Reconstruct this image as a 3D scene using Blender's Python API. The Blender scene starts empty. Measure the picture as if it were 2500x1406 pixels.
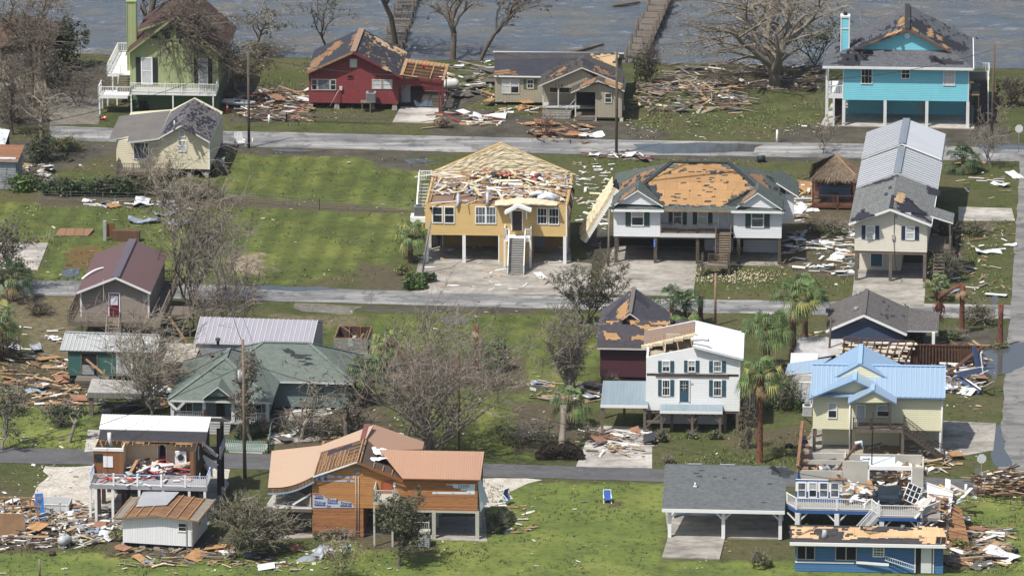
import bpy,math,random
import numpy as np
from mathutils import Vector,Matrix,noise as mnoise
sc=bpy.context.scene
COL=sc.collection
rad=math.radians
# ---------------------------------------------------------------- camera, sky, sun, exposure
FPX,PITCH,DIST=18000.0,rad(15.83),709.0
CAM=Vector((0,-DIST*math.cos(PITCH),DIST*math.sin(PITCH)))
cam=bpy.data.cameras.new('camera');cam.sensor_width=36;cam.lens=36*FPX/2500
cam.clip_start=5;cam.clip_end=60000
co=bpy.data.objects.new('camera',cam);COL.objects.link(co)
co.location=CAM;co.rotation_euler=(math.pi/2-PITCH,0,0);sc.camera=co
SUN_EL,SUN_AZ=rad(60),rad(226)
w=bpy.data.worlds.new('World');sc.world=w;w.use_nodes=True
nt=w.node_tree;bg=nt.nodes['Background']
sky=nt.nodes.new('ShaderNodeTexSky');sky.sky_type='NISHITA';sky.sun_disc=False
sky.sun_elevation=SUN_EL;sky.sun_rotation=SUN_AZ;sky.air_density=1.0;sky.dust_density=2.5
nt.links.new(sky.outputs[0],bg.inputs[0]);bg.inputs[1].default_value=0.09
sl=bpy.data.lights.new('sun','SUN');sl.energy=3.7;sl.angle=rad(0.9);sl.color=(1,.965,.91)
so=bpy.data.objects.new('sun',sl);COL.objects.link(so)
sd=Vector((math.sin(SUN_AZ)*math.cos(SUN_EL),math.cos(SUN_AZ)*math.cos(SUN_EL),math.sin(SUN_EL)))
so.rotation_euler=(-sd).to_track_quat('-Z','Y').to_euler();so.location=(0,0,120)
vs=sc.view_settings;vs.view_transform='Standard';vs.look='None';vs.gamma=1;vs.exposure=0.55
# ---------------------------------------------------------------- pixel rays (photo is 2500 x 1406) -> real points
def ray(u,v):
 a,b=(u-1250)/FPX,(v-703)/FPX
 s,c=math.sin(PITCH),math.cos(PITCH)
 return Vector((a,c-b*s,-s-b*c))
def G(u,v,z=0.0):
 d=ray(u,v);t=(z-CAM.z)/d.z
 return CAM+d*t
def SC(v):return FPX/((G(1250,v)-CAM).length)
# ---------------------------------------------------------------- materials
MATS={}
def lin(c):
 if isinstance(c,str):
  c=[int(c[i:i+2],16)/255 for i in(1,3,5)]
  c=[x/12.92 if x<=.04045 else((x+.055)/1.055)**2.4 for x in c];g=.3*c[0]+.55*c[1]+.15*c[2];c=[g+(x-g)*.88 for x in c]
 return tuple(c)
class NT:
 def __init__(s,name):
  s.m=bpy.data.materials.new(name);s.m.use_nodes=True
  s.t=s.m.node_tree;s.b=s.t.nodes['Principled BSDF']
 def n(s,typ,**kw):
  x=s.t.nodes.new(typ)
  for k,v in kw.items():
   if k.startswith('i_'):x.inputs[k[2:].replace('_',' ')].default_value=v
   else:setattr(x,k,v)
  return x
 def l(s,a,b):s.t.links.new(a,b)
 def math(s,op,a,b=None,clamp=False):
  x=s.t.nodes.new('ShaderNodeMath');x.operation=op;x.use_clamp=clamp
  for i,q in enumerate((a,b)):
   if q is None:continue
   if isinstance(q,(int,float)):x.inputs[i].default_value=q
   else:s.l(q,x.inputs[i])
  return x.outputs[0]
 def mix(s,f,a,b):
  x=s.t.nodes.new('ShaderNodeMix');x.data_type='RGBA'
  for sock,q in((x.inputs[0],f),(x.inputs[6],a),(x.inputs[7],b)):
   if isinstance(q,(int,float)):sock.default_value=q
   elif isinstance(q,tuple):sock.default_value=(*q[:3],1)
   else:s.l(q,sock)
  return x.outputs[2]
 def ramp(s,f,lo,hi):
  x=s.t.nodes.new('ShaderNodeMapRange');x.inputs[1].default_value=lo;x.inputs[2].default_value=hi
  s.l(f,x.inputs[0]);return x.outputs[0]
 def noise(s,co,scale,detail=3,rough=.6,sv=None):
  if sv:
   mp=s.t.nodes.new('ShaderNodeMapping');mp.inputs['Scale'].default_value=sv;s.l(co,mp.inputs[0]);co=mp.outputs[0]
  x=s.t.nodes.new('ShaderNodeTexNoise');x.inputs['Scale'].default_value=scale
  x.inputs['Detail'].default_value=detail;x.inputs['Roughness'].default_value=rough
  s.l(co,x.inputs['Vector']);return x.outputs[0]
 def uv(s):return s.t.nodes.new('ShaderNodeTexCoord').outputs['UV']
 def ob(s):return s.t.nodes.new('ShaderNodeTexCoord').outputs['Object']
 def geo(s):return s.t.nodes.new('ShaderNodeNewGeometry').outputs['Position']
 def bump(s,h,strength=.5,dist=.02):
  x=s.t.nodes.new('ShaderNodeBump');x.inputs['Strength'].default_value=strength;x.inputs['Distance'].default_value=dist
  s.l(h,x.inputs['Height']);s.l(x.outputs[0],s.b.inputs['Normal'])
 def col(s,c,rough=.7,metal=0,spec=.3):
  if isinstance(c,tuple):s.b.inputs['Base Color'].default_value=(*c[:3],1)
  else:s.l(c,s.b.inputs['Base Color'])
  s.b.inputs['Roughness'].default_value=rough;s.b.inputs['Metallic'].default_value=metal
  s.b.inputs['Specular IOR Level'].default_value=spec
def sh(c,k):return tuple(min(1,x*k)for x in c)
def cached(fn):
 def g(*a,**k):
  key=(fn.__name__,a,tuple(sorted(k.items())))
  if key not in MATS:MATS[key]=fn(*a,**k)
  return MATS[key]
 return g
@cached
def paint(c,var=.18,rough=.6,dirt=None):
 """flat painted or plain surface with blotchy weathering"""
 c=lin(c);t=NT('paint');p=t.geo()
 n=t.noise(p,1.3,4);m=t.noise(p,9,3)
 f=t.math('MULTIPLY',n,m)
 d=lin(dirt)if dirt else sh(c,.55)
 t.col(t.mix(t.math('MULTIPLY',t.ramp(f,.2,.42),var*2.2),c,d),rough);return t.m
@cached
def siding(c,period=.2,dirt=None,dv=.3,rough=.6):
 """lap boards: a sawtooth relief and a thin joint"""
 c=lin(c);t=NT('lap_siding');uv=t.uv();s=t.n('ShaderNodeSeparateXYZ');t.l(uv,s.inputs[0])
 fr=t.math('FRACT',t.math('DIVIDE',s.outputs[1],period))
 row=t.n('ShaderNodeTexWhiteNoise',noise_dimensions='2D')
 cb=t.n('ShaderNodeCombineXYZ');t.l(t.math('FLOOR',t.math('DIVIDE',s.outputs[1],period)),cb.inputs[0])
 t.l(t.math('FLOOR',t.math('DIVIDE',s.outputs[0],3.1)),cb.inputs[1]);t.l(cb.outputs[0],row.inputs[0])
 joint=t.math('LESS_THAN',fr,.12)
 n=t.noise(uv,.8,4);v=t.math('ADD',t.math('MULTIPLY',t.ramp(n,.45,.8),dv),t.math('MULTIPLY',row.outputs[0],.16));v=t.math('ADD',v,t.math('MULTIPLY',t.ramp(t.noise(uv,1.7,5,.7,(2.6,.22,1)),.52,.72),dv*1.1));v=t.math('ADD',v,t.math('MULTIPLY',t.ramp(t.noise(uv,3.2,5,.8),.6,.7),dv*.8),True)
 base=t.mix(v,c,lin(dirt)if dirt else sh(c,.6))
 t.col(t.mix(t.math('MULTIPLY',joint,.45),base,sh(c,.4)),rough)
 t.bump(t.math('SUBTRACT',1.0,fr),.9,.03);return t.m
@cached
def boards(c,period=.3,dirt=None,dv=.35,gap=.1,axis=0,rough=.75):
 """planks side by side with open joints; axis 0 = boards run up the face, 1 = boards run across"""
 c=lin(c);t=NT('boards');uv=t.uv();s=t.n('ShaderNodeSeparateXYZ');t.l(uv,s.inputs[0])
 q=t.math('DIVIDE',s.outputs[axis],period);fr=t.math('FRACT',q)
 wn=t.n('ShaderNodeTexWhiteNoise',noise_dimensions='1D');t.l(t.math('FLOOR',q),wn.inputs['W'])
 st=t.noise(uv,3,4,.6,(4,.5,1)if axis==0 else(.5,4,1))
 d=lin(dirt)if dirt else sh(c,.55)
 v=t.math('MULTIPLY',t.math('ADD',t.math('MULTIPLY',wn.outputs[0],.7),t.ramp(st,.35,.75)),dv,True)
 j=t.math('LESS_THAN',fr,gap)
 t.col(t.mix(t.math('MULTIPLY',j,.6),t.mix(v,c,d),sh(d,.35)),rough)
 t.bump(t.math('SUBTRACT',1.0,j),.5,.02);return t.m
@cached
def shingle(c,c2=None,rough=.9,tear=0.0,under='#23252c'):
 """asphalt tabs; tear > 0 loosens tabs in blocky runs down to the felt"""
 c=lin(c);c2=lin(c2)if c2 else sh(c,.6);t=NT('shingle');uv=t.uv()
 b=t.n('ShaderNodeTexBrick',offset=.5);b.inputs['Scale'].default_value=1;b.inputs['Brick Width'].default_value=.34
 b.inputs['Row Height'].default_value=.16;b.inputs['Mortar Size'].default_value=.012
 b.inputs['Color1'].default_value=(*c,1);b.inputs['Color2'].default_value=(*c2,1);b.inputs['Mortar'].default_value=(*sh(c2,.45),1)
 b.inputs['Bias'].default_value=-.15;t.l(uv,b.inputs['Vector'])
 n=t.noise(uv,.5,4);base=t.mix(t.math('MULTIPLY',t.ramp(n,.4,.75),.35),b.outputs[0],sh(c2,.8))
 if tear:
  sn=t.n('ShaderNodeVectorMath',operation='SNAP');sn.inputs[1].default_value=(.34,.17,1);t.l(uv,sn.inputs[0])
  m=t.noise(sn.outputs[0],.55,3,.75);base=t.mix(t.math('GREATER_THAN',m,1-tear),base,lin(under))
 t.col(base,rough,0,.2);t.bump(b.outputs[1],-.4,.02);return t.m
@cached
def osb(c='#c08a4e'):
 c=lin(c);t=NT('sheathing');uv=t.uv()
 b=t.n('ShaderNodeTexBrick',offset=.5);b.inputs['Scale'].default_value=1;b.inputs['Brick Width'].default_value=2.44
 b.inputs['Row Height'].default_value=1.22;b.inputs['Mortar Size'].default_value=.014
 b.inputs['Color1'].default_value=(*c,1);b.inputs['Color2'].default_value=(*sh(c,.8),1);b.inputs['Mortar'].default_value=(*sh(c,.35),1)
 t.l(uv,b.inputs['Vector'])
 n=t.noise(uv,7,5,.75);m=t.noise(uv,1.1,3)
 t.col(t.mix(t.math('MULTIPLY',t.math('ADD',t.ramp(n,.42,.7),t.ramp(m,.45,.8)),.32),b.outputs[0],sh(c,.5)),.85);return t.m
@cached
def ribmetal(c,period=.35,rough=.38,metal=.35,dirt=None,dv=.35):
 c=lin(c);t=NT('ribbed_metal');uv=t.uv();s=t.n('ShaderNodeSeparateXYZ');t.l(uv,s.inputs[0])
 q=t.math('DIVIDE',s.outputs[0],period);fr=t.math('FRACT',q)
 rib=t.math('LESS_THAN',fr,.16)
 wn=t.n('ShaderNodeTexWhiteNoise',noise_dimensions='1D');t.l(t.math('FLOOR',q),wn.inputs['W'])
 n=t.noise(uv,1.0,4,.6,(1.6,.25,1));d=lin(dirt)if dirt else sh(c,.62)
 v=t.math('ADD',t.math('MULTIPLY',t.ramp(n,.42,.75),dv),t.math('MULTIPLY',wn.outputs[0],.1))
 t.col(t.mix(v,c,d),rough,metal,.5);t.bump(rib,.8,.04);return t.m
@cached
def bare(c,c2=None,scale=1.2,rough=.8,bump=0.0,lo=.35,hi=.7,metal=0.0,fine=14.0):
 """two-tone noisy surface in world space (concrete, foam, mud, bark, rust)"""
 c=lin(c);c2=lin(c2)if c2 else sh(c,.55);t=NT('surface');p=t.geo()
 n=t.noise(p,scale,6,.65);m=t.noise(p,fine,3,.6)
 f=t.math('ADD',t.math('MULTIPLY',t.ramp(n,lo,hi),.75),t.math('MULTIPLY',t.ramp(m,.35,.7),.25))
 t.col(t.mix(f,c,c2),rough,metal)
 if bump:t.bump(t.noise(p,fine*.6,4,.7),bump,.08)
 return t.m
@cached
def glass(c='#1b2126'):
 t=NT('window_glass');p=t.geo();c=lin(c)
 t.col(t.mix(t.ramp(t.noise(p,1.7,3),.4,.7),c,sh(c,2.2)),.08,0,.55);return t.m
@cached
def leaf(c,c2):
 t=NT('leaves');c=lin(c);c2=lin(c2);g=t.t.nodes.new('ShaderNodeNewGeometry')
 rnd=g.outputs['Random Per Island']
 n=t.noise(g.outputs['Position'],.8,2)
 t.col(t.mix(t.math('ADD',t.math('MULTIPLY',rnd,.6),t.math('MULTIPLY',t.ramp(n,.35,.65),.4)),c,c2),.55,0,.35)
 return t.m
# ---------------------------------------------------------------- mesh builder
class MB:
 def __init__(s):s.v=[];s.f=[];s.k=[];s.m=[];s.sm=[]
 def mi(s,mat):
  if mat not in s.m:s.m.append(mat)
  return s.m.index(mat)
 def face(s,pts,mat,smooth=False):
  i=len(s.v);s.v.extend(tuple(p)for p in pts);s.f.append(tuple(range(i,i+len(pts))));s.k.append(s.mi(mat));s.sm.append(smooth)
 def raw(s,v,f,mat,smooth=False):
  i=len(s.v);s.v.extend(v);k=s.mi(mat)
  for q in f:s.f.append(tuple(i+j for j in q));s.k.append(k);s.sm.append(smooth)
 def hexa(s,a,mat):
  s.raw([tuple(p)for p in a],[(3,2,1,0),(4,5,6,7),(0,1,5,4),(1,2,6,5),(2,3,7,6),(3,0,4,7)],mat);return s
 def box(s,x0,x1,y0,y1,z0,z1,mat):
  return s.hexa([(x0,y0,z0),(x1,y0,z0),(x1,y1,z0),(x0,y1,z0),(x0,y0,z1),(x1,y0,z1),(x1,y1,z1),(x0,y1,z1)],mat)
 def beam(s,p,q,w,h,mat,up=(0,0,1)):
  p=Vector(p);q=Vector(q);d=(q-p)
  if d.length<1e-4:return s
  d.normalize();u=Vector(up)
  if abs(d.dot(u))>.97:u=Vector((0,1,0))
  r=d.cross(u).normalized()*w/2;t=r.cross(d).normalized()*h/2
  return s.hexa([p-r-t,p+r-t,q+r-t,q-r-t,p-r+t,p+r+t,q+r+t,q-r+t],mat)
 def tube(s,pts,rr,n,mat,caps=True):
  pts=[Vector(p)for p in pts];i0=len(s.v);k=s.mi(mat);N=len(pts)
  if not hasattr(rr,'__len__'):rr=[rr]*N
  for j,p in enumerate(pts):
   d=(pts[min(j+1,N-1)]-pts[max(j-1,0)])
   if d.length<1e-6:d=Vector((0,0,1))
   d.normalize();a=Vector((1,0,0))if abs(d.x)<.8 else Vector((0,1,0))
   e1=d.cross(a).normalized();e2=d.cross(e1)
   for q in range(n):
    t=2*math.pi*q/n;s.v.append(tuple(p+(e1*math.cos(t)+e2*math.sin(t))*rr[j]))
  for j in range(N-1):
   for q in range(n):
    a=i0+j*n+q;b=i0+j*n+(q+1)%n;s.f.append((a,b,b+n,a+n));s.k.append(k);s.sm.append(n>4)
  if caps and n>3:
   for o,rv in((0,False),((N-1)*n,True)):
    c=[i0+o+q for q in range(n)];s.f.append(tuple(c if rv else c[::-1]));s.k.append(k);s.sm.append(False)
  return s
 def slab(s,pts,th,top,side=None,bot=None):
  side=side or top;bot=bot or side;p=[Vector(q)for q in pts]
  n=nrm(p);
  if n.z<0:p=p[::-1]
  b=[q-Vector((0,0,th))for q in p];s.face(p,top);s.face(b[::-1],bot)
  for i in range(len(p)):
   j=(i+1)%len(p);s.face([b[i],b[j],p[j],p[i]],side)
  return s
 def prism(s,pts,axis,a0,a1,mat,cap=None):
  """polygon (x,z) pushed along y (axis 'y'), or (y,z) pushed along x"""
  mk=(lambda q,a:(q[0],a,q[1]))if axis=='y' else(lambda q,a:(a,q[0],q[1]))
  A=[mk(q,a0)for q in pts];B=[mk(q,a1)for q in pts]
  s.face(A,cap or mat);s.face(B[::-1],cap or mat)
  for i in range(len(pts)):
   j=(i+1)%len(pts);s.face([A[i],B[i],B[j],A[j]],mat)
  return s
 def build(s,name,parent=None,uv=True):
  me=bpy.data.meshes.new(name);me.from_pydata(s.v,[],s.f)
  for m in s.m:me.materials.append(m)
  me.polygons.foreach_set('material_index',s.k);me.polygons.foreach_set('use_smooth',s.sm);me.update()
  if uv and len(s.f):
   nl=len(me.loops);np_=len(me.polygons)
   nn=np.empty(np_*3,'f');me.polygons.foreach_get('normal',nn);nn=nn.reshape(-1,3)
   lt=np.empty(np_,'i');me.polygons.foreach_get('loop_total',lt)
   vi=np.empty(nl,'i');me.loops.foreach_get('vertex_index',vi)
   V=np.array(s.v,'f')[vi];N=np.repeat(nn,lt,0)
   u=np.stack([-N[:,1],N[:,0],np.zeros(nl,'f')],1);ln=np.linalg.norm(u,axis=1);flat=ln<.02
   u[flat]=(1,0,0);ln[flat]=1;u/=ln[:,None];v=np.cross(N,u);v[flat]=(0,1,0)
   out=np.stack([(V*u).sum(1),(V*v).sum(1)],1).astype('f').ravel()
   me.uv_layers.new(name='UVMap').data.foreach_set('uv',out)
  o=bpy.data.objects.new(name,me);COL.objects.link(o)
  if parent is not None:o.parent=parent
  return o
def nrm(p):
 n=Vector((0,0,0))
 for i in range(len(p)):
  a=p[i];b=p[(i+1)%len(p)]
  n+=Vector(((a.y-b.y)*(a.z+b.z),(a.z-b.z)*(a.x+b.x),(a.x-b.x)*(a.y+b.y)))
 return n.normalized()if n.length>0 else Vector((0,0,1))
def tag(o,label=None,cat=None,group=None,kind=None):
 for k,v in(('label',label),('category',cat),('group',group),('kind',kind)):
  if v:o[k]=v
 return o
def thing(name,label,cat,loc=(0,0,0),rz=0,group=None):
 o=bpy.data.objects.new(name,None);COL.objects.link(o);o.empty_display_size=.3
 o.location=loc;o.rotation_euler=(0,0,rz);return tag(o,label,cat,group)
# ---------------------------------------------------------------- houses: local metres, x right, y away, z up
class House:
 def __init__(s,name,label,cat,u,v,deg=-4.0,group=None,z=0.0):
  s.o=G(u,v,z);s.a=rad(deg);s.e=thing(name,label,cat,s.o,s.a,group)
  s.R=Matrix.Rotation(-s.a,3,'Z');s.c=s.R@(CAM-s.o)
 def d(s,u,v):return s.R@ray(u,v)
 def P(s,u,v,y=0.0):
  d=s.d(u,v);t=(y-s.c.y)/d.y;return s.c+d*t
 def Pz(s,u,v,z=0.0):
  d=s.d(u,v);t=(z-s.c.z)/d.z;return s.c+d*t
 def Px(s,u,v,x):
  d=s.d(u,v);t=(x-s.c.x)/d.x;return s.c+d*t
 def Pp(s,u,v,pl):
  p,n=pl;d=s.d(u,v);t=(p-s.c).dot(n)/d.dot(n);return s.c+d*t
 def x(s,u,v=700,y=0.0):return s.P(u,v,y).x
 def z(s,u,v,y=0.0):return s.P(u,v,y).z
 def part(s,name,mb,label=None,parent=None):
  o=mb.build(name,parent or s.e)
  if label:o['label']=label
  return o
def plane(a,b,c):
 n=(b-a).cross(c-a).normalized()
 if n.z<0:n=-n
 return(a.copy(),n)
def front_plane(p,m):return(p.copy(),Vector((0,-m,1)).normalized())
def roofpoly(h,mb,pl,pix,th,top,side=None,bot=None,off=0.0):
 pts=[h.Pp(u,v,pl)+pl[1]*off for u,v in pix];mb.slab(pts,th,top,side,bot);return pts
def patch(h,mb,pl,pix,mat,off=.015,seed=0,step=.35,jag=.22):
 """torn patch lying on a roof plane, its edge stepping along the shingle courses"""
 R=random.Random(seed);n=pl[1];e1=Vector((-n.y,n.x,0))
 e1=e1.normalized()if e1.length>.01 else Vector((1,0,0));e2=n.cross(e1)
 q=[h.Pp(u,v,pl)for u,v in pix]if not isinstance(pix[0],Vector)else pix
 q=[((p-pl[0]).dot(e1),(p-pl[0]).dot(e2))for p in q];out=[]
 for i in range(len(q)):
  a=q[i];b=q[(i+1)%len(q)];L=math.hypot(b[0]-a[0],b[1]-a[1]);k=max(1,int(L/step))
  for j in range(k):
   t=j/k;u=a[0]+(b[0]-a[0])*t+R.uniform(-jag,jag);v=a[1]+(b[1]-a[1])*t+R.uniform(-jag,jag)*.5
   v=round(v/.15)*.15
   if out and abs(out[-1][1]-v)>.02:out.append((u,out[-1][1]))
   out.append((u,v))
 if 'sheathing' in mat.name:
  cx,cy=sum(a for a,b in out)/len(out),sum(b for a,b in out)/len(out);rim=[]
  for a,b in out:d=math.hypot(a-cx,b-cy)+.01;k=1+R.uniform(.02,.3)/d;rim.append((cx+(a-cx)*k,round((cy+(b-cy)*k)/.15)*.15))
  mb.face([pl[0]+e1*a+e2*b+n*(off-.006)for a,b in rim],FELT)
 mb.face([pl[0]+e1*a+e2*b+n*off for a,b in out],mat)
def tabs(h,mb,pl,pix,n,mat,off=.02,seed=0,w=(.2,.9),rows=(1,2)):
 """scattered missing or lifted shingle tabs inside a pixel quad (a,b,c,d)"""
 R=random.Random(seed);nn=pl[1];e1=Vector((-nn.y,nn.x,0));e1=e1.normalized()if e1.length>.01 else Vector((1,0,0));e2=nn.cross(e1)
 q=[h.Pp(u,v,pl)for u,v in pix]
 for _ in range(n):
  a,b=R.random(),R.random();p=(q[0]*(1-a)+q[1]*a)*(1-b)+(q[3]*(1-a)+q[2]*a)*b
  W=R.uniform(*w)/2;Hh=.15*R.randint(*rows)/2
  mb.face([p+nn*(off+R.random()*.004)+e1*i*W+e2*j*Hh for i,j in((-1,-1),(1,-1),(1,1),(-1,1))],mat)
def ribs(mb,a,b,c,d,n,w,hh,mat):
 """raised seams from the eave a-b to the ridge d-c"""
 a,b,c,d=map(Vector,(a,b,c,d));nn=nrm([a,b,c,d]);nn=nn if nn.z>0 else-nn
 for i in range(n+1):
  t=i/n;p=a.lerp(b,t)+nn*hh*.5;q=d.lerp(c,t)+nn*hh*.5;mb.beam(p,q,w,hh,mat,nn)
def gable_y(h,eL,pk,eR,back,yf,th,top,side,bot=None,mb=None):
 """gable roof, ridge running away from the camera; corners given in photo pixels on the plane y = yf"""
 EL,PK,ER=h.P(*eL,yf),h.P(*pk,yf),h.P(*eR,yf);yb=h.Pz(*back,PK.z).y if isinstance(back,tuple)else back
 D=Vector((0,yb-yf,0));pl=plane(EL,PK,PK+D);pr=plane(ER,PK,PK+D);mb=mb or MB()
 if top:mb.slab([EL,PK,PK+D,EL+D],th,top,side,bot);mb.slab([PK,ER,ER+D,PK+D],th,top,side,bot)
 return mb,pl,pr,EL,PK,ER,yb
WHITE=paint('#dcdcd8',.12);TRIM=paint('#e2e2de',.08);DARKG=glass();
def win(h,y,r,nx=2,ny=2,fr=None,pane='dark',shut=None,fw=.09,sill=False,name='window',label=None):
 """r = pixel box on the plane y; a framed window proud of the wall, with its pane and shutters"""
 fr=fr or TRIM;A=h.P(r[0],r[1],y);B=h.P(r[2],r[3],y);x0,x1,z0,z1=A.x,B.x,B.z,A.z
 m=MB();y0=y-.07
 m.box(x0,x1,y0,y-.003,z1-fw,z1,fr).box(x0,x1,y0,y-.003,z0,z0+fw,fr)
 m.box(x0,x0+fw,y0,y-.003,z0+fw,z1-fw,fr).box(x1-fw,x1,y0,y-.003,z0+fw,z1-fw,fr)
 if ny>=2:zm=(z0+z1)/2;m.box(x0+fw,x1-fw,y0+.012,y-.003,zm-.035,zm+.035,fr)
 for i in range(1,nx):xm=x0+(x1-x0)*i/nx;m.box(xm-.014,xm+.014,y0+.03,y-.003,z0+fw,z1-fw,fr)
 for j in range(1,ny):
  if ny==2:break
  if j*2==ny:continue
  zm=z0+(z1-z0)*j/ny;m.box(x0+fw,x1-fw,y0+.03,y-.003,zm-.014,zm+.014,fr)
 o=h.part(name,m,label)
 pm={'dark':DARKG,'blind':paint('#b9bcba',.25,.35),'half':None,'grey':glass('#4b5258'),'open':bare('#0c0d0f','#17191c')}[pane]  # 'open' fills the frame near-black, the dark inside painted in
 p=MB()
 if pane=='half':
  zm=z0+(z1-z0)*.5;p.box(x0+fw,x1-fw,y-.03,y-.006,zm,z1-fw,paint('#aeb2b2',.25,.35));p.box(x0+fw,x1-fw,y-.03,y-.006,z0+fw,zm,DARKG)
 else:p.box(x0+fw,x1-fw,y-.03,y-.006,z0+fw,z1-fw,pm)
 h.part('pane',p,None,o)
 if shut:
  W=(x1-x0)*.42
  for a in(x0-W-.03,x1+.03):
   s_=MB();s_.box(a,a+W,y-.05,y-.004,z0+.02,z1-.02,shut)
   for k in range(3):zz=z0+.02+(z1-z0-.04)*k/2;s_.box(a,a+W,y-.064,y-.05,max(z0+.02,zz-.04),min(z1-.02,zz+.04),shut)
   h.part('shutter',s_)
 return o
def door(h,y,r,mat,fr=None,label=None,panels=True,lite=None):
 fr=fr or TRIM;A=h.P(r[0],r[1],y);B=h.P(r[2],r[3],y);x0,x1,z0,z1=A.x,B.x,B.z,A.z;f=.1
 m=MB();m.box(x0+f,x1-f,y-.045,y-.004,z0,z1-f,mat)
 if panels:
  for a,b in((.06,.42),(.5,.94)):
   if lite and a>.4:continue
   m.box(x0+f+.1,x1-f-.1,y-.06,y-.045,z0+(z1-z0-f)*a,z0+(z1-z0-f)*b,mat)
 o=h.part('door',m,label)
 q=MB();q.box(x0,x0+f,y-.08,y-.004,z0,z1,fr).box(x1-f,x1,y-.08,y-.004,z0,z1,fr).box(x0+f,x1-f,y-.08,y-.004,z1-f,z1,fr)
 h.part('frame',q,None,o)
 k=MB();k.tube([(x1-f-.1,y-.06,(z0+z1)/2),(x1-f-.1,y-.11,(z0+z1)/2)],.035,6,paint('#8a7c50',.1,.3));h.part('handle',k,None,o)
 if lite:
  g=MB();za,zb=z0+(z1-z0-f)*.5,z0+(z1-z0-f)*.93;g.box(x0+f+.12,x1-f-.12,y-.056,y-.045,za,zb,lite)
  for i in(1,2):xm=x0+f+.12+(x1-x0-2*f-.24)*i/3;g.box(xm-.012,xm+.012,y-.066,y-.056,za,zb,fr)
  for i in(1,2):zm=za+(zb-za)*i/3;g.box(x0+f+.12,x1-f-.12,y-.064,y-.056,zm-.012,zm+.012,fr)
  h.part('door_glass',g,None,o)
 return o
def railing(h,p,q,hgt=.95,mat=None,sp=.16,posts=2,pw=.1,name='railing',label=None,top=None,pickets=True):
 """p, q = foot points of the rail (local)"""
 p,q=Vector(p),Vector(q);Z=Vector((0,0,1));m=MB();mat=mat or WHITE;top=top or mat
 L=(q-p).length;n=max(2,posts)
 for i in range(n):
  a=p.lerp(q,i/(n-1));m.beam(a-Z*.02,a+Z*(hgt+.08),pw,pw,mat)
 m.beam(p+Z*hgt,q+Z*hgt,.09,.05,top);m.beam(p+Z*.12,q+Z*.12,.05,.06,mat)
 if pickets:
  k=int(L/sp)
  for i in range(1,k):a=p.lerp(q,i/k);m.beam(a+Z*.12,a+Z*(hgt-.02),.04,.04,mat)
 return h.part(name,m,label)
def stairs(h,top,bot,wv,n,mat,riser=None,name='stairs',label=None,rails=None):
 """top/bot = centre points of flight; wv = half width vector"""
 top,bot,wv=Vector(top),Vector(bot),Vector(wv);m=MB();Z=Vector((0,0,1))
 run=(bot-top);flat=Vector((run.x,run.y,0));td=flat/n
 for s_ in(-1,1):
  m.beam(top+wv*s_-Z*.15,bot+wv*s_-Z*.0+Z*.05,.05,.28,mat)
 for i in range(n):
  a=top+run*(i+.5)/n;b=td*.55
  m.hexa([a-wv*.96-b-Z*.02,a+wv*.96-b-Z*.02,a+wv*.96+b-Z*.02,a-wv*.96+b-Z*.02,a-wv*.96-b+Z*.03,a+wv*.96-b+Z*.03,a+wv*.96+b+Z*.03,a-wv*.96+b+Z*.03],mat)
  if riser:
   c=a-td*.5;hh=abs(run.z)/n
   m.hexa([c-wv*.95-Z*0+td*.04,c+wv*.95+td*.04,c+wv*.95+td*.08,c-wv*.95+td*.08,c-wv*.95+Z*hh+td*.04,c+wv*.95+Z*hh+td*.04,c+wv*.95+Z*hh+td*.08,c-wv*.95+Z*hh+td*.08],riser)
 o=h.part(name,m,label)
 if rails:
  for s_ in(-1,1):railing(h,top+wv*s_,bot+wv*s_,.9,rails,.18,3,.09,'handrail')
 return o
def posts(h,us,vb,y,zt,mat,w=.25,z0=0.0,v0=None):
 for u in us:
  x=h.x(u,vb,y)if not isinstance(u,float)else u
  m=MB();m.box(x-w/2,x+w/2,y-w/2,y+w/2,z0-.05,zt,mat);h.part('post',m)
def acunit(h,x,y,z,label=None,c='#8f9494',s=.8,par=None):
 m=MB();k=paint(c,.15);m.box(x-s/2,x+s/2,y-s/2,y+s/2,z,z+.06,k);m.box(x-s/2,x+s/2,y-s/2,y+s/2,z+s*.92,z+s,k)
 for i in range(11):zz=z+.1+i*(s*.92-.14)/10;m.box(x-s/2+.015,x+s/2-.015,y-s/2+.015,y+s/2-.015,zz,zz+.03,k)
 m.box(x-s/2+.05,x+s/2-.05,y-s/2+.05,y+s/2-.05,z+.06,z+s*.92,paint('#2c3033',.1))
 o=h.part('air_conditioner',m,label);f=MB();f.tube([(x,y,z+s),(x,y,z+s+.05)],s*.36,12,paint('#3a3d40',.1));h.part('fan_grille',f,None,o);return o
FONTM={}
def text(h,txt,u,v,y,size,mat,rot=0.0,name='lettering',parent=None,shear=0.0,off=.012,nrm_up=False):
 c=bpy.data.curves.new('lettering','FONT');c.body=txt;c.size=size;c.extrude=.004;c.align_x='CENTER';c.align_y='CENTER';c.shear=shear;c.offset=.008*size
 t=bpy.data.objects.new('tmp',c);COL.objects.link(t)
 dg=bpy.context.evaluated_depsgraph_get();me=bpy.data.meshes.new_from_object(t.evaluated_get(dg));bpy.data.objects.remove(t)
 me.materials.clear();me.materials.append(mat);o=bpy.data.objects.new(name,me);COL.objects.link(o);o.parent=parent or h.e
 p=h.P(u,v,y);o.location=(p.x,y-off,p.z);o.rotation_euler=(math.pi/2,rot,0);return o
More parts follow.
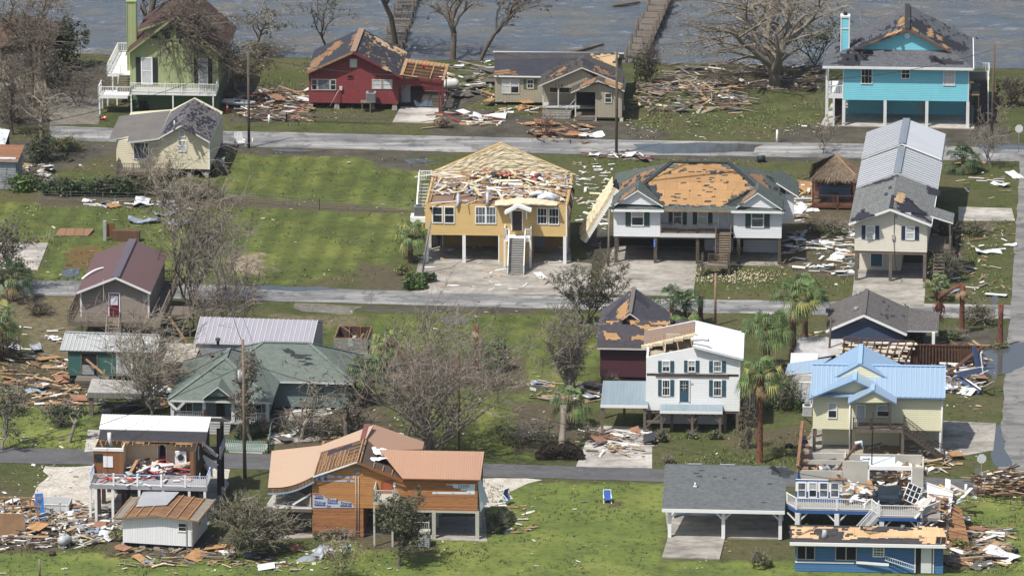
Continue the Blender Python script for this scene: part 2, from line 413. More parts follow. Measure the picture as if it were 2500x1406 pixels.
# ---------------------------------------------------------------- ground, water, roads, slabs
ZON=['lawnm','lawnb','lawnd','mud','dirt','straw','rust','sand']
def ground_mat():
 """one grass sheet whose turf, mud, straw and bare soil follow painted-in zones with ragged edges"""
 t=NT('grass');p=t.geo()
 big=t.noise(p,.045,4,.6);mid=t.noise(p,.3,5,.7);fine=t.noise(p,5,4,.75);dry=t.noise(p,.13,5,.65);rag=t.noise(p,.8,6,.72);wee=t.noise(p,1.6,5,.7)
 s=t.n('ShaderNodeSeparateXYZ');t.l(p,s.inputs[0])
 mow=t.ramp(t.math('SINE',t.math('MULTIPLY',t.math('ADD',s.outputs[0],t.math('MULTIPLY',s.outputs[1],-.1)),2.4)),-.7,.7)
 def z(k,w=1.7):
  a=t.n('ShaderNodeAttribute',attribute_name=k).outputs['Fac']
  v=t.math('ADD',a,t.math('MULTIPLY',t.math('SUBTRACT',rag,.5),w));return t.ramp(v,.38,.62)
 def two(f,a,b,k=1.0):return t.mix(t.math('MULTIPLY',f,k)if k!=1 else f,lin(a)if isinstance(a,str)else a,lin(b)if isinstance(b,str)else b)
 c=two(t.ramp(big,.38,.62),'#414b27','#535a30');c=two(t.ramp(mid,.4,.6),c,'#31391f',.8);c=two(t.ramp(dry,.46,.6),c,'#544d36',.85)
 g1=two(t.ramp(mid,.38,.62),'#5b692b','#434e23');g1=two(t.ramp(dry,.48,.62),g1,'#7a7d34',.75);g1=two(mow,g1,'#343e1d',.45)
 g2=two(t.ramp(mid,.38,.62),'#68792e','#51612a');g2=two(t.ramp(dry,.48,.62),g2,'#7f8538',.75)
 g3=two(t.ramp(mid,.38,.62),'#3d4723','#4b4f29');g3=two(t.ramp(dry,.47,.6),g3,'#575138',.8)
 c=t.mix(z('lawnd'),c,g3);c=t.mix(z('lawnm'),c,g1);c=t.mix(z('lawnb'),c,g2)
 c=two(t.ramp(fine,.45,.62),c,'#727637',.42);c=two(t.ramp(wee,.54,.62),c,'#2d321b',.6);c=two(t.ramp(t.noise(p,2.7,6,.8),.6,.68),c,'#6b6240',.5)
 c=t.mix(z('straw'),c,two(t.ramp(wee,.35,.65),'#7a6f54','#534d35'))
 c=t.mix(z('rust'),c,two(t.ramp(wee,.35,.65),'#75512f','#5a5430'));c=t.mix(z('sand'),c,two(t.ramp(wee,.35,.65),'#a3937a','#6d6148'))
 c=t.mix(z('dirt'),c,two(t.ramp(wee,.35,.65),'#4e4535','#5d5540'));zm=z('mud')
 c=t.mix(zm,c,two(t.ramp(mid,.35,.65),'#3f3b33','#5b564a'));c=two(t.ramp(fine,.45,.75),c,'#2f2f22',.25)
 t.col(c,.95,0,.1)
 t.l(t.math('SUBTRACT',.95,t.math('MULTIPLY',zm,t.math('MULTIPLY',t.ramp(rag,.5,.62),.55))),t.b.inputs['Roughness'])
 t.bump(t.math('ADD',fine,mid),.9,.12);return t.m
ZP=[]
def zone(k,pix):ZP.append((k,[G(u,v)for u,v in pix]))
def build_ground():
 nx,ny=300,400;X=np.linspace(-75,75,nx+1);yb,yt=G(1250,1460).y,None
 base=lambda x:SL.y+(SR.y-SL.y)*(x-SL.x)/(SR.x-SL.x)
 P=np.zeros((ny+1,nx+1,2));P[:,:,0]=X[None,:]
 top=np.array([base(x)for x in X]);tt=np.linspace(0,1,ny+1)[:,None];P[:,:,1]=yb+(top[None,:]-yb)*tt
 pts=P.reshape(-1,2);att={k:np.zeros(len(pts))for k in ZON}
 for k,poly in ZP:
  q=np.array([(p.x,p.y)for p in poly]);ins=np.zeros(len(pts),bool);dist=np.full(len(pts),1e9)
  for i in range(len(q)):
   a,b=q[i],q[(i+1)%len(q)];d=b-a;tpar=np.clip(((pts-a)@d)/max(1e-9,d@d),0,1)
   dist=np.minimum(dist,np.linalg.norm(pts-(a+tpar[:,None]*d),axis=1))
   c=(a[1]>pts[:,1])!=(b[1]>pts[:,1])
   with np.errstate(divide='ignore',invalid='ignore'):xi=a[0]+(pts[:,1]-a[1])*d[0]/d[1]
   ins^=c&(pts[:,0]<xi)
  sgn=np.where(ins,dist,-dist);att[k]=np.maximum(att[k],np.clip(.5+sgn/3.2,0,1))
 V=[(x,y,0)for x,y in pts];F=[(j*(nx+1)+i,j*(nx+1)+i+1,(j+1)*(nx+1)+i+1,(j+1)*(nx+1)+i)for j in range(ny)for i in range(nx)]
 e=len(V);xl,xr=-75,75;V+=[(-4800,-4800,0),(4800,-4800,0),(4800,yb,0),(-4800,yb,0),(-4800,base(-4800),0),(4800,base(4800),0)]
 F+=[(e,e+1,e+2,nx,0,e+3),(e+3,0,ny*(nx+1),e+4),(nx,e+2,e+5,ny*(nx+1)+nx)]
 m=MB();m.raw(V,F,ground_mat(),False);o=m.build('ground',None,False);o['kind']='structure'
 for k in ZON:
  a=o.data.attributes.new(k,'FLOAT','POINT');a.data.foreach_set('value',np.concatenate([att[k],np.zeros(6)]).astype('f'))
def road_mat(a,b,silt=.5):
 t=NT('road');p=t.geo();m=t.noise(p,.5,5,.65,(.18,1.2,1));f=t.noise(p,14,3);g=t.noise(p,.35,4,.7)
 c=t.mix(t.math('MULTIPLY',t.ramp(m,.42,.66),silt),lin(a),lin(b));c=t.mix(t.math('MULTIPLY',t.ramp(f,.35,.7),.22),c,lin('#3e3e40'))
 c=t.mix(t.math('MULTIPLY',t.ramp(g,.52,.6),.6),c,lin('#4b4a48'));c=t.mix(t.math('MULTIPLY',t.ramp(t.noise(p,1.6,6,.75),.58,.66),.5),c,lin('#7d766a'));v=t.n('ShaderNodeTexVoronoi',feature='DISTANCE_TO_EDGE');v.inputs['Scale'].default_value=.3;t.l(p,v.inputs['Vector']);c=t.mix(t.math('MULTIPLY',t.math('LESS_THAN',v.outputs[0],.006),.4),c,lin('#39393a'))
 t.col(c,.85,0,.25);t.bump(f,.3,.01);return t.m
def concrete_mat(a='#a39d92',b='#6c675f',wet=.5):
 t=NT('concrete');p=t.geo();m=t.noise(p,.38,6,.68,(.5,1.2,1));f=t.noise(p,9,4,.7);k=t.noise(p,1.4,4)
 c=t.mix(t.ramp(m,.4,.66),lin(a),lin(b));c=t.mix(t.math('MULTIPLY',t.ramp(k,.5,.75),wet),c,lin('#47443f'))
 c=t.mix(t.math('MULTIPLY',t.ramp(f,.4,.7),.2),c,lin('#8f8a80'));t.col(c,.8);t.bump(f,.15,.01);return t.m
def gravel_mat(a='#b5aea2',b='#6d675d'):
 t=NT('gravel');p=t.geo();v=t.n('ShaderNodeTexVoronoi');v.inputs['Scale'].default_value=5;t.l(p,v.inputs['Vector'])
 n=t.noise(p,.7,5,.7);s=t.n('ShaderNodeSeparateXYZ');t.l(v.outputs['Color'],s.inputs[0])
 c=t.mix(t.math('ADD',t.math('MULTIPLY',s.outputs[0],.45),t.math('MULTIPLY',t.ramp(n,.4,.7),.55)),lin(a),lin(b))
 t.col(c,.95,0,.1);t.bump(v.outputs['Distance'],.7,.06);return t.m
def puddle_mat():
 t=NT('puddle_water');t.col(lin('#4a4c4a'),.05,0,.8);t.bump(t.noise(t.geo(),2.5,3),.12,.02);return t.m
def water_mat():
 t=NT('bay_water');p=t.geo();a=t.noise(p,.3,5,.65,(.35,1,1));b=t.noise(p,.9,6,.72,(.45,1.3,1))
 c=t.mix(t.ramp(a,.4,.62),lin('#4b5763'),lin('#625f57'));c=t.mix(t.math('MULTIPLY',t.ramp(b,.58,.7),.6),c,lin('#9aa1a7'))
 t.col(c,.2,0,.5);t.bump(t.math('ADD',b,t.noise(p,3.5,4,.7,(.5,1.4,1))),.9,.25);return t.m
ROAD=road_mat('#73726f','#9a968e');ROADW=road_mat('#6c6d6e','#b2aea6',.8);ROADD=road_mat('#565658','#6b6a68',.5)
CONC=concrete_mat();CONC2=concrete_mat('#b9b3a8','#77716a',.4);GRAVEL=gravel_mat();SHELL=gravel_mat('#c2bbae','#8d867a');DGRAV=gravel_mat('#7c776c','#4b4840')
PUD=puddle_mat()
def sheet(name,pix,mat,z,jag=.0,step=1.2,seed=0,label=None,kind='structure',world=None,th=0):
 R=random.Random(seed+len(name)*7+int(pix[0][0])if pix else seed);q=world or[G(u,v)for u,v in pix]
 if jag:
  o=[]
  for i in range(len(q)):
   a,b=q[i],q[(i+1)%len(q)];L=(b-a).length;n=max(1,int(L/step));t=Vector((-(b-a).y,(b-a).x,0)).normalized()
   for k in range(n):f=k/n;o.append(a.lerp(b,f)+t*(mnoise.noise(Vector((a.x+f*L*.35,a.y*1.7,seed)))*jag*1.6+R.uniform(-jag,jag)*.5))
  q=o
 m=MB();q=[Vector((p.x,p.y,z))for p in q]
 if th:m.slab(q,th,mat)
 else:m.face(q if nrm(q).z>0 else q[::-1],mat)
 o=m.build(name,None);o['kind']=kind
 if label:o['label']=label
 return o
# land, bank and bay
SL,SR=G(-200,128),G(2700,172);dd=(SR-SL).normalized();A=SL-dd*4000;B=SR+dd*4000;nn=Vector((-dd.y,dd.x,0))
m=MB();R=random.Random(4);N=150;P0=[SL-dd*40+dd*((SR-SL).length+80)*i/N for i in range(N+1)]
bk=bare('#4a4033','#2e2a24',.8,.95,.7)
for j,(o0,z0,o1,z1)in enumerate(((-.2,.012,.5,-.1),(.5,-.1,2.2,-.55),(2.2,-.55,7,-1.4))):
 w0=[Vector((mnoise.noise(Vector((i*.23,j,0))),mnoise.noise(Vector((i*.23,j,5))),0))for i in range(N+1)];w1=[Vector((mnoise.noise(Vector((i*.23,j+1,0))),mnoise.noise(Vector((i*.23,j+1,5))),0))for i in range(N+1)]
 for i in range(N):m.face([P0[i]+nn*o0+w0[i]*.5+Vector((0,0,z0)),P0[i+1]+nn*o0+w0[i+1]*.5+Vector((0,0,z0)),P0[i+1]+nn*o1+w1[i+1]*.5+Vector((0,0,z1)),P0[i]+nn*o1+w1[i]*.5+Vector((0,0,z1))],bk)
m.build('shore_bank')['kind']='structure'
def waves():
 m=MB();WM=water_mat();nx,ny=330,170;X0,X1,Y0,Y1=-85,85,SL.y-8,SL.y+75;V=[]
 for j in range(ny+1):
  y=Y0+(Y1-Y0)*j/ny
  for i in range(nx+1):
   x=X0+(X1-X0)*i/nx;p=Vector((x*.16,y*.42,0));q=Vector((x*.5+4,y*1.1,3))
   h=mnoise.noise(p)*.34+mnoise.noise(q)*.22;yy=y+.35*x*.03
   h+=.10*math.sin(yy*1.5+3*mnoise.noise(Vector((x*.07,y*.07,8))))
   V.append((x,y,-.42+max(-.25,h)))
 F=[(j*(nx+1)+i,j*(nx+1)+i+1,(j+1)*(nx+1)+i+1,(j+1)*(nx+1)+i)for j in range(ny)for i in range(nx)]
 m.raw(V,F,WM,True)
 for a,b,c,d in((-5000,X0,Y0,5000),(X1,5000,Y0,5000),(X0,X1,Y1,5000)):m.face([(a,c,-.45),(b,c,-.45),(b,d,-.45),(a,d,-.45)],WM)
 m.build('bay_water',None)['kind']='structure'
waves()
Z1,Z2,Z3,Z4,Z5=.01,.02,.03,.04,.05
# lawns of their own green
zone('lawnm',[(545,370),(1040,385),(1050,480),(960,640),(700,700),(430,690),(80,690),(130,600),(0,590),(-60,492),(540,500)])
zone('lawnb',[(1180,1175),(1640,1182),(1600,1450),(-100,1450),(-100,1350),(560,1345),(900,1330),(1190,1300)])
zone('lawnm',[(770,765),(1470,765),(1460,930),(1330,960),(1310,1120),(1050,1120),(830,880)])
zone('lawnb',[(-100,900),(160,920),(240,990),(215,1095),(-100,1092)])
zone('lawnb',[(2330,1170),(2600,1210),(2600,1450),(1600,1450),(1620,1370),(2330,1370)])
zone('lawnd',[(1400,385),(2080,395),(2080,470),(1480,470),(1400,560)])
zone('lawnd',[(1690,660),(2090,560),(2085,720),(1700,732)])
zone('lawnd',[(2260,640),(2470,540),(2465,720),(2260,735)])
zone('lawnd',[(2330,400),(2480,400),(2475,500),(2340,505)])
zone('lawnd',[(1590,1060),(1990,1045),(1990,1130),(1590,1135)])
zone('lawnd',[(620,130),(760,130),(750,240),(630,215)])
# roads
sheet('road',[(120,308),(330,316),(620,322),(1100,334),(1600,344),(2000,350),(2620,366),(2620,398),(2000,386),(1600,380),(1100,372),(620,360),(330,350),(120,342)],ROADW,Z3,.12)
sheet('road',[(-60,680),(400,692),(900,708),(1400,725),(1900,735),(2600,748),(2600,782),(1900,768),(1400,756),(900,742),(400,728),(-60,718)],ROADW,Z3,.12)
sheet('road',[(-60,1092),(300,1099),(640,1110),(1190,1132),(1620,1145),(2310,1168),(2620,1176),(2620,1212),(2310,1205),(1620,1176),(1190,1164),(640,1146),(300,1136),(-60,1128)],ROADD,Z3,.1)
sheet('street',[(2492,380),(2640,380),(2640,1180),(2432,1180),(2440,1100),(2455,900),(2468,740),(2480,560)],ROAD,Z4,.1)
# silt, mud and standing water
zone('mud',[(-60,340),(300,352),(620,362),(1100,374),(1000,385),(300,372),(-60,470)])
zone('mud',[(1090,258),(1250,280),(1540,300),(1650,330),(1600,346),(1040,334)])
zone('mud',[(970,225),(1110,215),(1200,235),(1090,275),(1000,262)])
zone('mud',[(1440,370),(1700,372),(2090,382),(2090,398),(1700,392),(1440,384)])
zone('mud',[(1900,310),(2440,300),(2500,360),(1900,348)])
zone('mud',[(0,165),(280,150),(280,240),(130,310),(0,310)])
zone('dirt',[(1860,150),(2030,152),(2015,215),(1620,225),(1560,190)])
zone('mud',[(880,745),(1320,752),(1300,766),(900,762)])
sheet('gravel',[(720,742),(890,748),(860,766),(730,760)],DGRAV,Z2,.5)
sheet('puddle',[(665,352+12),(740,356+12),(800,358+12),(745,372),(668,370)],PUD,Z3,.2)
sheet('puddle',[(1545,352),(1700,350),(1860,354),(1840,372),(1620,376),(1560,368)],PUD,Z4,.3)
sheet('puddle',[(2380,352),(2500,356),(2500,366),(2390,364)],PUD,Z4,.2)
sheet('puddle',[(640,697),(780,702),(830,708),(720,712),(600,704)],PUD,Z4,.25)
sheet('puddle',[(1085,720),(1260,727),(1150,724)],PUD,Z4,.2)
sheet('puddle',[(155,655),(198,655),(195,680),(160,676)],PUD,Z3,.25)
sheet('puddle',[(2395,860),(2520,830),(2520,880),(2470,912),(2400,918)],PUD,Z5,.4)
sheet('puddle',[(2410,1050),(2440,1035),(2470,1140),(2430,1140)],PUD,Z5,.3)
sheet('puddle',[(2330,905),(2400,880),(2390,960),(2330,955)],PUD,Z3,.3)
sheet('puddle',[(1640,1245),(1760,1248),(1760,1262),(1650,1262)],PUD,.16,.2)
sheet('puddle',[(1290,935),(1345,930),(1350,945),(1300,950)],PUD,Z3,.2)
sheet('puddle',[(1010,240),(1055,238),(1058,262),(1012,262)],PUD,Z5,.2)
sheet('puddle',[(1060,395),(1020,388),(985,392),(1000,402)],PUD,Z3,.3)
zone('rust',[(160,610),(240,600),(235,650),(170,660)])
zone('straw',[(-40,720),(200,725),(170,880),(90,880),(60,800),(-40,780)])
zone('dirt',[(1250,980),(1420,985),(1410,1110),(1260,1105)])
zone('dirt',[(880,1290),(1060,1290),(1060,1350),(880,1342)])
zone('dirt',[(255,1310),(560,1300),(545,1360),(260,1362)])
zone('dirt',[(930,860),(1280,870),(1290,960),(950,930)])
zone('dirt',[(1965,500),(2085,500),(2085,600),(1930,590)])
zone('dirt',[(2270,560),(2345,540),(2350,690),(2270,700)])
zone('mud',[(2290,810),(2470,800),(2430,900),(2300,960)])
zone('dirt',[(20,1200),(220,1230),(240,1300),(150,1345),(-40,1350),(-40,1190)])
zone('dirt',[(560,950),(900,930),(980,1060),(700,1100),(640,1080)])
zone('sand',[(555,620),(640,618),(640,672),(560,665)])
sheet('gravel_drive',[(110,1140),(230,1138),(560,1146),(545,1210),(300,1260),(200,1240),(150,1250),(90,1215)],SHELL,Z2,.5)
sheet('gravel_drive',[(1180,1165),(1318,1170),(1250,1200),(1190,1240),(1040,1240),(1040,1165)],SHELL,Z2,.4)
sheet('gravel_drive',[(120,235),(270,238),(240,262),(240,305),(120,308)],DGRAV,Z4,.4)
# concrete slabs
def slabc(pix,z=.12,mat=CONC,name='concrete_slab',jag=0):return sheet(name,pix,mat,z,jag,th=z+.2)
slabc([(1046,600),(1392,606),(1395,640),(1445,645),(1440,712),(1385,722),(1005,716),(1022,640)],.055)
slabc([(1500,600),(1905,606),(1908,650),(1702,646),(1692,724),(1445,720),(1482,640)],.05)
slabc([(2090,640),(2262,644),(2258,722),(2255,752),(2078,746),(2084,690)],.05)
slabc([(2030,255),(2385,260),(2378,316),(2003,308)],.1,CONC2)
slabc([(-60,594),(118,594),(92,660),(-60,655)],.06,CONC2)
slabc([(1468,1040),(1592,1044),(1592,1143),(1406,1140),(1432,1075)],.05,CONC2)
slabc([(1620,1225),(1912,1230),(1905,1318),(1770,1315),(1757,1366),(1616,1362),(1632,1310)],.12)
slabc([(2300,1028),(2432,1034),(2425,1100),(2200,1140),(1950,1130),(1985,1040)],.06)
slabc([(978,262),(1075,265),(1056,302),(958,300)],.06,CONC2)
slabc([(2340,506),(2470,510),(2478,540),(2340,540)],.06,CONC2)
slabc([(215,1050),(262,1052),(262,1098),(206,1104)],.06,CONC2)
slabc([(685,1000),(800,1000),(790,1075),(660,1085)],.06,CONC)
slabc([(545,1110-28),(660,1085),(640,1108),(560,1104)],.05,CONC2)
slabc([(770,1262),(1185,1262),(1190,1322),(1060,1318),(1000,1300),(660,1318),(660,1290)],.06,CONC)
slabc([(215,1225),(545,1165),(560,1180),(505,1290),(240,1290)],.05,CONC)
for k,q in(('mud',[(560,200),(760,215),(740,300),(560,300)]),('dirt',[(545,355),(1000,372),(1000,390),(545,372)]),('dirt',[(90,470),(560,478),(1010,512),(1000,524),(560,505),(90,505)]),('mud',[(880,380),(1040,385),(1040,420),(930,410)]),('dirt',[(870,640),(1000,660),(985,715),(880,705)]),('dirt',[(1890,540),(2080,590),(2080,690),(1900,660)]),('mud',[(1440,560),(1500,560),(1500,640),(1430,650)]),('dirt',[(1770,1060),(1990,1040),(1960,1090),(1790,1100)]),('dirt',[(2310,1280),(2460,1290),(2450,1380),(2320,1395)]),('dirt',[(1480,1225),(1510,1222),(1515,1236),(1490,1240)]),('straw',[(640,765),(900,775),(880,800),(700,795)]),('dirt',[(0,880),(230,890),(210,1000),(0,985)])):zone(k,q)
build_ground()
# ---------------------------------------------------------------- houses of the top and middle rows
WOODG=boards('#7d7266',.14,'#50483e',.6,.1,1);WOODP=bare('#776b5d','#4d453b',3,.85);WOODN=bare('#b08a5c','#7c5c38',2.5,.85)
WOODD=bare('#5b4c3e','#39302a',2.5,.85);RAFT=bare('#a9865a','#70523a',2,.85);FOAM=bare('#d6ccab','#b8a680',2.2,.95,.9,.35,.7)
DECKW=boards('#b9b7b2',.14,'#86837c',.5,.08,1);SHADE=bare('#15161a','#22242a',1,.9)  # SHADE: near-black, shade inside openings and under floors put into the colour
STONE=bare('#9a968d','#6d6960',2,.9)
FELT=bare('#2b2d36','#3a3b42',1.5,.8);FELTK=bare('#2a2829','#3b3836',1.5,.85)
OSBO=osb('#aa814f');OSBP=osb('#bf9f72');OSBR=osb('#8f6b48')
BLKT=paint('#17181b',.1)
def walls(h,u0,u1,vt,vb,y0,y1,mat,peak=None,ur=None,vtr=None,vbr=None,name='wall',z0=None):
 """front wall pixel box on plane y0 (uses its left corner for heights), pushed back to y1; peak = gable apex pixel"""
 a=h.P(u0,vb,y0);b=h.P(u1,vbr or vb,y0);t=h.P(u0,vt,y0).z;zb=a.z if z0 is None else z0;t2=h.P(u1,vtr,y0).z if vtr else t
 pts=[(a.x,zb),(b.x,zb),(b.x,t2)]
 if peak:p=h.P(*peak,y0);pts.append((p.x,p.z))
 pts.append((a.x,t));m=MB();m.prism(pts,'y',y0,y1,mat);h.part(name,m);return a.x,b.x,zb,t
def trim_corner(h,xs,y,z0,z1,mat=None,w=.12):
 for x in xs:
  m=MB();m.box(x-w/2,x+w/2,y-.03,y+w/2,z0,z1,mat or TRIM);h.part('corner_trim',m)
def fascia(m,pts,mat,hh=.2,w=.05):
 for a,b in zip(pts,pts[1:]):m.beam(Vector(a)-Vector((0,w*.6,hh*.5)),Vector(b)-Vector((0,w*.6,hh*.5)),w,hh,mat)
# ---- green house with the steep roof
def green_house():
 h=House('green_house','lime green two storey house with steep brown roof, tall chimney and white deck railings','house',318,268,-4)
 g1=boards('#9da873',.3,'#838d5c',.4,.06);g2=boards('#5f7a54',.3,'#47604a',.4,.06);rf=shingle('#5d453c','#453430',tear=.34);gt=paint('#8d9a62')
 zd=h.z(318,212);x0,x1,_,zt=walls(h,318,533,131,212,0,12,g1,(428,42))
 m=MB();m.prism([(x0,0),(x1,0),(x1,zd-.02),(x0,zd-.02)],'y',.05,11.9,g2);h.part('lower_wall',m)
 mb,pl,pr,EL,PK,ER,yb=gable_y(h,(306,133),(430,38),(545,140),12.5,-.7,.22,rf,gt,gt);h.part('roof',mb)
 m=MB();z0=h.z(370,94);dk=DARKG
 for a,b in((366,387),(394,419),(428,455),(463,484)):
  xa,xb=h.x(a,94),h.x(b,94)
  top=lambda x:PK.z-.75-abs(x-PK.x)*(PK.z-EL.z)/(PK.x-EL.x)
  m.face([(xa,-.03,z0),(xb,-.03,z0),(xb,-.03,max(z0+.1,top(xb))),(xa,-.03,max(z0+.1,top(xa)))],dk)
  for q in(xa,xb):m.box(q-.1,q+.1,-.08,-.002,z0-.1,max(z0+.2,top(q)+.1),gt)
 m.box(h.x(362,94),h.x(490,94),-.08,-.003,z0-.2,z0-.02,gt);h.part('gable_window',m)
 m=MB();A=h.P(352,90,1.2);B=h.P(392,60,1.2);m.prism([(A.x,A.z),(B.x+1,A.z),(B.x+1,B.z+.5),(B.x,B.z),(A.x,B.z-.35)],'y',1.2,6.5,g1)
 m.slab([(A.x-.6,.8,B.z-.55),(B.x+1.4,.8,B.z+.75),(B.x+1.4,6.9,B.z+.75),(A.x-.6,6.9,B.z-.55)],.2,rf,gt);h.part('dormer',m)
 m=MB();cx0,cx1=h.x(311,130,3),h.x(333,130,3);zc=h.z(322,6,3);m.box(cx0,cx1,3,4.1,.0,zc,g1).box(cx0-.08,cx1+.08,2.92,4.18,zc,zc+.12,gt)
 for x in(cx0,cx1):m.box(x-.05,x+.05,2.95,3.05,0,zc,gt)
 h.part('chimney',m)
 for r in((344,140,373,200),(484,142,508,200)):
  win(h,0,(r[0],r[1],r[2],207),1,2,None,'blind',paint('#22262c'),.13,name='glass_door')
 win(h,.05,(352,219,371,231),3,2,paint('#b9b9b3'),'dark',paint('#2c3234'))
 yd=-2.2;zdk=h.z(318,212,yd)if False else zd-.05
 q=MB();xa,xb=h.x(320,212,yd),h.x(527,212,yd);q.box(xa,xb,yd,-.02,zdk-.25,zdk,WHITE);q.box(xa+.05,xb-.05,yd+.05,-.02,zdk,zdk+.03,DECKW);h.part('deck',q)
 railing(h,(xa,yd,zdk),(xb,yd,zdk),1.0,WHITE,.18,6);railing(h,(xb,yd,zdk),(xb,0,zdk),1.0,WHITE,.18,2)
 posts(h,(320,422,520),212,yd+.1,zdk-.25,WHITE,.14)
 xl=x0-2.6;q=MB();q.box(xl,x0-.02,1.4,11,zd+.7,zd+.95,WHITE);q.box(xl-.5,x0-.02,-2.2,.3,zd-.75,zd-.5,WHITE);h.part('side_deck',q)
 railing(h,(xl,1.4,zd+.95),(xl,11,zd+.95),1.0,WHITE,.18,6);railing(h,(xl,11,zd+.95),(x0,11,zd+.95),1.0,WHITE,.18,2);railing(h,(xl,1.4,zd+.95),(xl+1.4,1.4,zd+.95),1.0,WHITE,.18,2)
 railing(h,(xl-.5,-2.2,zd-.5),(xa,-2.2,zd-.5),1.0,WHITE,.18,2);railing(h,(xl-.5,-2.2,zd-.5),(xl-.5,.3,zd-.5),1.0,WHITE,.18,2)
 stairs(h,(x0-.7,1.4,zd+.95),(x0-.7,-.3,zd-.5),(.6,0,0),7,WOODP)
 for x,y in((xl-.4,-2.1),(xl-.4,.2),(xl,1.5),(xl+1,1.5),(xl,6),(xl,10.8)):
  q=MB();q.box(x-.08,x+.08,y-.08,y+.08,0,zd-.5,WHITE);h.part('post',q)
 text(h,'227',326,214,yd,.5,BLKT)
green_house()
# ---- cream cottage with low porch roof
def cream_cottage():
 h=House('cream_cottage','small cream lap sided cottage with torn grey gable roof and wooden deck','house',286,432,-4.5)
 cr=siding('#cfc6a6',.2,'#b0a88a');gr=shingle('#7a736e','#5f5a58',tear=.0);zf=h.z(400,412)
 xa,xb,xc=h.x(284,410),h.x(388,410),h.x(511,410);zw=h.z(388,338);pk=h.P(441,310)
 m=MB();m.prism([(xb,zf),(xc,zf),(xc,h.z(511,346)),(pk.x,pk.z),(xb,zw)],'y',0,12,cr)
 m.prism([(xa,zf),(xb,zf),(xb,zw),(xa,h.z(286,345))],'y',.15,11.8,cr);h.part('wall',m)
 mb,pl,pr,EL,PK,ER,yb=gable_y(h,(386,338),(442,306),(512,347),(471,241),-.5,.14,shingle('#6d6a6c','#57555a'),TRIM)
 F=shingle('#353644','#2c2d38')
 patch(h,mb,pr,[(450,318),(505,340),(525,300),(497,268),(470,262)],F,.012,3,.3,.5)
 tabs(h,mb,pr,[(445,312),(510,342),(538,275),(472,245)],150,gr,.03,4,(.3,1.2),(1,3));tabs(h,mb,pr,[(445,312),(510,342),(538,275),(472,245)],40,F,.04,9,(.3,1),(1,3))
 tabs(h,mb,pl,[(392,335),(440,308),(468,246),(415,300)],70,F,.02,5,(.3,1),(1,2))
 A=h.P(267,342,-.5);lp=plane(EL,EL+Vector((0,5,0)),Vector((A.x,-.5,A.z)))
 roofpoly(h,mb,lp,[(265,342),(314,333),(311,347),(386,338),(416,270),(291,284)],.16,bare('#6f6a64','#5d5853',.6,.9),TRIM)
 h.part('roof',mb)
 q=MB();q.tube([(PK.x-.9,1.2,PK.z-.6),(PK.x-.9,1.2,PK.z)],.06,6,TRIM);h.part('vent_pipe',q)
 win(h,0,(434,343,456,371),2,2,None,'blind');win(h,0,(437,315,453,336),1,1,None,'blind',name='attic_vent')
 win(h,.15,(325,347,364,390),2,1,None,'grey',name='sliding_door');trim_corner(h,(xc,),0,zf,h.z(511,346))
 q=MB();q.box(xa,xc,.1,11.8,zf-.22,zf-.02,WOODD);h.part('floor_frame',q)
 for k in range(6):x=xa+.3+(xc-xa-.6)*k/5;q=MB();q.box(x-.2,x+.2,.2,.6,0,zf-.22,STONE);h.part('pier',q);q=MB();q.box(x-.2,x+.2,6,6.4,0,zf-.22,STONE);h.part('pier',q)
 lt=MB()
 for u0,u1 in((316,342),(376,400),(425,434),(498,506)):
  a,b=h.x(u0,420,-.1),h.x(u1,420,-.1);n=int((b-a)/.14)
  for i in range(n+1):
   for s in(-1,1):lt.beam((a+(b-a)*i/max(1,n),-.1,zf-.6),(a+(b-a)*i/max(1,n)+s*.22,-.1,zf-.25),.03,.04,WHITE,(0,1,0))
 h.part('lattice',lt)
 xd0,xd1=h.x(284,416,-2),h.x(408,416,-2);zd=zf+.05;q=MB();q.box(xd0,xd1,-2,-.02,zd-.3,zd,WOODP);h.part('deck',q)
 railing(h,(xd0,-2,zd),(xd1,-2,zd),.95,WOODP,.17,4,.12,top=WOODP);railing(h,(xd1,-2,zd),(xd1,0,zd),.95,WOODP,.17,2);railing(h,(xd0,-2,zd),(xd0,0,zd),.95,WOODP,.17,2)
 posts(h,(286,340,405),420,-1.9,zd-.3,WOODP,.16)
 q=MB();q.box(xc+.3,xc+1.6,1.6,3,0,.75,WOODD);h.part('equipment_stand',q);acunit(h,xc+.9,2.3,.78)
cream_cottage()
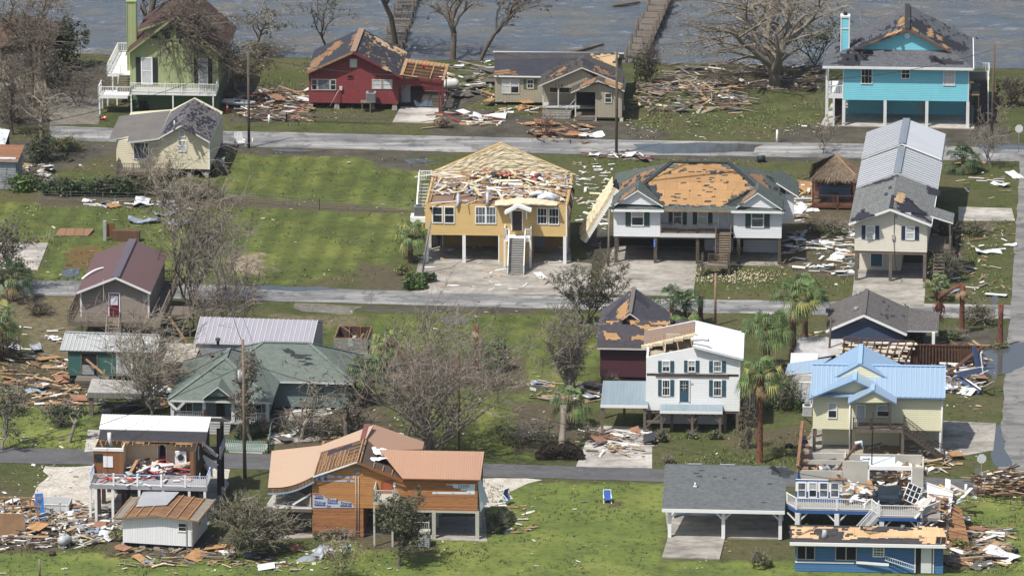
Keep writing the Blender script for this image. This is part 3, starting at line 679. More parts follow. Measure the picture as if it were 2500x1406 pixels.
# ---- red house with open carport
def red_house():
 h=House('red_house','dark red lap sided house with torn black roof and a stripped carport','house',754,266,-4)
 rd=siding('#7c2e30',.17,'#5d2326',.5);rt=paint('#6e2a2c');zf=h.z(754,251)
 x0,x1,zb,zt=walls(h,754,972,176,251,0,9,rd,(862,128),vbr=255,vtr=185)
 mb,pl,pr,EL,PK,ER,yb=gable_y(h,(746,178),(862,126),(984,189),(878,70),-.7,.16,FELT,RAFT)
 for k,px in enumerate(([(747,177),(775,163),(790,140),(775,138),(760,150)],[(780,140),(812,112),(832,98),(838,106),(800,138)],[(848,118),(858,112),(872,86),(866,84)])):patch(h,mb,pl,px,OSBR,.012,k,.4,.35)
 rdg=MB()
 for k in range(22):y=-.7+(yb+.7)*k/22;rdg.beam((PK.x,y,PK.z+.02),(PK.x,y+(yb+.7)/22-.03,PK.z+.02),.62,.07,bare('#9c8068','#7a5f4c',2,.9))
 h.part('ridge_cap',rdg)
 for k,px in enumerate(([(886,78),(992,128),(990,142),(960,126),(900,92)],[(938,160),(955,170),(958,176),(936,168)],[(905,96),(922,102),(925,112),(908,104)])):patch(h,mb,pr,px,OSBP,.012,k+5,.4,.4)
 tabs(h,mb,pr,[(870,128),(975,180),(990,130),(882,80)],60,OSBR,.016,3,(.2,.8),(1,2));tabs(h,mb,pr,[(870,128),(975,180),(990,130),(882,80)],90,shingle('#3a3d48','#30323c'),.02,8,(.3,1.1),(1,2))
 h.part('roof',mb)
 q=MB();fascia(q,[EL,PK],RAFT,.2);fascia(q,[PK,ER],rt,.22)
 for k in range(14):t=(k+.5)/14;p=EL.lerp(PK,t);q.box(p.x-.05,p.x+.05,-.66,-.02,p.z-.3,p.z-.16,RAFT)
 h.part('barge_board',q)
 win(h,0,(760,193,775,221),1,2,paint('#a9a6a0'),'dark');win(h,0,(775,193,806,221),1,1,paint('#a9a6a0'),'grey');win(h,0,(806,194,821,221),1,2,paint('#a9a6a0'),'dark')
 win(h,0,(908,194,932,218),1,2,paint('#b5b2aa'),'blind');win(h,0,(934,194,958,218),1,2,paint('#b5b2aa'),'blind');win(h,0,(854,144,872,165),1,1,paint('#b5b2aa'),'blind',name='attic_vent')
 for r in((848,183,863,193),(915,183,925,192)):win(h,0,r,1,1,rt,'open',name='vent')
 q=MB();A=h.P(829,211);B=h.P(836,220);q.box(A.x,B.x,-.2,-.01,B.z,A.z,paint('#b8b8b4'));q.tube([(A.x+.1,-.1,B.z),(A.x+.1,-.1,zf)],.03,6,rt);q.tube([(A.x-.1,-.12,B.z),(h.x(806,250),-.5,.4)],.02,5,paint('#b8b8b4'));h.part('meter_box',q)
 q=MB();q.box(h.x(882,248),h.x(906,248),-1.4,-.3,h.z(882,250,-1),h.z(882,250,-1)+.06,WOODP)
 for u in(884,904):
  for y in(-1.3,-.4):x=h.x(u,260,y);q.box(x-.06,x+.06,y-.06,y+.06,0,h.z(882,250,-1),WOODP)
 h.part('equipment_stand',q);acunit(h,h.x(906,240,-.8)+.0,-.85,h.z(882,250,-1)+.07,None,'#8d9090',1.0)
 for u in(758,822,908,963):
  for y in(.3,4,8):
   q=MB();x=h.x(u,258);q.hexa([(x-.3,y-.3,0),(x+.3,y-.3,0),(x+.3,y+.3,0),(x-.3,y+.3,0),(x-.2,y-.2,zf-.02),(x+.2,y-.2,zf-.02),(x+.2,y+.2,zf-.02),(x-.2,y+.2,zf-.02)],STONE);h.part('pier',q)
 xe=h.x(1078,200);zb0=h.z(980,205);zb1=h.z(1076,210);q=MB();q.box(x1,xe,-.08,.06,h.z(1030,210),h.z(1030,193),rt);q.box(xe-.1,xe+.05,0,6.5,h.z(1030,210),h.z(1030,196),rt)
 for u in(1072,1079):
  x=h.x(u,210);q.box(x-.06,x+.06,-.1,.1,0,h.z(1030,205),rt)
 for y in(2.5,6.4):q.box(xe-.08,xe+.04,y-.06,y+.06,0,h.z(1030,205),rt)
 for s,u in((1,978),(-1,1070)):x=h.x(u,215);q.beam((x,0,h.z(u,225)),(x+s*.7,0,h.z(u,204)),.1,.12,rt)
 h.part('carport_frame',q)
 zr,zl=ER.z+.05,h.z(1080,198);q=MB()
 P=lambda f,y:Vector((x1+.2+(xe+.3-x1-.2)*f,y,zr+(zl-zr)*f))
 for k in range(6):y=-.3+6.6*k/5;q.beam(P(0,y),P(1,y),.07,.17,rt)
 for k in range(5):f=(k+.4)/5;q.beam(P(f,-.4)+Vector((0,0,.12)),P(f,6.5)+Vector((0,0,.12)),.12,.05,RAFT)if k%2 else None
 for k in range(12):f=k/12;q.beam(P(f+.03,5.2)+Vector((0,0,.14)),P(f+.03,6.6)+Vector((0,0,.14)),.36,.03,WOODN)
 q.beam(P(.03,-.4)+Vector((0,0,.14)),P(.03,6.4)+Vector((0,0,.14)),.5,.04,WOODN);q.beam(P(.97,-.4)+Vector((0,0,.14)),P(.97,6.4)+Vector((0,0,.14)),.3,.04,RAFT);q.beam(P(.0,-.35)+Vector((0,0,.14)),P(.4,-.35)+Vector((0,0,.14)),.4,.04,WOODN)
 h.part('carport_roof',q)
 m=MB();m.box(x1+.05,xe-.2,8.6,8.7,0,1.2,rt);h.part('back_wall',m)
 door(h,1.6,(980,208,1002,250),paint('#7d848c'),paint('#7d848c'))
 return h
RH=red_house()
# ---- tan board cottage by the water
def tan_cottage():
 h=House('tan_cottage','tan board and batten cottage with two front gables and a stripped dark roof','house',1322,283,-3)
 tn=boards('#a39b84',.3,'#8a8270',.35,.07);TT=paint('#c6c2b4');zf=h.z(1322,262)
 yr=4.2
 xa,xb=h.x(1208,240,yr),h.x(1325,240,yr);xr=h.x(1512,200,yr);ze=h.z(1210,184,yr);zr0=h.z(1210,244,yr)
 m=MB();m.box(xa,xr,yr,yr+8,min(.35,zr0),ze,tn);h.part('rear_wall',m)
 fp=front_plane(Vector((0,yr-.5,ze)),.36);mb=MB()
 mb2=roofpoly(h,mb,fp,[(1206,185),(1512,190),(1500,129),(1208,128)],.15,FELT,TRIM);ym=max(p.y for p in mb2)
 mb.slab([(xa-.4,ym,mb2[2].z),(xr+.3,ym,mb2[2].z),(xr+.3,ym+5,mb2[2].z-1.9),(xa-.4,ym+5,mb2[2].z-1.9)],.15,FELT,TRIM)
 patch(h,mb,fp,[(1206,184),(1235,180),(1262,184),(1250,170),(1225,172),(1210,176)],OSBR,.012,1,.3,.35)
 patch(h,mb,fp,[(1440,134),(1500,132),(1510,180),(1485,172),(1460,150)],OSBP,.012,2,.4,.4);patch(h,mb,fp,[(1208,146),(1460,140),(1490,130),(1208,130)],bare('#34343a','#4a4642',1,.9),.01,7,.5,.2)
 h.part('rear_roof',mb)
 m=MB();a=h.x(1324,255);b=h.x(1452,255);pk=h.P(1420,171);zt=h.z(1326,206);m.prism([(a,zt-.35),(b+.6,zt-.35),(b+.6,zt+.5),(pk.x,pk.z),(a,zt)],'y',0,6,tn);m.box(a,b,2.0,6,zf,zt-.05,tn);h.part('wall',m)
 mb,pl,pr,EL,PK,ER,yb=gable_y(h,(1316,209),(1421,165),(1520,205),(1413,133),-.45,.14,shingle('#55504b','#403d3b'),TT)
 patch(h,mb,pl,[(1345,196),(1375,180),(1385,160),(1360,172),(1342,186)],OSBR,.014,3,.3,.3);tabs(h,mb,pl,[(1330,200),(1415,166),(1408,140),(1340,170)],60,FELTK,.02,3);patch(h,mb,pr,[(1440,168),(1500,195),(1505,186),(1450,158)],OSBR,.014,4,.3,.3);tabs(h,mb,pr,[(1425,164),(1500,195),(1500,180),(1420,140)],60,FELT,.02,5);h.part('roof',mb)
 zb=h.z(1453,287,-2);m=MB();a2=h.x(1403,280,-2);b2=h.x(1453,288,-2);c2=h.x(1518,288,-2);pk2=h.P(1459,204,-2);zs=h.z(1405,224,-2);zs2=h.z(1517,222,-2)
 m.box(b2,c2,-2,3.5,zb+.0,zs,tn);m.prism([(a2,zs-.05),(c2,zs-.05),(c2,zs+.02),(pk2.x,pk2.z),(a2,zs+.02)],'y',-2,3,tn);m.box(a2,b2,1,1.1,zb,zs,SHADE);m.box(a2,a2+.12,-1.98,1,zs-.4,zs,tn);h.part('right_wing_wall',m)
 mb,pl,pr,EL2,PK2,ER2,yb2=gable_y(h,(1393,226),(1460,197),(1525,222),3.2,-2.5,.14,shingle('#5a524b','#44403d'),TT)
 patch(h,mb,pl,[(1410,218),(1452,200),(1455,190),(1425,200)],OSBR,.014,3,.3,.25);patch(h,mb,pr,[(1470,200),(1518,219),(1520,208),(1480,192)],OSBO,.014,4,.3,.25);h.part('right_wing_roof',mb)
 win(h,yr,(1225,193,1246,229),1,2,TT,'blind');win(h,yr,(1246,193,1268,229),1,2,TT,'half');win(h,yr,(1286,194,1303,217),2,2,TT,'dark',paint('#4d6152'))
 win(h,-2,(1476,227,1494,252),1,2,TT,'dark');win(h,2.0,(1340,212,1392,228),2,1,TT,'dark',name='porch_window')
 posts(h,(1326,1363),260,.1,zt-.3,TT,.13,zf);posts(h,(1405,),270,-1.9,zs,TT,.14,zb)
 q=MB();q.box(a,b,.0,2,zf-.12,zf,DECKW);q.box(a2,b2,-2,1,zb-.35,zb,WOODG);h.part('porch_floor',q)
 for k in range(4):q=MB();q.box(a,h.x(1395,270),-.3*(k+1),-.3*k,0,zf-.1-.17*(k+1)if k<3 else .05,boards('#8e8a80',.14,'#5d5a52'));h.part('step',q)
 railing(h,(h.x(1382,280,-1),-1.6,.15),(h.x(1404,262),0,zf),.9,paint('#7f8a92'),3,2,.06,pickets=False)
 for u in(1405,1452,1517):
  for y in(-1.8,2.8):q=MB();x=h.x(u,290,-2);q.box(x-.18,x+.18,y-.18,y+.18,-.02,zb-.02 if u>1450 else zb-.35,TT);h.part('pier',q)
 m=MB();m.box(b2,c2,-1.95,3.4,zb-.15,zb-.002,WOODD);h.part('floor_frame',m)
 text(h,'2 1 4',1364,209,-.0,.42,BLKT)
tan_cottage()
# ---- turquoise house on stilts
def blue_house():
 h=House('turquoise_stilt_house','bright turquoise house on white stilts with hipped grey roof and matching chimney','house',2058,309,-3.2)
 tq=siding('#6cc0ce',.19,'#5cadbb',.3);W_=paint('#d5d6d3',.15);RFm=shingle('#63656a','#4c4e52',tear=.0);BR=paint('#6e4a30');FK=shingle('#33343c','#2c2c33')
 zb=h.z(2058,244);x0,x1,_,zt=walls(h,2058,2364,164,244,0,12,tq)
 xl=h.x(2018,243);e=(2008,162)
 eL=h.P(2008,162,-.6);eR=h.P(2376,168,-.6);ze=h.z(2190,165,-.6)
 xm=h.P(2215,75,1.5).x
 fp=front_plane(Vector((0,-.6,ze)),.42);yg=2.2;zg=ze+.42*(yg+.6)
 mb=MB();A=Vector((eL.x,-.6,ze));B=Vector((eR.x,-.6,ze));PK=h.P(2215,72,yg-.5);xm=PK.x
 gl=h.P(2118,124,yg);gr_=h.P(2310,124,yg);slope=(PK.z-ze)/(xm-A.x)
 yB=h.Pz(2233,12,PK.z).y;L=plane(A,Vector((xm,0,PK.z)),A+Vector((0,5,0)));R_=plane(B,Vector((xm,0,PK.z)),B+Vector((0,5,0)))
 zl=lambda x:ze+(x-A.x)*slope;zr=lambda x:ze+(B.x-x)*(PK.z-ze)/(B.x-xm)
 xi=A.x+(zg-ze)/slope;xj=B.x-(zg-ze)/((PK.z-ze)/(B.x-xm))
 mb.slab([A,B,(xj,yg,zg),(xi,yg,zg)],.16,RFm,W_)
 mb.slab([A,(xi,yg,zg),(xi,yg-.5,zg),(xm,yg-.5,PK.z),(xm,yB,PK.z),h.Pp(2076,91,L),h.Pp(2022,120,L)],.16,RFm,W_)
 mb.slab([B,B+Vector((0,yB+.6,0)),(xm,yB,PK.z),(xm,yg-.5,PK.z),(xj,yg-.5,zg),(xj,yg,zg)],.16,RFm,W_)
 P1=fp
 patch(h,mb,P1,[(2030,158),(2100,158),(2122,140),(2145,128),(2110,124),(2060,138)],FK,.014,1,.4,.5);patch(h,mb,P1,[(2270,140),(2320,145),(2340,158),(2290,154)],FK,.014,2,.4,.6)
 patch(h,mb,L,[(2110,118),(2150,96),(2212,70),(2222,40),(2200,40),(2150,70),(2090,100)],FK,.012,3,.5,.6)
 tabs(h,mb,L,[(2085,110),(2212,66),(2225,25),(2090,85)],90,RFm,.02,3,(.3,1.4),(1,3));tabs(h,mb,L,[(2030,150),(2110,118),(2085,96),(2030,120)],40,FK,.02,33,(.3,1.2),(1,2))
 for k,px in enumerate(([(2158,92),(2200,78),(2198,72),(2165,84)],[(2190,65),(2205,62),(2212,46),(2200,44)])):patch(h,mb,L,px,OSBO,.026,k,.3,.3)
 patch(h,mb,R_,[(2222,70),(2300,110),(2345,130),(2360,120),(2300,85),(2240,50),(2228,40)],FK,.012,4,.5,.7)
 for k,px in enumerate(([(2226,66),(2240,72),(2242,78),(2228,76)],[(2265,72),(2275,72),(2280,90),(2262,90)],[(2286,88),(2300,92),(2298,100),(2288,98)],[(2302,108),(2318,116),(2314,120),(2304,116)])):patch(h,mb,R_,px,OSBO,.026,k+9,.3,.25)
 tabs(h,mb,R_,[(2228,68),(2350,135),(2390,95),(2240,25)],60,FK,.02,6,(.3,1),(1,2));h.part('roof',mb)
 rdg=MB();rdg.beam((xm,yg-.55,PK.z+.03),(xm,yB,PK.z+.03),.55,.1,shingle('#3d3e42','#333')if False else FELTK);h.part('ridge_cap',rdg)
 m=MB();m.face([(xi+.1,yg,zg-.05),(xj-.1,yg,zg-.05),(xm,yg,PK.z-.12)],tq);h.part('gable_wall',m)
 q=MB();fascia(q,[(xi,yg-.5,zg+.02),(xm,yg-.5,PK.z),(xj,yg-.5,zg+.02)],BR,.2);h.part('barge_board',q)
 q=MB();c=h.P(2215,88,yg);q.tube([(c.x,yg-.06,c.z),(c.x,yg-.01,c.z)],.3,16,W_);h.part('gable_vent',q)
 q=MB();q.box(A.x,B.x,-.7,-.58,ze-.22,ze+.02,W_);q.box(B.x-.02,B.x+.1,-.6,yB,ze-.22,ze+.0,W_);h.part('gutter',q)
 q=MB();cx0,cx1=h.x(2053,100,3),h.x(2073,100,3);zc=h.z(2063,42,3);q.box(cx0,cx1,3,3.9,zt-1,zc,tq)
 for x in(cx0,cx1):q.box(x-.06,x+.06,2.94,3.06,zt,zc,W_)
 q.box(cx0-.08,cx1+.08,2.92,3.98,zc-.08,zc+.1,W_);q.box(cx0,cx1,2.95,3,zc-1.3,zc-1.2,W_);q.tube([((cx0+cx1)/2,3.45,zc+.1),((cx0+cx1)/2,3.45,zc+.4)],.22,10,BLKT);h.part('chimney',q)
 win(h,0,(2102,166,2130,206),3,2,W_,'dark');win(h,0,(2200,167,2222,193),2,2,W_,'dark');win(h,0,(2303,168,2332,210),3,2,W_,'blind')
 trim_corner(h,(x0,x1),0,zb,zt,W_,.1)
 for u in(2060,2161,2263,2363):
  for y in(.15,4,8):
   x=h.x(u,250);q=MB();q.box(x-.16,x+.16,y-.16,y+.16,0,zb-.02,W_);h.part('post',q)
 m=MB();m.box(h.x(2070,250,5),h.x(2356,250,5),5,11.8,.05,zb-.05,tq);h.part('lower_wall',m)
 m=MB();m.box(h.x(2240,255,5),h.x(2256,255,5),4.95,4.995,.06,2.0,paint('#9fb0b4'));h.part('lower_door',m)
 zp=h.z(2022,230);q=MB();q.box(xl-.1,x0-.03,-.02,6,zp-.45,zp-.1,W_);h.part('porch_floor',q)
 railing(h,(xl+.05,.05,zp-.1),(x0-.1,.05,zp-.1),1.0,W_,.17,2);railing(h,(xl+.05,.1,zp-.1),(xl+.05,6,zp-.1),1.0,W_,.17,4)
 for y in(.05,3,6):q=MB();q.box(xl-.12,xl+.12,y-.12,y+.12,0,ze-.15,W_);h.part('post',q)
 for x in(xl+.75,):q=MB();q.box(x-.1,x+.1,-.05,.15,0,zp-.45,W_);h.part('post',q)
 stairs(h,(h.x(2044,245)+.05,3.4,zp-.3),(h.x(2044,300)+.05,.2,.1),(.5,0,0),12,WOODD,WOODD)
 xs=x1+1.5;q=MB();q.box(x1+.05,x1+2.2,8.6,12,zb+.0,zb+.15,WOODP);h.part('landing',q)
 stairs(h,(x1+1.35,8.8,zb+.1),(x1+1.35,1.6,.1),(.7,0,0),15,bare('#4b423d','#35302c',2,.85),bare('#5a504a','#423a35',2,.85))
 railing(h,(x1+2.1,8.8,zb+.1),(x1+2.1,1.6,.1),.95,W_,9,4,.1,pickets=False);railing(h,(x1+.1,11.9,zb+.15),(x1+2.2,11.9,zb+.15),1.0,W_,.17,2);railing(h,(x1+2.2,8.8,zb+.15),(x1+2.2,11.9,zb+.15),1.0,W_,.17,2)
 zq=h.z(2384,228,.8);q=MB();q.box(x1+.25,x1+1.15,.3,1.3,zq-.12,zq,WOODN)
 for x in(x1+.32,x1+1.08):
  for y in(.38,1.2):q.box(x-.06,x+.06,y-.06,y+.06,0,zq-.1,WOODD)
 h.part('equipment_stand',q);acunit(h,x1+.7,.8,zq,None,'#4d5357',.95)
blue_house()
# ---- yellow house without its roof
def yellow_house():
 h=House('yellow_house','mustard yellow stilt house whose roof is gone, attic floor littered with wreckage','house',1038,641,-3)
 yl=siding('#c8a765',.2,'#b09354',.35);W_=TRIM;zb=h.z(1038,573);D=12.5
 x0=h.x(1038,573);x1=h.x(1384,577);zt=h.z(1038,499)
 m=MB();m.box(x0,x1,0,.2,zb,zt,yl).box(x0,x0+.2,.2,D,zb,zt,yl).box(x1-.2,x1,.2,D,zb,zt,yl).box(x0+.2,x1-.2,D-.2,D,zb,zt,yl);h.part('wall',m)
 m=MB();m.box(x0+.2,x1-.2,.2,D-.2,zb,zb+.2,WOODD);h.part('floor',m)
 m=MB();bd=boards('#917660',.17,'#6d5444',.7,.07,1);dk=bare('#3b3631','#5b4a3c',1,.9);lt=boards('#b9a48c',.17,'#8f7760',.6,.07,1)
 R=random.Random(5);nx,ny=6,4
 for i in range(nx):
  for j in range(ny):
   a,b=x0+.2+(x1-x0-.4)*i/nx,x0+.2+(x1-x0-.4)*(i+1)/nx;c,d=.2+(D-.4)*j/ny,.2+(D-.4)*(j+1)/ny
   mt=R.choice([bd,bd,bd,lt,dk if i>5 else bd]);m.box(a,b,c,d,zt-.2,zt-.06-R.random()*.04,mt)
 for i in range(nx+1):a=x0+.2+(x1-x0-.4)*i/nx+R.uniform(-.3,.3);m.box(a-.04,a+.04,.2+R.random()*3,D-.2-R.random()*4,zt-.1,zt+.1,RAFT if i%2 else WOODN)if i!=4 else None
 for y in(.25,4.4,8.2,D-.3):m.box(x0+.1,x1-.1,y-.06,y+.06,zt-.05,zt+.1,WOODN)
 h.part('attic_floor',m)
 m=MB();gp=h.P(1222,350,D);n=40;L=[]
 for k in range(n+1):
  f=k/n;x=x0-.3+(x1-x0+.6)*f;z=zt+(gp.z-zt)*(1-abs(2*f-1));L.append((x,z))
 g=26
 V=[]
 for k in range(n+1):
  for j in range(g+1):
   x,z=L[k];zz=zt-.05+(z-zt+.05)*j/g;V.append((x,D-.35-.17*abs(mnoise.noise(Vector((x*1.3,zz*2.2,2))))-.12*abs(mnoise.noise(Vector((x*4,zz*5,7)))),zz))
 m.raw(V,[(k*(g+1)+j,(k+1)*(g+1)+j,(k+1)*(g+1)+j+1,k*(g+1)+j+1)for k in range(n)for j in range(g)],FOAM)
 m.prism([(L[0][0],zt-.1),(L[-1][0],zt-.1),(gp.x,gp.z+.12)],'y',D-.25,D+.05,yl);h.part('rear_gable',m,'rear gable coated with cream spray foam')
 m=MB();V=[];A=h.P(1208,494,-.5);B=h.P(1360,490,-.3)
 for i in range(31):
  f=i/30;z=zt+.12+.35*math.sin(f*3.1)+.1*mnoise.noise(Vector((f*9,0,0)));x=A.x+(B.x-A.x)*f
  for j,(y,dz)in enumerate(((-.75,-.14),(-.75,0),(-.4,.14),(.3,.22),(.6,0))):V.append((x,y+.1*mnoise.noise(Vector((x,j,0))),z+dz+.06*mnoise.noise(Vector((x*3,j*2,4)))))
 m.raw(V,[(i*5+j,(i+1)*5+j,(i+1)*5+j+1,i*5+j+1)for i in range(30)for j in range(4)],FOAM);m.beam((A.x,-.76,zt+.1),(B.x,-.76,zt+.2),.05,.12,WOODD);h.part('torn_eave',m,'strip of torn eave foam sagging over the front porch')
 for r in((1055,504,1081,545),(1084,504,1110,546),(1311,507,1336,548),(1339,508,1365,549)):win(h,0,r,3 if r[0]>1300 else 1,2,W_,'dark')
 win(h,0,(1160,504,1186,547),3,2,W_,'grey');win(h,0,(1186,504,1212,547),3,2,W_,'grey');door(h,0,(1248,512,1277,563),paint('#3a2a28'))
 trim_corner(h,(x1-.05,),0,zb,zt,W_)
 posts(h,(1042,1133,1379),575,.13,zb-.01,WHITE,.32)
 for u in(1042,1379):
  for y in(4.2,8.3):q=MB();x=h.x(u,575);q.box(x-.14,x+.14,y-.14,y+.14,0,zb-.01,WHITE);h.part('post',q)
 m=MB();a,b=h.x(1218,600),h.x(1297,600);m.box(a,b,.03,6,.05,zb-.01,yl);h.part('stair_block',m);trim_corner(h,(a,),.03,.05,zb,W_)
 m=MB();m.box(x0,x1,6,6.15,.05,zb-.01,siding('#a9853f',.2,'#8a6c38',.4));m.box(x0,x0+.3,5,6,0,zb,yl);h.part('lower_wall',m)
 door(h,6,(1058,572,1082,604),boards('#c9c7c2',.15,'#3c3c3c',1,.2),WHITE);door(h,6,(1303,579,1331,606),paint('#8c97a6'),paint('#8c97a6'))
 zp=h.z(1263,566,-1.5)+.1;a,b=h.x(1230,570,-1.5),h.x(1297,570,-1.5);q=MB();q.box(a,b,-1.6,-.02,zb-.15,zb+.1,W_);h.part('porch_floor',q);zp=zb+.1
 for x,y in((a+.08,-1.5),(b-.08,-1.5)):q=MB();q.box(x-.1,x+.1,y-.1,y+.1,0,zb-.15,WHITE);h.part('post',q)
 sa,sb=h.x(1243,572,-1.6),h.x(1282,572,-1.6);railing(h,(a+.06,-1.55,zp),(sa-.04,-1.55,zp),1.0,WHITE,.16,2);railing(h,(sb+.04,-1.55,zp),(b-.06,-1.55,zp),1.0,WHITE,.16,2)
 for x in(a+.06,b-.06):railing(h,(x,-1.55,zp),(x,-.1,zp),1.0,WHITE,.16,2)
 yb=h.Pz(1258,672,.0).y;stairs(h,((sa+sb)/2,-1.6,zp),((sa+sb)/2,yb,.05),((sb-sa)/2,0,0),15,boards('#a3a29c',.12,'#77756f',.5,.06,1),bare('#77756f','#5b5954',2,.8),rails=WHITE)
 mb,pl,pr,EL,PK,ER,y_=gable_y(h,(1232,518),(1264,500),(1297,512),.0,-1.4,.1,W_,W_);fascia(mb,[EL,PK,ER],W_,.26,.07)
 for x in(EL.x+.5,ER.x-.5):mb.beam((x,-.05,PK.z-1.7),(x,-1.1,PK.z-.75),.09,.12,W_);mb.box(x-.05,x+.05,-.1,-.01,PK.z-1.8,PK.z-.7,W_)
 h.part('porch_roof',mb)
 xs=x0-.6;stairs(h,(xs-.1,9.5,zt-.4),(xs-.1,4.6,zb),(.45,0,0),12,boards('#a3a29c',.12,'#77756f',.5,.06,1));railing(h,(xs-.6,9.5,zt-.4),(xs-.6,4.6,zb),1.0,WHITE,9,3,.12,pickets=False);railing(h,(xs-.6,10.3,zt-.4),(x0,10.3,zt-.4),1.0,WHITE,.16,2)
 q=MB();q.box(x0-1.5,x0-.02,.8,2.4,zb+1.0,zb+1.5,W_);q.beam((x0-1.4,1,zb+1),(x0-.05,1,zb-.6),.1,.12,W_);h.part('equipment_stand',q);acunit(h,x0-.7,1.6,zb+1.52,None,'#7d7f7a',.95)
 for x,z in((h.x(1045,500),zt+.05),):q=MB();q.tube([(x+.3,-.1,zt-.35),(x+.3,-.35,zt-.35)],.13,8,BLKT);h.part('floodlight',q)
 for u,v0,v1 in((1118,482,508),(1190,476,503)):
  q=MB();p=h.P(u,v0,.2);e=h.P(u-4,v1,-.2);q.tube([p+Vector((0,.8,.1)),p,p.lerp(e,.5)+Vector((.1,-.1,0)),e],[.17,.17,.15,.07],8,paint('#aeb3bb',.3,.35));h.part('hanging_duct',q)
 return h,x0,x1,zt,D
YH=yellow_house()
# ---- white hip house
def white_house():
 h=House('white_hip_house','white stilt house with green shutters and a hip roof stripped to orange sheathing','house',1498,643,-2.6)
 wh=siding('#d3d5d6',.17,'#bfc2c4',.2);GS=paint('#2e4a47');RG=shingle('#5a645f','#49524e');FK=shingle('#3a4041','#303536');OW=OSBO;BW=bare('#5e5447','#443c33',2.5,.85)
 zb=h.z(1498,577);zt=h.z(1498,508);D=11.5;xa,xb,xc,xd=[h.x(u,577)for u in(1498,1612,1791,1908)]
 m=MB();m.box(xa,xb,0,D,zb,zt,wh).box(xc,xd,0,D,zb,zt,wh).box(xb,xc,1.7,D,zb,zt,wh);h.part('wall',m)
 ze=zt+.02;yf=-.6;A=h.P(1492,507,yf);B=h.P(1914,513,yf);r0=h.P(1632,396,D/2);yR=D/2
 mp=front_plane(Vector((0,yf,ze)),0.44);rl=h.Pp(1640,396,mp);rr=h.Pp(1778,398,mp);yR=(rl.y+rr.y)/2;zR=ze+.44*(yR-yf);rl=Vector((rl.x,yR,zR));rr=Vector((rr.x,yR,zR))
 a=Vector((A.x,yf,ze));b=Vector((B.x,yf,ze));yB=2*yR-yf;c=Vector((B.x,yB,ze));d=Vector((A.x,yB,ze));mb=MB()
 mb.slab([a,b,rr,rl],.16,RG,TRIM);mb.slab([b,c,rr],.16,RG,TRIM);mb.slab([c,d,rl,rr],.16,RG,TRIM);mb.slab([d,a,rl],.16,RG,TRIM)
 PF=plane(a,b,rr);PL=plane(a,d,rl);PR=plane(b,c,rr)
 patch(h,mb,PF,[(1655,399),(1762,400),(1800,425),(1838,462),(1790,480),(1772,502),(1628,501),(1600,480),(1575,448),(1610,428)],OW,.014,1,.3,.5)
 tabs(h,mb,PF,[(1640,495),(1770,498),(1780,415),(1660,410)],42,FK,.03,4,(.15,.7),(1,1))
 for k,px in enumerate(([(1612,424),(1632,418),(1634,424),(1616,428)],[(1735,420),(1764,420),(1764,424),(1735,424)],[(1575,450),(1600,455),(1605,475),(1625,500),(1605,503),(1580,478)],[(1772,500),(1800,475),(1836,462),(1840,470),(1800,503)])):patch(h,mb,PF,px,FK,.03,k,.3,.35)
 patch(h,mb,PL,[(1505,490),(1545,462),(1590,430),(1600,412),(1575,418),(1520,445),(1505,475)],OSBR,.014,2,.35,.4);tabs(h,mb,PL,[(1505,488),(1590,430),(1600,410),(1510,450)],25,FK,.03,7,(.3,1),(1,3))
 patch(h,mb,PR,[(1832,425),(1862,428),(1880,460),(1905,495),(1895,500),(1860,462)],OSBR,.014,3,.35,.35);tabs(h,mb,PR,[(1860,440),(1905,480),(1935,465),(1870,425)],14,FK,.03,8,(.3,1),(1,3));h.part('roof',mb)
 cap=MB()
 for p,q in((a,rl),(b,rr),(rl,rr)):cap.beam(p+Vector((0,0,.04)),q+Vector((0,0,.04)),.45,.08,FK)
 h.part('ridge_cap',cap)
 for(u0,v0),(up,vp),(u1,v1)in(((1500,500),(1557,465),(1619,504)),((1797,507),(1850,471),(1911,512))):
  mb,pl,pr,EL,PK,ER,y_=gable_y(h,(u0,v0),(up,vp),(u1,v1),3.5,-.55,.12,RG,TRIM)
  patch(h,mb,pl,[PK+Vector((-.2,.6,-.12)),EL+Vector((.5,.2,.3)),EL+Vector((.7,1.6,.35)),PK+Vector((-.3,2.2,-.2))],OSBR,.014,3,.3,.2)
  h.part('gablet_roof',mb);m=MB();m.face([EL+Vector((.35,.3,.02)),ER+Vector((-.35,.3,.02)),PK+Vector((0,.3,-.15))],wh);h.part('gablet_wall',m)
 q=MB();q.box(a.x,xb+.35,yf-.04,yf+.04,ze-.22,ze+.0,TRIM).box(xc-.25,b.x,yf-.04,yf+.04,ze-.22,ze,TRIM).box(xb+.36,xc-.26,yf-.02,yf+.04,ze-.16,ze,RAFT);h.part('fascia',q)
 m=MB();w0,w1=xd-.1,h.x(1937,545,6);m.box(w0,w1,6,10.5,zb,zt-.05,wh);mb=MB();mb.slab([(xd-.6,5.4,zt+1.3),(w1+.5,5.4,zt-.1),(w1+.5,11,zt-.1),(xd-.6,11,zt+1.3)],.15,RG,TRIM);h.part('side_wall',m);h.part('side_roof',mb)
 win(h,0,(1541,508,1572,552),1,2,TRIM,'half',GS);win(h,0,(1834,511,1865,556),1,2,TRIM,'grey',GS)
 win(h,1.7,(1643,509,1666,549),1,2,TRIM,'grey',GS);win(h,1.7,(1703,510,1728,549),1,2,TRIM,'blind',GS);door(h,1.7,(1753,511,1780,560),paint('#c7c9ca'))
 zp=zb+.45;q=MB();q.box(xb+.02,h.x(1747,570,-.1),-.12,1.68,zb+.0,zb+.4,paint('#c9c9c7'));q.box(xb+.02,xc-.02,-.1,1.68,zb+.4,zp,WOODG);h.part('porch_floor',q)
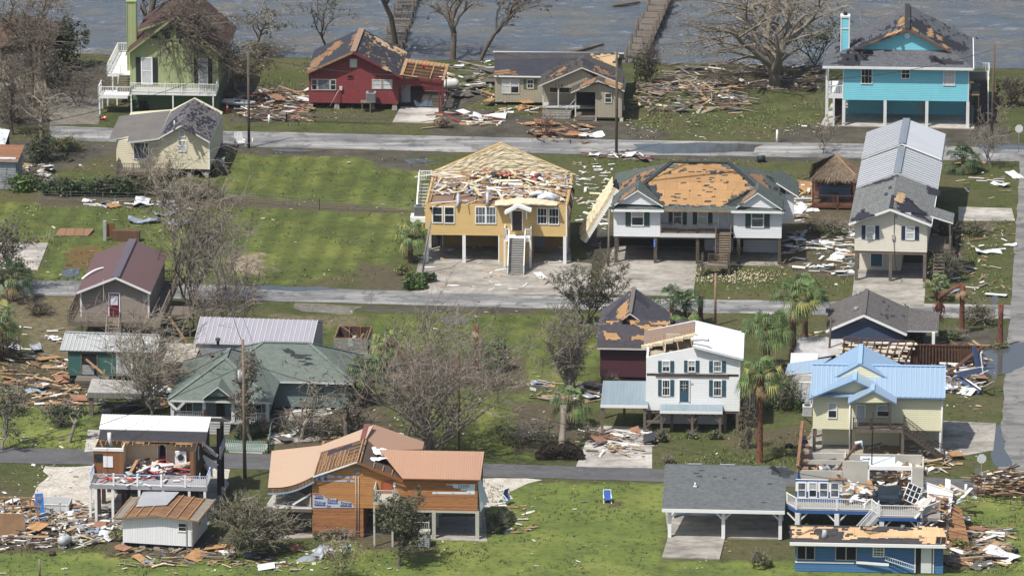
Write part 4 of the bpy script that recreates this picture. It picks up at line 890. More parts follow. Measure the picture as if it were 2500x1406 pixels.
 sx0,sx1=h.x(1748,566,-.1),h.x(1784,566,-.1);railing(h,(xb+.1,-.05,zp),(h.x(1655,560),-.05,zp),.95,BW,.16,2,.14);railing(h,(h.x(1655,560),-.05,zp),(h.x(1702,560),-.05,zp),.4,BW,.3,2,.14,label='broken porch railing section');railing(h,(h.x(1702,560),-.05,zp),(sx0,-.05,zp),.95,BW,.16,2,.14)
 yl=-4.2;zl=1.1;stairs(h,((sx0+sx1)/2,-.15,zp),((sx0+sx1)/2,yl+1.1,zl),((sx1-sx0)/2,0,0),12,bare('#8d7a62','#6a5947',2.5,.85),None,rails=BW)
 q=MB();lx0=h.x(1712,632,yl);q.box(lx0,sx1,yl,yl+1.2,zl-.3,zl,bare('#7f7163','#5c5146',2,.85));h.part('stair_landing',q);railing(h,(lx0+.7,yl+.9,zl),(sx1-.1,yl+.2,zl),.9,BW,.15,2)
 for x in(lx0+.1,sx1-.1):
  for y in(yl+.1,yl+1.1):q=MB();q.box(x-.1,x+.1,y-.1,y+.1,0,zl+.9,BW);h.part('post',q)
 for u in(1504,1600,1703,1803,1903):
  for y in(.2,4,7.8):
   x=h.x(u,580);q=MB();q.box(x-.16,x+.16,y-.16,y+.16,-.02,zb-.02,BW);h.part('post',q)
 m=MB();m.box(h.x(1720,580,5),h.x(1790,580,5),5,5.2,0.05,zb,wh).box(h.x(1815,580,4.5),h.x(1905,580,4.5),4.5,4.65,.05,zb-.1,wh).box(xa+.3,xd-.3,9,9.2,.05,zb,SHADE);h.part('lower_wall',m)  # rearmost sheet is near-black, painted as the deep shade under the house
 m=MB();m.box(xa+.05,xd-.05,.1,D-.1,zb-.22,zb-.005,WOODD);h.part('floor_frame',m)
 q=MB();p=h.P(1598,594,.0);q.box(p.x-.1,p.x+.1,-.03,.03,p.z-.35,p.z+.35,paint('#2b62b8',.1,.4));h.part('house_number_sign',q)
 for i,c in enumerate('744'):text(h,c,1598,588+i*6.5,-.03,.2,WHITE)
white_house()
# ---- long house with metal and shingle roof
def long_house():
 h=House('long_stilt_house','long narrow cream stilt house with shingle and bare metal roof and navy shutters','house',2086,686,-5.6)
 cr=siding('#d0cab9',.19,'#b5ae9a',.25);NV=paint('#1f3350');zb=h.z(2086,612);zt=h.z(2086,549);x0,x1=h.x(2086,612),h.x(2263,615)
 mb,pl,pr,EL,PK,ER,yb=gable_y(h,(2072,546),(2174,510),(2274,549),(2212,299),-.6,.16,None,TRIM);D=yb-.4
 MT=ribmetal('#c0c2c4',.3,.45,.1);SH=shingle('#7b7d7a','#5f615f')
 y1=h.Pz(2195,424,PK.z).y;y2=h.Pz(2205,360,PK.z).y
 m=MB();m.prism([(x0,zb),(x1,zb),(x1,h.z(2263,552)),(PK.x,PK.z-.12),(x0,zt)],'y',0,D,cr);h.part('wall',m)
 def seg(ya,yb_,top,dz,name):
  q=MB()
  for S in(EL,ER):q.slab([(S.x,ya,S.z+dz),(PK.x,ya,PK.z+dz),(PK.x,yb_,PK.z+dz),(S.x,yb_,S.z+dz)],.14,top,TRIM)
  return q
 q=seg(-.6,y1,SH,0,'roof');F=shingle('#35353f','#2b2b34')
 patch(h,q,pl,[(2076,543),(2130,528),(2105,514),(2092,520)],F,.014,1,.3,.5);patch(h,q,pl,[(2100,458),(2180,440),(2192,426),(2150,440)],F,.014,2,.3,.4)
 patch(h,q,pr,[(2180,508),(2268,542),(2258,520),(2230,500),(2218,485),(2200,492)],F,.014,3,.3,.5);patch(h,q,pr,[(2262,450),(2294,466),(2292,480),(2262,472)],F,.014,4,.3,.3);patch(h,q,pr,[(2182,490),(2192,470),(2210,474),(2206,498)],OSBP,.03,5,.2,.12)
 h.part('roof',q)
 q=seg(y1-.05,y2,MT,.05,'m');a=Vector((EL.x,y1,EL.z+.07));b=Vector((EL.x,y2,EL.z+.07));c=Vector((PK.x,y2,PK.z+.07));d=Vector((PK.x,y1,PK.z+.07));ribs(q,a,b,c,d,12,.08,.06,paint('#8d9298',.2,.4));a2=Vector((ER.x,y1,ER.z+.07));b2=Vector((ER.x,y2,ER.z+.07));ribs(q,a2,b2,c,d,12,.08,.06,paint('#8d9298',.2,.4));h.part('metal_roof',q)
 q=seg(y2,yb,MT,.38,'m');a=Vector((EL.x,y2,EL.z+.4));b=Vector((EL.x,yb,EL.z+.4));c=Vector((PK.x,yb,PK.z+.4));d=Vector((PK.x,y2,PK.z+.4));ribs(q,a,b,c,d,14,.07,.05,paint('#8d9298',.2,.4));q.beam((PK.x,y2,PK.z+.42),(PK.x,yb,PK.z+.42),.7,.05,ribmetal('#8f969e',.5));q.prism([(EL.x+.2,EL.z),(ER.x-.2,ER.z),(PK.x,PK.z+.3)],'y',y2+.02,y2+.08,BLKT);h.part('raised_metal_roof',q)
 q=MB();q.beam((PK.x,y1,PK.z+.09),(PK.x,y2,PK.z+.09),.7,.05,ribmetal('#8f969e',.5));h.part('ridge_cap',q);q=MB();q.beam((PK.x,-.6,PK.z+.02),(PK.x,y1*.35,PK.z+.02),.3,.07,F);h.part('ridge_cap',q)
 q=MB();fascia(q,[EL,PK,ER],TRIM,.2);q.box(ER.x-.02,ER.x+.06,-.6,D,ER.z-.25,ER.z-.02,TRIM);h.part('barge_board',q)
 for u,v in((2173,461),(2163,477)):q=MB();p=h.Pp(u,v,pl);q.tube([p-Vector((0,0,.1)),p+Vector((0,0,.25))],.16,8,paint('#3d4a4d'));h.part('roof_vent',q)
 win(h,0,(2114,550,2136,584),1,2,TRIM,'blind',NV);win(h,0,(2211,552,2233,586),1,2,TRIM,'blind',NV)
 q=MB();a,b=h.P(2184,518,0),h.P(2224,533,0);q.box(a.x,b.x,-.02,-.004,b.z,a.z,paint('#c9ccd2'));h.part('house_wrap',q);BL=paint('#27337e')
 text(h,'S',2188,521,-.02,.5,BL,math.pi/2);text(h,'Et',2188,529,-.02,.42,BL,math.pi/2);text(h,'E',2204,528,-.02,.42,BL,math.pi/2);text(h,'n',2204,523,-.02,.3,BL,math.pi/2);text(h,'E',2218,531,-.02,.3,BL,math.pi/2)
 q=MB();p=h.P(2177,520,0);q.tube([(p.x,-.03,p.z),(p.x,-.005,p.z)],.28,16,cr);h.part('gable_vent',q)
 q=MB();p=h.P(2181,578,0);q.box(p.x-.14,p.x+.14,-.15,-.01,p.z-.25,p.z+.25,paint('#a9a79e'));q.tube([(p.x+.05,-.06,p.z-.2),(p.x+.12,-.1,zb),(p.x+.3,-.2,zb-1.6),(p.x+.9,-.3,.2)],.025,5,BLKT);q.tube([(p.x+.05,-.05,p.z),(p.x+.1,-.05,PK.z-.8)],.025,5,BLKT);h.part('meter_box',q)
 m=MB();m.box(x0+.03,x1-.03,.05,D,zb-.28,zb-.005,WOODP);h.part('floor_frame',m)
 for x in(x0+.2,x0+(x1-x0)*.5,x1-.2):
  for y in(.2,4.2,9,14,19):q=MB();q.box(x-.16,x+.16,y-.16,y+.16,-.02,zb-.28,WOODP);h.part('post',q)
 m=MB();m.box(x0+.3,h.x(2200,640,4),4,D-1,.05,zb-.29,cr);h.part('lower_wall',m);door(h,4,(2124,616,2156,650),paint('#2a5f70'))
 q=MB();p0=h.P(2283,528,3);q.slab([(x1+.2,2,zt+.55),(x1+2.4,2,zt-.1),(x1+2.4,5.5,zt-.1),(x1+.2,5.5,zt+.55)],.14,SH,TRIM);h.part('porch_roof',q)
 q=MB();q.box(x1+.02,x1+2.2,1.5,6,zb-.2,zb,WOODP);h.part('side_deck',q);railing(h,(x1+2.2,1.5,zb),(x1+2.2,6,zb),.95,WOODP,.17,3);stairs(h,(x1+1.2,1.5,zb),(x1+1.2,-3,.1),(.5,0,0),12,WOODP)
 for y in(1.6,5.9):q=MB();q.box(x1+2.05,x1+2.2,y-.08,y+.08,0,zt-.2,WOODP);h.part('post',q)
long_house()
# ---- taupe house with wine red door
def taupe_house():
 h=House('taupe_house','taupe raised house with brown metal roof, wine red door and wraparound wooden deck','house',196,838,-4.2)
 tp=siding('#857a70',.2,'#766b61',.15);MB_=ribmetal('#6a4c48',.25,.5,.1,'#5a4144',.5);WT=paint('#d8d3d4');zb=h.z(196,772);x0,x1,_,zt=walls(h,198,364,713,785,0,12.6,tp,(283,680))
 mb,pl,pr,EL,PK,ER,yb=gable_y(h,(187,713),(282,676),(368,714),(312,584),-.7,.14,MB_,WT)
 h.part('roof',mb)
 q=MB();q.beam((PK.x,-.72,PK.z+.03),(PK.x,yb,PK.z+.03),.75,.06,ribmetal('#75656c',.12));h.part('ridge_cap',q);q=MB();fascia(q,[EL,PK,ER],WT,.2);h.part('barge_board',q)
 q=MB();a,b=h.Pp(200,682,pl),h.Pp(253,655,pl);
 for i in range(8):f=i/8;g=(i+1)/8;q.beam(a.lerp(b,f)+Vector((0,0,.05+.22*math.sin(f*3))),a.lerp(b,g)+Vector((0,0,.05+.22*math.sin(g*3))),.32,.03,paint('#c9c4c6'))
 h.part('lifted_panel',q,'metal roof panel peeled up along its seam')
 q=MB();p=h.P(252,683,-.75);q.beam(p,h.P(253,735,-.3),.07,.03,paint('#c8c2b8'));h.part('hanging_trim',q);q=MB();p=h.Pp(386,635,pr);q.tube([p,p+Vector((.3,.5,1.1))],.03,5,BLKT);h.part('vent_pipe',q)
 trim_corner(h,(x0+.02,x1-.02),0,zb-.5,zt,WT,.16);door(h,0,(264,714,294,772),paint('#5e1322',.1,.4),paint('#e0d8e2'),None,True,paint('#c9ccd6',.1,.3))
 zd=zb;dz=zd-.05;xa,xb=h.x(165,788,-2),h.x(392,788,-2);q=MB();q.box(xa,xb,-2,-.02,dz-.35,dz,WOODP);q.box(xb-2.2,xb,0,13,dz-.3,dz,bare('#6f6a62','#55514a',2,.85));q.box(xa,x0-.02,0,13,dz-.3,dz,WOODP);h.part('deck',q)
 GR=bare('#8a7d6d','#5f5548',3,.85);sa,sb=h.x(262,780,-2),h.x(292,780,-2)
 railing(h,(xa+.1,-1.92,dz),(sa,-1.92,dz),1.0,GR,.16,3,.13);railing(h,(sb,-1.92,dz),(xb-.1,-1.92,dz),1.0,GR,.16,3,.13);railing(h,(xb-.06,-1.9,dz),(xb-.06,6,dz),1.0,GR,.16,4,.13);railing(h,(xb-.06,8,dz),(xb-.06,13,dz),1.0,GR,.16,3,.13);railing(h,(xa+.06,-1.9,dz),(xa+.06,13,dz),1.0,WOODD,.16,6,.13);railing(h,(xb-2.1,13,dz),(xb-.1,13,dz),1.0,GR,.16,2,.13)
 stairs(h,((sa+sb)/2,-2,dz),((sa+sb)/2,-4.6,.1),((sb-sa)/2,0,0),10,GR,None,rails=GR)
 m=MB();m.box(h.x(295,800,.5),x1,.5,12,.05,dz-.36,tp);h.part('lower_wall',m)
 for u in(200,262,300,380):
  for y in(-1.85,3,9):q=MB();x=h.x(u,790,-1.85);q.box(x-.1,x+.1,y-.1,y+.1,0,dz-.3,WOODD);h.part('post',q)
 q=MB();q.box(xb,xb+2.4,2,5,dz-.5,dz-.2,WOODP);q.box(xb+2.2,xb+2.35,2.1,2.25,0,dz+1,WOODP);q.box(xb+2.2,xb+2.35,4.8,4.95,0,dz+1,WOODP);h.part('stair_landing',q)
taupe_house()
# ---------------------------------------------------------------- houses of the lower rows
def hip(h,mb,x0,x1,y0,y1,ze,m,th,top,side,ridge=None):
 """hip roof over a rectangle; returns its four planes (front, right, back, left)"""
 w,d=x1-x0,y1-y0;r=min(w,d)/2;zr=ze+r*m
 if w>=d:a,b=Vector((x0+r,y0+r,zr)),Vector((x1-r,y0+r,zr))
 else:a,b=Vector(((x0+x1)/2,y0+r,zr)),Vector(((x0+x1)/2,y1-r,zr))
 A,B,C,D=Vector((x0,y0,ze)),Vector((x1,y0,ze)),Vector((x1,y1,ze)),Vector((x0,y1,ze))
 F=[[A,B,b,a],[B,C,b],[C,D,a,b],[D,A,a]]if w>=d else[[A,B,a],[B,C,b,a],[C,D,b],[D,A,a,b]]
 for f in F:mb.slab(f,th,top,side)
 if ridge:
  for p,q in([a,b],[A,a],[B,b if w>=d else a],[C,b],[D,a if w>=d else b]):mb.beam(p+Vector((0,0,.03)),q+Vector((0,0,.03)),.35,.06,ridge)
 return[plane(f[0],f[1],f[2])for f in F],a,b
def lean(h,mb,fp,pix,mat,side=None,th=.1,nr=0,rc=None):
 """single sloping metal roof drawn on a plane: pixel quad eave-left, eave-right, ridge-right, ridge-left"""
 q=roofpoly(h,mb,fp,pix,th,mat,side)
 if nr:ribs(mb,q[0],q[1],q[2],q[3],nr,.07,.05,rc or mat)
 return q
def open_box(h,name,x0,x1,y0,y1,z0,z1,t,mat,inner=None):
 m=MB();i=inner or mat
 m.box(x0,x1,y0,y0+t,z0,z1,mat);m.box(x0,x1,y1-t,y1,z0,z1,mat);m.box(x0,x0+t,y0+t,y1-t,z0,z1,mat);m.box(x1-t,x1,y0+t,y1-t,z0,z1,mat)
 if inner:m.box(x0+t,x1-t,y1-t-.02,y1-t-.001,z0,z1,i).box(x0+t+.001,x0+t+.02,y0+t,y1-t-.02,z0,z1-.01,i)
 return h.part(name,m)
# ---- teal shed with metal roof
def teal_shed():
 h=House('teal_shed','teal board shed with grey standing seam roof and a blown out doorway','shed',167,938,-4.2)
 tl=siding('#2f5b54',.2,'#274a46',.3);MT=paint('#9a9d9b',.12,.4);zb=h.z(167,916);zt=h.z(167,857);x0,x1=h.x(167,916),h.x(378,920);D=5.5
 m=MB();m.box(x0,x1,0,D,zb,zt,tl);h.part('wall',m);fp=front_plane(Vector((0,-.5,zt+.0)),.42);mb=MB()
 q=lean(h,mb,fp,[(147,855),(384,861),(390,819),(160,811)],MT,paint('#56524c'),.1,24,paint('#b4b6b4'));r=q[2].y-q[1].y
 mb.slab([q[3],q[2],q[2]+Vector((0,r,-r*.42)),q[3]+Vector((0,r,-r*.42))],.1,MT);mb.beam(q[3]+Vector((0,0,.05)),q[2]+Vector((0,0,.05)),.3,.06,MT);h.part('roof',mb)
 m=MB();a,b=h.P(198,863),h.P(238,914);m.box(a.x,b.x,-.02,-.003,b.z,a.z,SHADE);h.part('doorway',m);q=MB()  # near-black sheet on the wall, painted as the dark inside
 for x in(a.x,b.x):q.box(x-.05,x+.05,-.06,-.004,b.z,a.z,WOODP)
 q.box(a.x,b.x,-.06,-.004,a.z,a.z+.1,WOODP);q.box(a.x+.1,b.x-.3,-.05,-.025,b.z,b.z+.9,paint('#8f9296'));h.part('frame',q)
 door(h,0,(284,864,324,916),paint('#a9a9a8',.3));q=MB();dx0,dx1=h.x(183,915,-1.5),h.x(262,915,-1.5);q.box(dx0,dx1,-1.6,-.02,zb-.15,zb,WOODG)
 for x in(dx0+.1,(dx0+dx1)/2,dx1-.1):q.box(x-.08,x+.08,-1.55,-1.4,0,zb-.15,WOODP)
 for k in range(3):q.box(dx0,dx1,-1.58,-1.5,zb-.35-k*.25,zb-.2-k*.25,WOODP)
 h.part('deck',q);m=MB();m.box(x0+.1,x1-.1,.1,D-.1,.0,zb-.005,SHADE);h.part('underfloor_shade',m)  # last block is the shade under the shed floor, painted near-black
 q=MB();p=h.P(210,877,-.2);e=h.P(252,912,-1.7);q.beam(p,e,.12,.16,WOODN);e2=h.P(255,902,-1.8);q.beam(e2,h.P(250,945,-1.8),.16,.1,WOODN);h.part('broken_rafter',q)
teal_shed()
# ---- green hip house behind the bare trees
def green_hip():
 h=House('green_hip_house','long teal house under a broad green hip roof, its porch behind bare trees','house',415,1045,-4.2)
 RG=shingle('#6b756d','#5c675f');tl=siding('#647d7c',.2,'#54696a',.3);WH=paint('#c9cbc9',.2);FK=paint('#23282a');zf=.7;ze=h.z(412,976,-.5)
 x0,x1=h.x(409,975,-.5),h.x(664,978,-.5);mb=MB();pls,a,b=hip(h,mb,x0,x1,-.5,12,ze,.56,.18,RG,WH,shingle('#77827a','#68736b'))
 y0=h.Pz(760,932,ze).y;X1=h.Pz(862,936,ze).x;pl2,a2,b2=hip(h,mb,x0+3,X1,y0,y0+9.0,ze,.52,.18,RG,WH,shingle('#77827a','#68736b'))
 tabs(h,mb,pl2[0],[(692,852),(705,850),(760,890),(745,892)],26,FK,.02,3,(.3,.8),(1,1));tabs(h,mb,pl2[0],[(725,862),(762,868),(762,880),(730,872)],10,FK,.02,5,(.3,.7),(1,1));tabs(h,mb,pls[3],[(505,872),(530,858),(548,862),(520,882)],22,FK,.02,4,(.2,.4),(1,1));h.part('roof',mb)
 for u,v,y in((532,838,6),(518,874,2.5)):q=MB();p=h.Pp(u,v,pls[3]);q.tube([p-Vector((0,0,.1)),p+Vector((0,0,.3))],.13,8,BLKT);q.tube([p+Vector((0,0,.3)),p+Vector((0,0,.5))],[.25,.2],10,paint('#3b3d3f'));h.part('roof_vent',q)
 m=MB();m.box(x0+.6,x1-.6,1.8,11.6,zf,ze-.02,tl).box(x0+3.5,X1-.5,y0+.6,y0+8.5,.25,ze-.02,tl);h.part('wall',m)
 q=MB();q.box(x0+.5,x1-.5,-.1,1.8,zf-.15,zf,DECKW);q.box(x0+.6,x1-.6,0,11.5,0,zf-.15,SHADE);h.part('porch_floor',q)  # block below the boards is painted near-black as shade under the porch
 posts(h,(421,498,569,653),990,.05,ze-.1,WH,.3,zf);door(h,1.8,(525,950,552,1028),SHADE,tl);win(h,1.8,(438,981,472,1012),2,1,WH,'dark');win(h,1.8,(600,985,640,1010),2,1,WH,'dark')
 sx=[h.x(u,1020,.05)for u in(421,498,569,653)];railing(h,(sx[0],.05,zf),(sx[1],.05,zf),.9,WH,.16,2);railing(h,(sx[2],.05,zf),(sx[3],.05,zf),.9,WH,.16,2)
 g=MB();g,l,r,EL,PK,ER,yb=gable_y(h,(494,972),(532,944),(569,972),4.0,-.9,.12,RG,WH,None,g);g.prism([(EL.x+.3,EL.z+.1),(ER.x-.3,ER.z+.1),(PK.x,PK.z-.15)],'y',-.6,-.5,tl);h.part('porch_gable',g)
 for k in range(4):q=MB();q.box(sx[1]+.2,sx[2]-.2,-.15-.35*(k+1),-.15-.35*k,0,zf-.08-.16*(k+1)+.05,paint('#8b8d8b'));h.part('step',q)
 m=MB();p0,p1=h.P(763,938,y0+.6),h.P(790,990,y0+.6);m.box(p0.x,p1.x,y0+.53,y0+.59,.3,ze-.3,paint('#1f4a50'));h.part('side_door',m)
 for u,v,s in((412,985,1),(450,985,-1)):
  q=MB();p=h.P(u,v-3,-.6);q.beam(p,h.P(432,1000,-.7),.04,.22,WH);h.part('hanging_trim',q)
green_hip()
# ---- metal shop, roofless shed
def metal_shop():
 h=House('metal_workshop','pale grey metal workshop with ribbed roof half hidden by bare branches','workshop',475,920,-6.5)
 MT=ribmetal('#a9a6ad',.45,.4,.3);WL=ribmetal('#9aa0a8',.3,.5,.2);ze=h.z(475,836,-.2);x0=h.x(474,836,-.2);x1=h.x(761,840,-.2);fp=front_plane(Vector((0,-.2,ze)),.32);r=h.Pp(778,782,fp);yr=r.y;zr=r.z;mb=MB()
 mb.slab([(x0,-.2,ze),(x1,-.2,ze),(x1,yr,zr),(x0,yr,zr)],.1,MT,paint('#c3c3c2'));mb.slab([(x0,yr,zr),(x1,yr,zr),(x1,2*yr+.2,ze),(x0,2*yr+.2,ze)],.1,MT,paint('#c3c3c2'));ribs(mb,(x0,-.2,ze),(x1,-.2,ze),(x1,yr,zr),(x0,yr,zr),24,.06,.05,paint('#bdbabd'));h.part('roof',mb)
 m=MB();m.prism([(0,0),(2*yr,0),(2*yr,ze-.05),(yr,zr-.12),(0,ze-.05)],'x',x0+.1,x1-.1,WL);h.part('wall',m)
 q=MB();xa,xb=h.x(385,850,-2),h.x(478,850,-2);q.slab([(xa,-3.2,2.4),(xb,-3.2,2.4),(xb,1,2.9),(xa,1,2.9)],.12,bare('#a8a194','#7d766a',1,.8));h.part('lean_to_roof',q);q=MB();q.box(xa+.3,xb-.1,-2.8,-2.7,0,2.4,SHADE);h.part('lean_to_wall',q)  # the lean-to front is a near-black sheet, shade under its roof painted in
metal_shop()
def roofless_shed():
 h=House('roofless_shed','small peeling white plank shed with no roof on the lawn','shed',815,884,-5)
 PW=boards('#b5b3ad',.2,'#6d6a64',.9,.08,1);IN=boards('#5d4030',.4,'#3a2a20',.6,.12);x0,x1=h.x(815,872),h.x(898,875);zt=h.z(815,826)
 open_box(h,'wall',x0,x1,0,4.2,.25,zt,.12,PW,IN);q=MB();t=bare('#8d6a4a','#5f432c',2)
 q.box(x0,x1,.0,.14,zt,zt+.06,t);q.box(x0,x1,4.06,4.2,zt,zt+.06,t);q.box(x0,x0+.12,.14,4.06,zt,zt+.06,t);q.box(x1-.12,x1,.14,4.06,zt,zt+.06,t)
 for f in(.33,.66):q.box(x0+(x1-x0)*f-.05,x0+(x1-x0)*f+.05,3.9,4.05,.3,zt,t)
 h.part('top_plate',q);m=MB();m.box(x0+.1,x1-.1,.1,4.1,.22,.26,WOODD);m.beam((x0+.5,1,.3),(x0+1.6,3.8,1.5),.3,.05,paint('#9a9a98'));m.beam((x0+1.3,.8,.3),(x0+2.4,3.6,1.8),.2,.05,t);h.part('floor',m)
 q=MB();a,b=h.P(850,826),h.P(863,846);q.box(a.x,b.x,-.03,-.003,b.z,a.z,paint('#9fa39d'));h.part('shutter',q)
 for x in(x0+.2,x1-.2):q=MB();q.box(x-.2,x+.2,.1,.5,-.02,.22,STONE);h.part('pier',q)
roofless_shed()
# ---- maroon house
def maroon_house():
 h=House('maroon_house','maroon house behind the shuttered white one, dark roof torn to orange sheathing','house',1465,928,-3.5)
 mr=siding('#4c2731',.19,'#3a1d26',.3);FK=bare('#37333a','#4a4448',1.2,.85);WT=paint('#c9c7c4');zt=h.z(1465,852);zb=.35;x0=h.x(1465,852);x1=h.x(1705,858);ze=h.z(1462,849,-.5);fp=front_plane(Vector((0,-.5,ze)),.4);r=h.Pp(1461,779,fp);yr,zr=r.y,r.z;mb=MB()
 mb.slab([(x0-.3,-.5,ze),(x1,-.5,ze),(x1,yr,zr),(x0-.3,yr,zr)],.15,FK,WT);mb.slab([(x0-.3,yr,zr),(x1,yr,zr),(x1,2*yr,ze),(x0-.3,2*yr,ze)],.15,FK,WT)
 for k,px in enumerate(([(1474,782),(1508,782),(1500,792),(1476,790)],[(1535,783),(1560,784),(1556,793),(1538,792)],[(1582,786),(1634,783),(1632,792),(1590,793)],[(1556,794),(1640,796),(1610,806),(1570,806)],[(1474,806),(1516,822),(1518,828),(1478,828)],[(1540,822),(1572,816),(1574,830),(1545,828)])):patch(h,mb,fp,px,OSBO,.014,k,.3,.3)
 patch(h,mb,fp,[(1463,847),(1600,847),(1600,834),(1463,832)],shingle('#4b4648','#3b373a'),.012,9,.3,.2);h.part('roof',mb)
 for u in(1523,1642):q=MB();p=h.Pp(u,788,fp);q.tube([p-Vector((0,0,.1)),p+Vector((0,0,.25))],.22,8,BLKT);h.part('roof_vent',q)
 m=MB();m.box(x0,x1-.3,0,2*yr-.5,zb,zt,mr);h.part('wall',m);m=MB();m.box(x0+.1,x1-.5,.1,2*yr-.7,0,zb-.003,SHADE);h.part('underfloor_shade',m)  # block under the wall is painted near-black as crawl space shade
 PK=h.P(1538,777,yr);PK.z+=.5;EL=Vector((PK.x-3.1,yr,PK.z-2.3));ER=Vector((PK.x+3.4,yr,PK.z-2.4));yb=h.Pz(1551,702,PK.z).y;D=Vector((0,yb-yr,0));SHm=shingle('#57525a','#433f46');mb=MB()
 mb.slab([EL,PK,PK+D,EL+D],.15,SHm,WT);mb.slab([PK,ER,ER+D,PK+D],.15,SHm,WT);pl=plane(EL,PK,PK+D);pr=plane(ER,PK,PK+D)
 for k,px in enumerate(([(1504,776),(1528,776),(1534,745),(1530,732),(1510,752)],[(1535,716),(1545,705),(1543,712),(1537,720)])):patch(h,mb,pl,px,OSBO,.014,k,.3,.35)
 patch(h,mb,pl,[(1476,774),(1504,776),(1520,740),(1540,710),(1520,728)],FELT,.01,5,.4,.3);patch(h,mb,pr,[(1560,712),(1590,745),(1580,750),(1550,730)],FELT,.012,6,.4,.3);mb.beam(PK+Vector((0,0,.04)),PK+D+Vector((0,0,.04)),.35,.08,paint('#6d645e'));h.part('rear_roof',mb)
 m=MB();m.prism([(EL.x+.4,ze-.3),(ER.x-.4,ze-.3),(ER.x-.4,ER.z+.1),(PK.x,PK.z-.2),(EL.x+.4,EL.z+.1)],'y',yr+.3,yb-.3,mr);h.part('rear_wall',m)
maroon_house()
# ---- white two storey house
def two_storey():
 h=House('shuttered_white_house','white two storey stilt house with blue shutters, half its roof torn open','house',1577,1050,-2.4)
 wh=siding('#d9dbd9',.16,'#c3c7c6',.25);SB=paint('#2f5464');WM=paint('#e6e7e6',.06,.4);DW=boards('#c4b6a2',3,'#9a8d7c');RAWW=boards('#8f7a68',.17,'#6a5546',.5,.06);zb=h.z(1577,1001);x0,x1=h.x(1577,1000),h.x(1806,1003);zs=h.z(1577,872);zm0,zm1=h.z(1680,919),h.z(1680,912)
 pk=h.P(1692,848);zr=h.z(1806,876);D=9;m=MB()
 m.box(x0,x1,0,D,zb,zm0,wh);m.prism([(x0,zm1),(x1,zm1),(x1,zr),(pk.x,pk.z-.05),(x0,zs)],'y',0,.2,wh);m.box(x0,x0+.2,.2,D,zm1,zs,wh).box(x1-.2,x1,.2,D,zm1,zr,wh);m.prism([(x0+.2,zm1),(x1-.2,zm1),(x1-.2,zr),(pk.x,pk.z-.05),(x0+.2,zs)],'y',D-.2,D,wh);h.part('wall',m)
 m=MB();m.box(x0+.05,x1-.05,.04,D,zm0,zm1,WOODD);m.box(h.x(1600,915),h.x(1778,915),-.1,.03,zm0+.02,zm1-.03,WOODD);m.box(x0+.2,x1-.2,.2,D-.2,zs-.5,zs-.35,bare('#b3a78f','#7e725d',1));m.box(x0+1.6,x0+1.7,.3,D-3,zs-.35,zs+.45,DW);m.box(x0+1.7,pk.x-.2,4.5,4.62,zs-.35,zs+.9,DW);m.box(x0+2.8,x0+4.0,3.5,3.6,zs-.3,zs+.6,bare('#7d7460','#5b5444'));h.part('storey_band',m)
 mb=MB();EL,PK,ER=h.P(1566,878,-.4),h.P(1692,845,-.4),h.P(1815,876,-.4);yb=h.Pz(1699,784,PK.z).y;Dv=Vector((0,yb+.4,0));pl=plane(EL,PK,PK+Dv);mb.slab([PK,ER,ER+Dv,PK+Dv],.16,WM,TRIM);ribs(mb,ER,ER+Dv,PK+Dv,PK,1,.05,.04,WM)
 q=roofpoly(h,mb,pl,[(1571,845),(1573,808),(1698,784),(1696,816)],.14,RAWW,RAFT);h.part('roof',mb)
 fm=MB()
 for k in range(16):t=k/15;a=q[0].lerp(q[3],t);fm.box(a.x-.2,a.x+.2,a.y-.25-.3*((k*7)%3)/2,a.y+.12,a.z-.18,a.z+.1,FOAM)
 for k in range(5):p=q[0].lerp(q[3],.2+k*.17);fm.beam(p+Vector((0,.1,.04)),p+Vector((.0,2.4,.04)),.12,.05,RAFT)
 for k in range(4):p=q[0].lerp(q[3],.1+k*.27);fm.beam(p,p+Vector((.3,-2.6,-.55)),.07,.14,WOODN)
 h.part('torn_roof_edge',fm,'torn roof edge with foam and broken rafters');q=MB();p=h.P(1700,836,-.4);q.tube([p+Vector((-.5,.6,.1)),p+Vector((.6,.8,.12)),p+Vector((1.1,.4,.1))],[.2,.2,.12],8,paint('#c3c5c6'));h.part('loose_flue',q)
 for r in((1616,880,1636,908),(1679,879,1698,908),(1741,880,1762,908)):win(h,0,r,3 if r[0]>1700 else 2,2,TRIM,'half' if r[0]<1700 else 'grey',SB)
 win(h,0,(1616,926,1636,966),3,2,TRIM,'dark',SB);win(h,0,(1741,927,1762,967),3,2,TRIM,'dark',SB);door(h,0,(1657,925,1684,980),SB,TRIM,None,True,DARKG);trim_corner(h,(x1-.05,),0,zb,zr,TRIM)
 text(h,'24',1690,938,0,.25,SB)
 MTB=ribmetal('#83939b',.3,.45,.1);ze=h.z(1612,1003,-1.3);fp=0;mb=MB();a,b=h.x(1611,1002,-1.3),h.x(1764,1002,-1.3);mb.slab([(a,-1.3,ze),(b,-1.3,ze),(b,-.02,ze+.28),(a,-.02,ze+.28)],.1,MTB,TRIM);mb.box(a,b,-1.35,-1.29,ze-.22,ze-.0,TRIM);h.part('porch_roof',mb)
 PO=bare('#76695a','#584c3f',2.5,.85)
 for u in(1615,1690,1758):
  q=MB();x=h.x(u,1010,-1.1);q.box(x-.11,x+.11,-1.2,-.98,0,ze-.12,PO)
  for s in((1,)if u==1615 else(-1,)if u==1758 else(-1,1)):q.beam((x,-1.1,ze-1.1),(x+s*.9,-1.1,ze-.15),.09,.12,PO)
  h.part('post',q)
 for u in(1585,1640,1700,1770,1800):
  for y in(.2,4,8):q=MB();x=h.x(u,1003);q.box(x-.13,x+.13,y-.13,y+.13,0,zb-.02,PO);h.part('post',q)
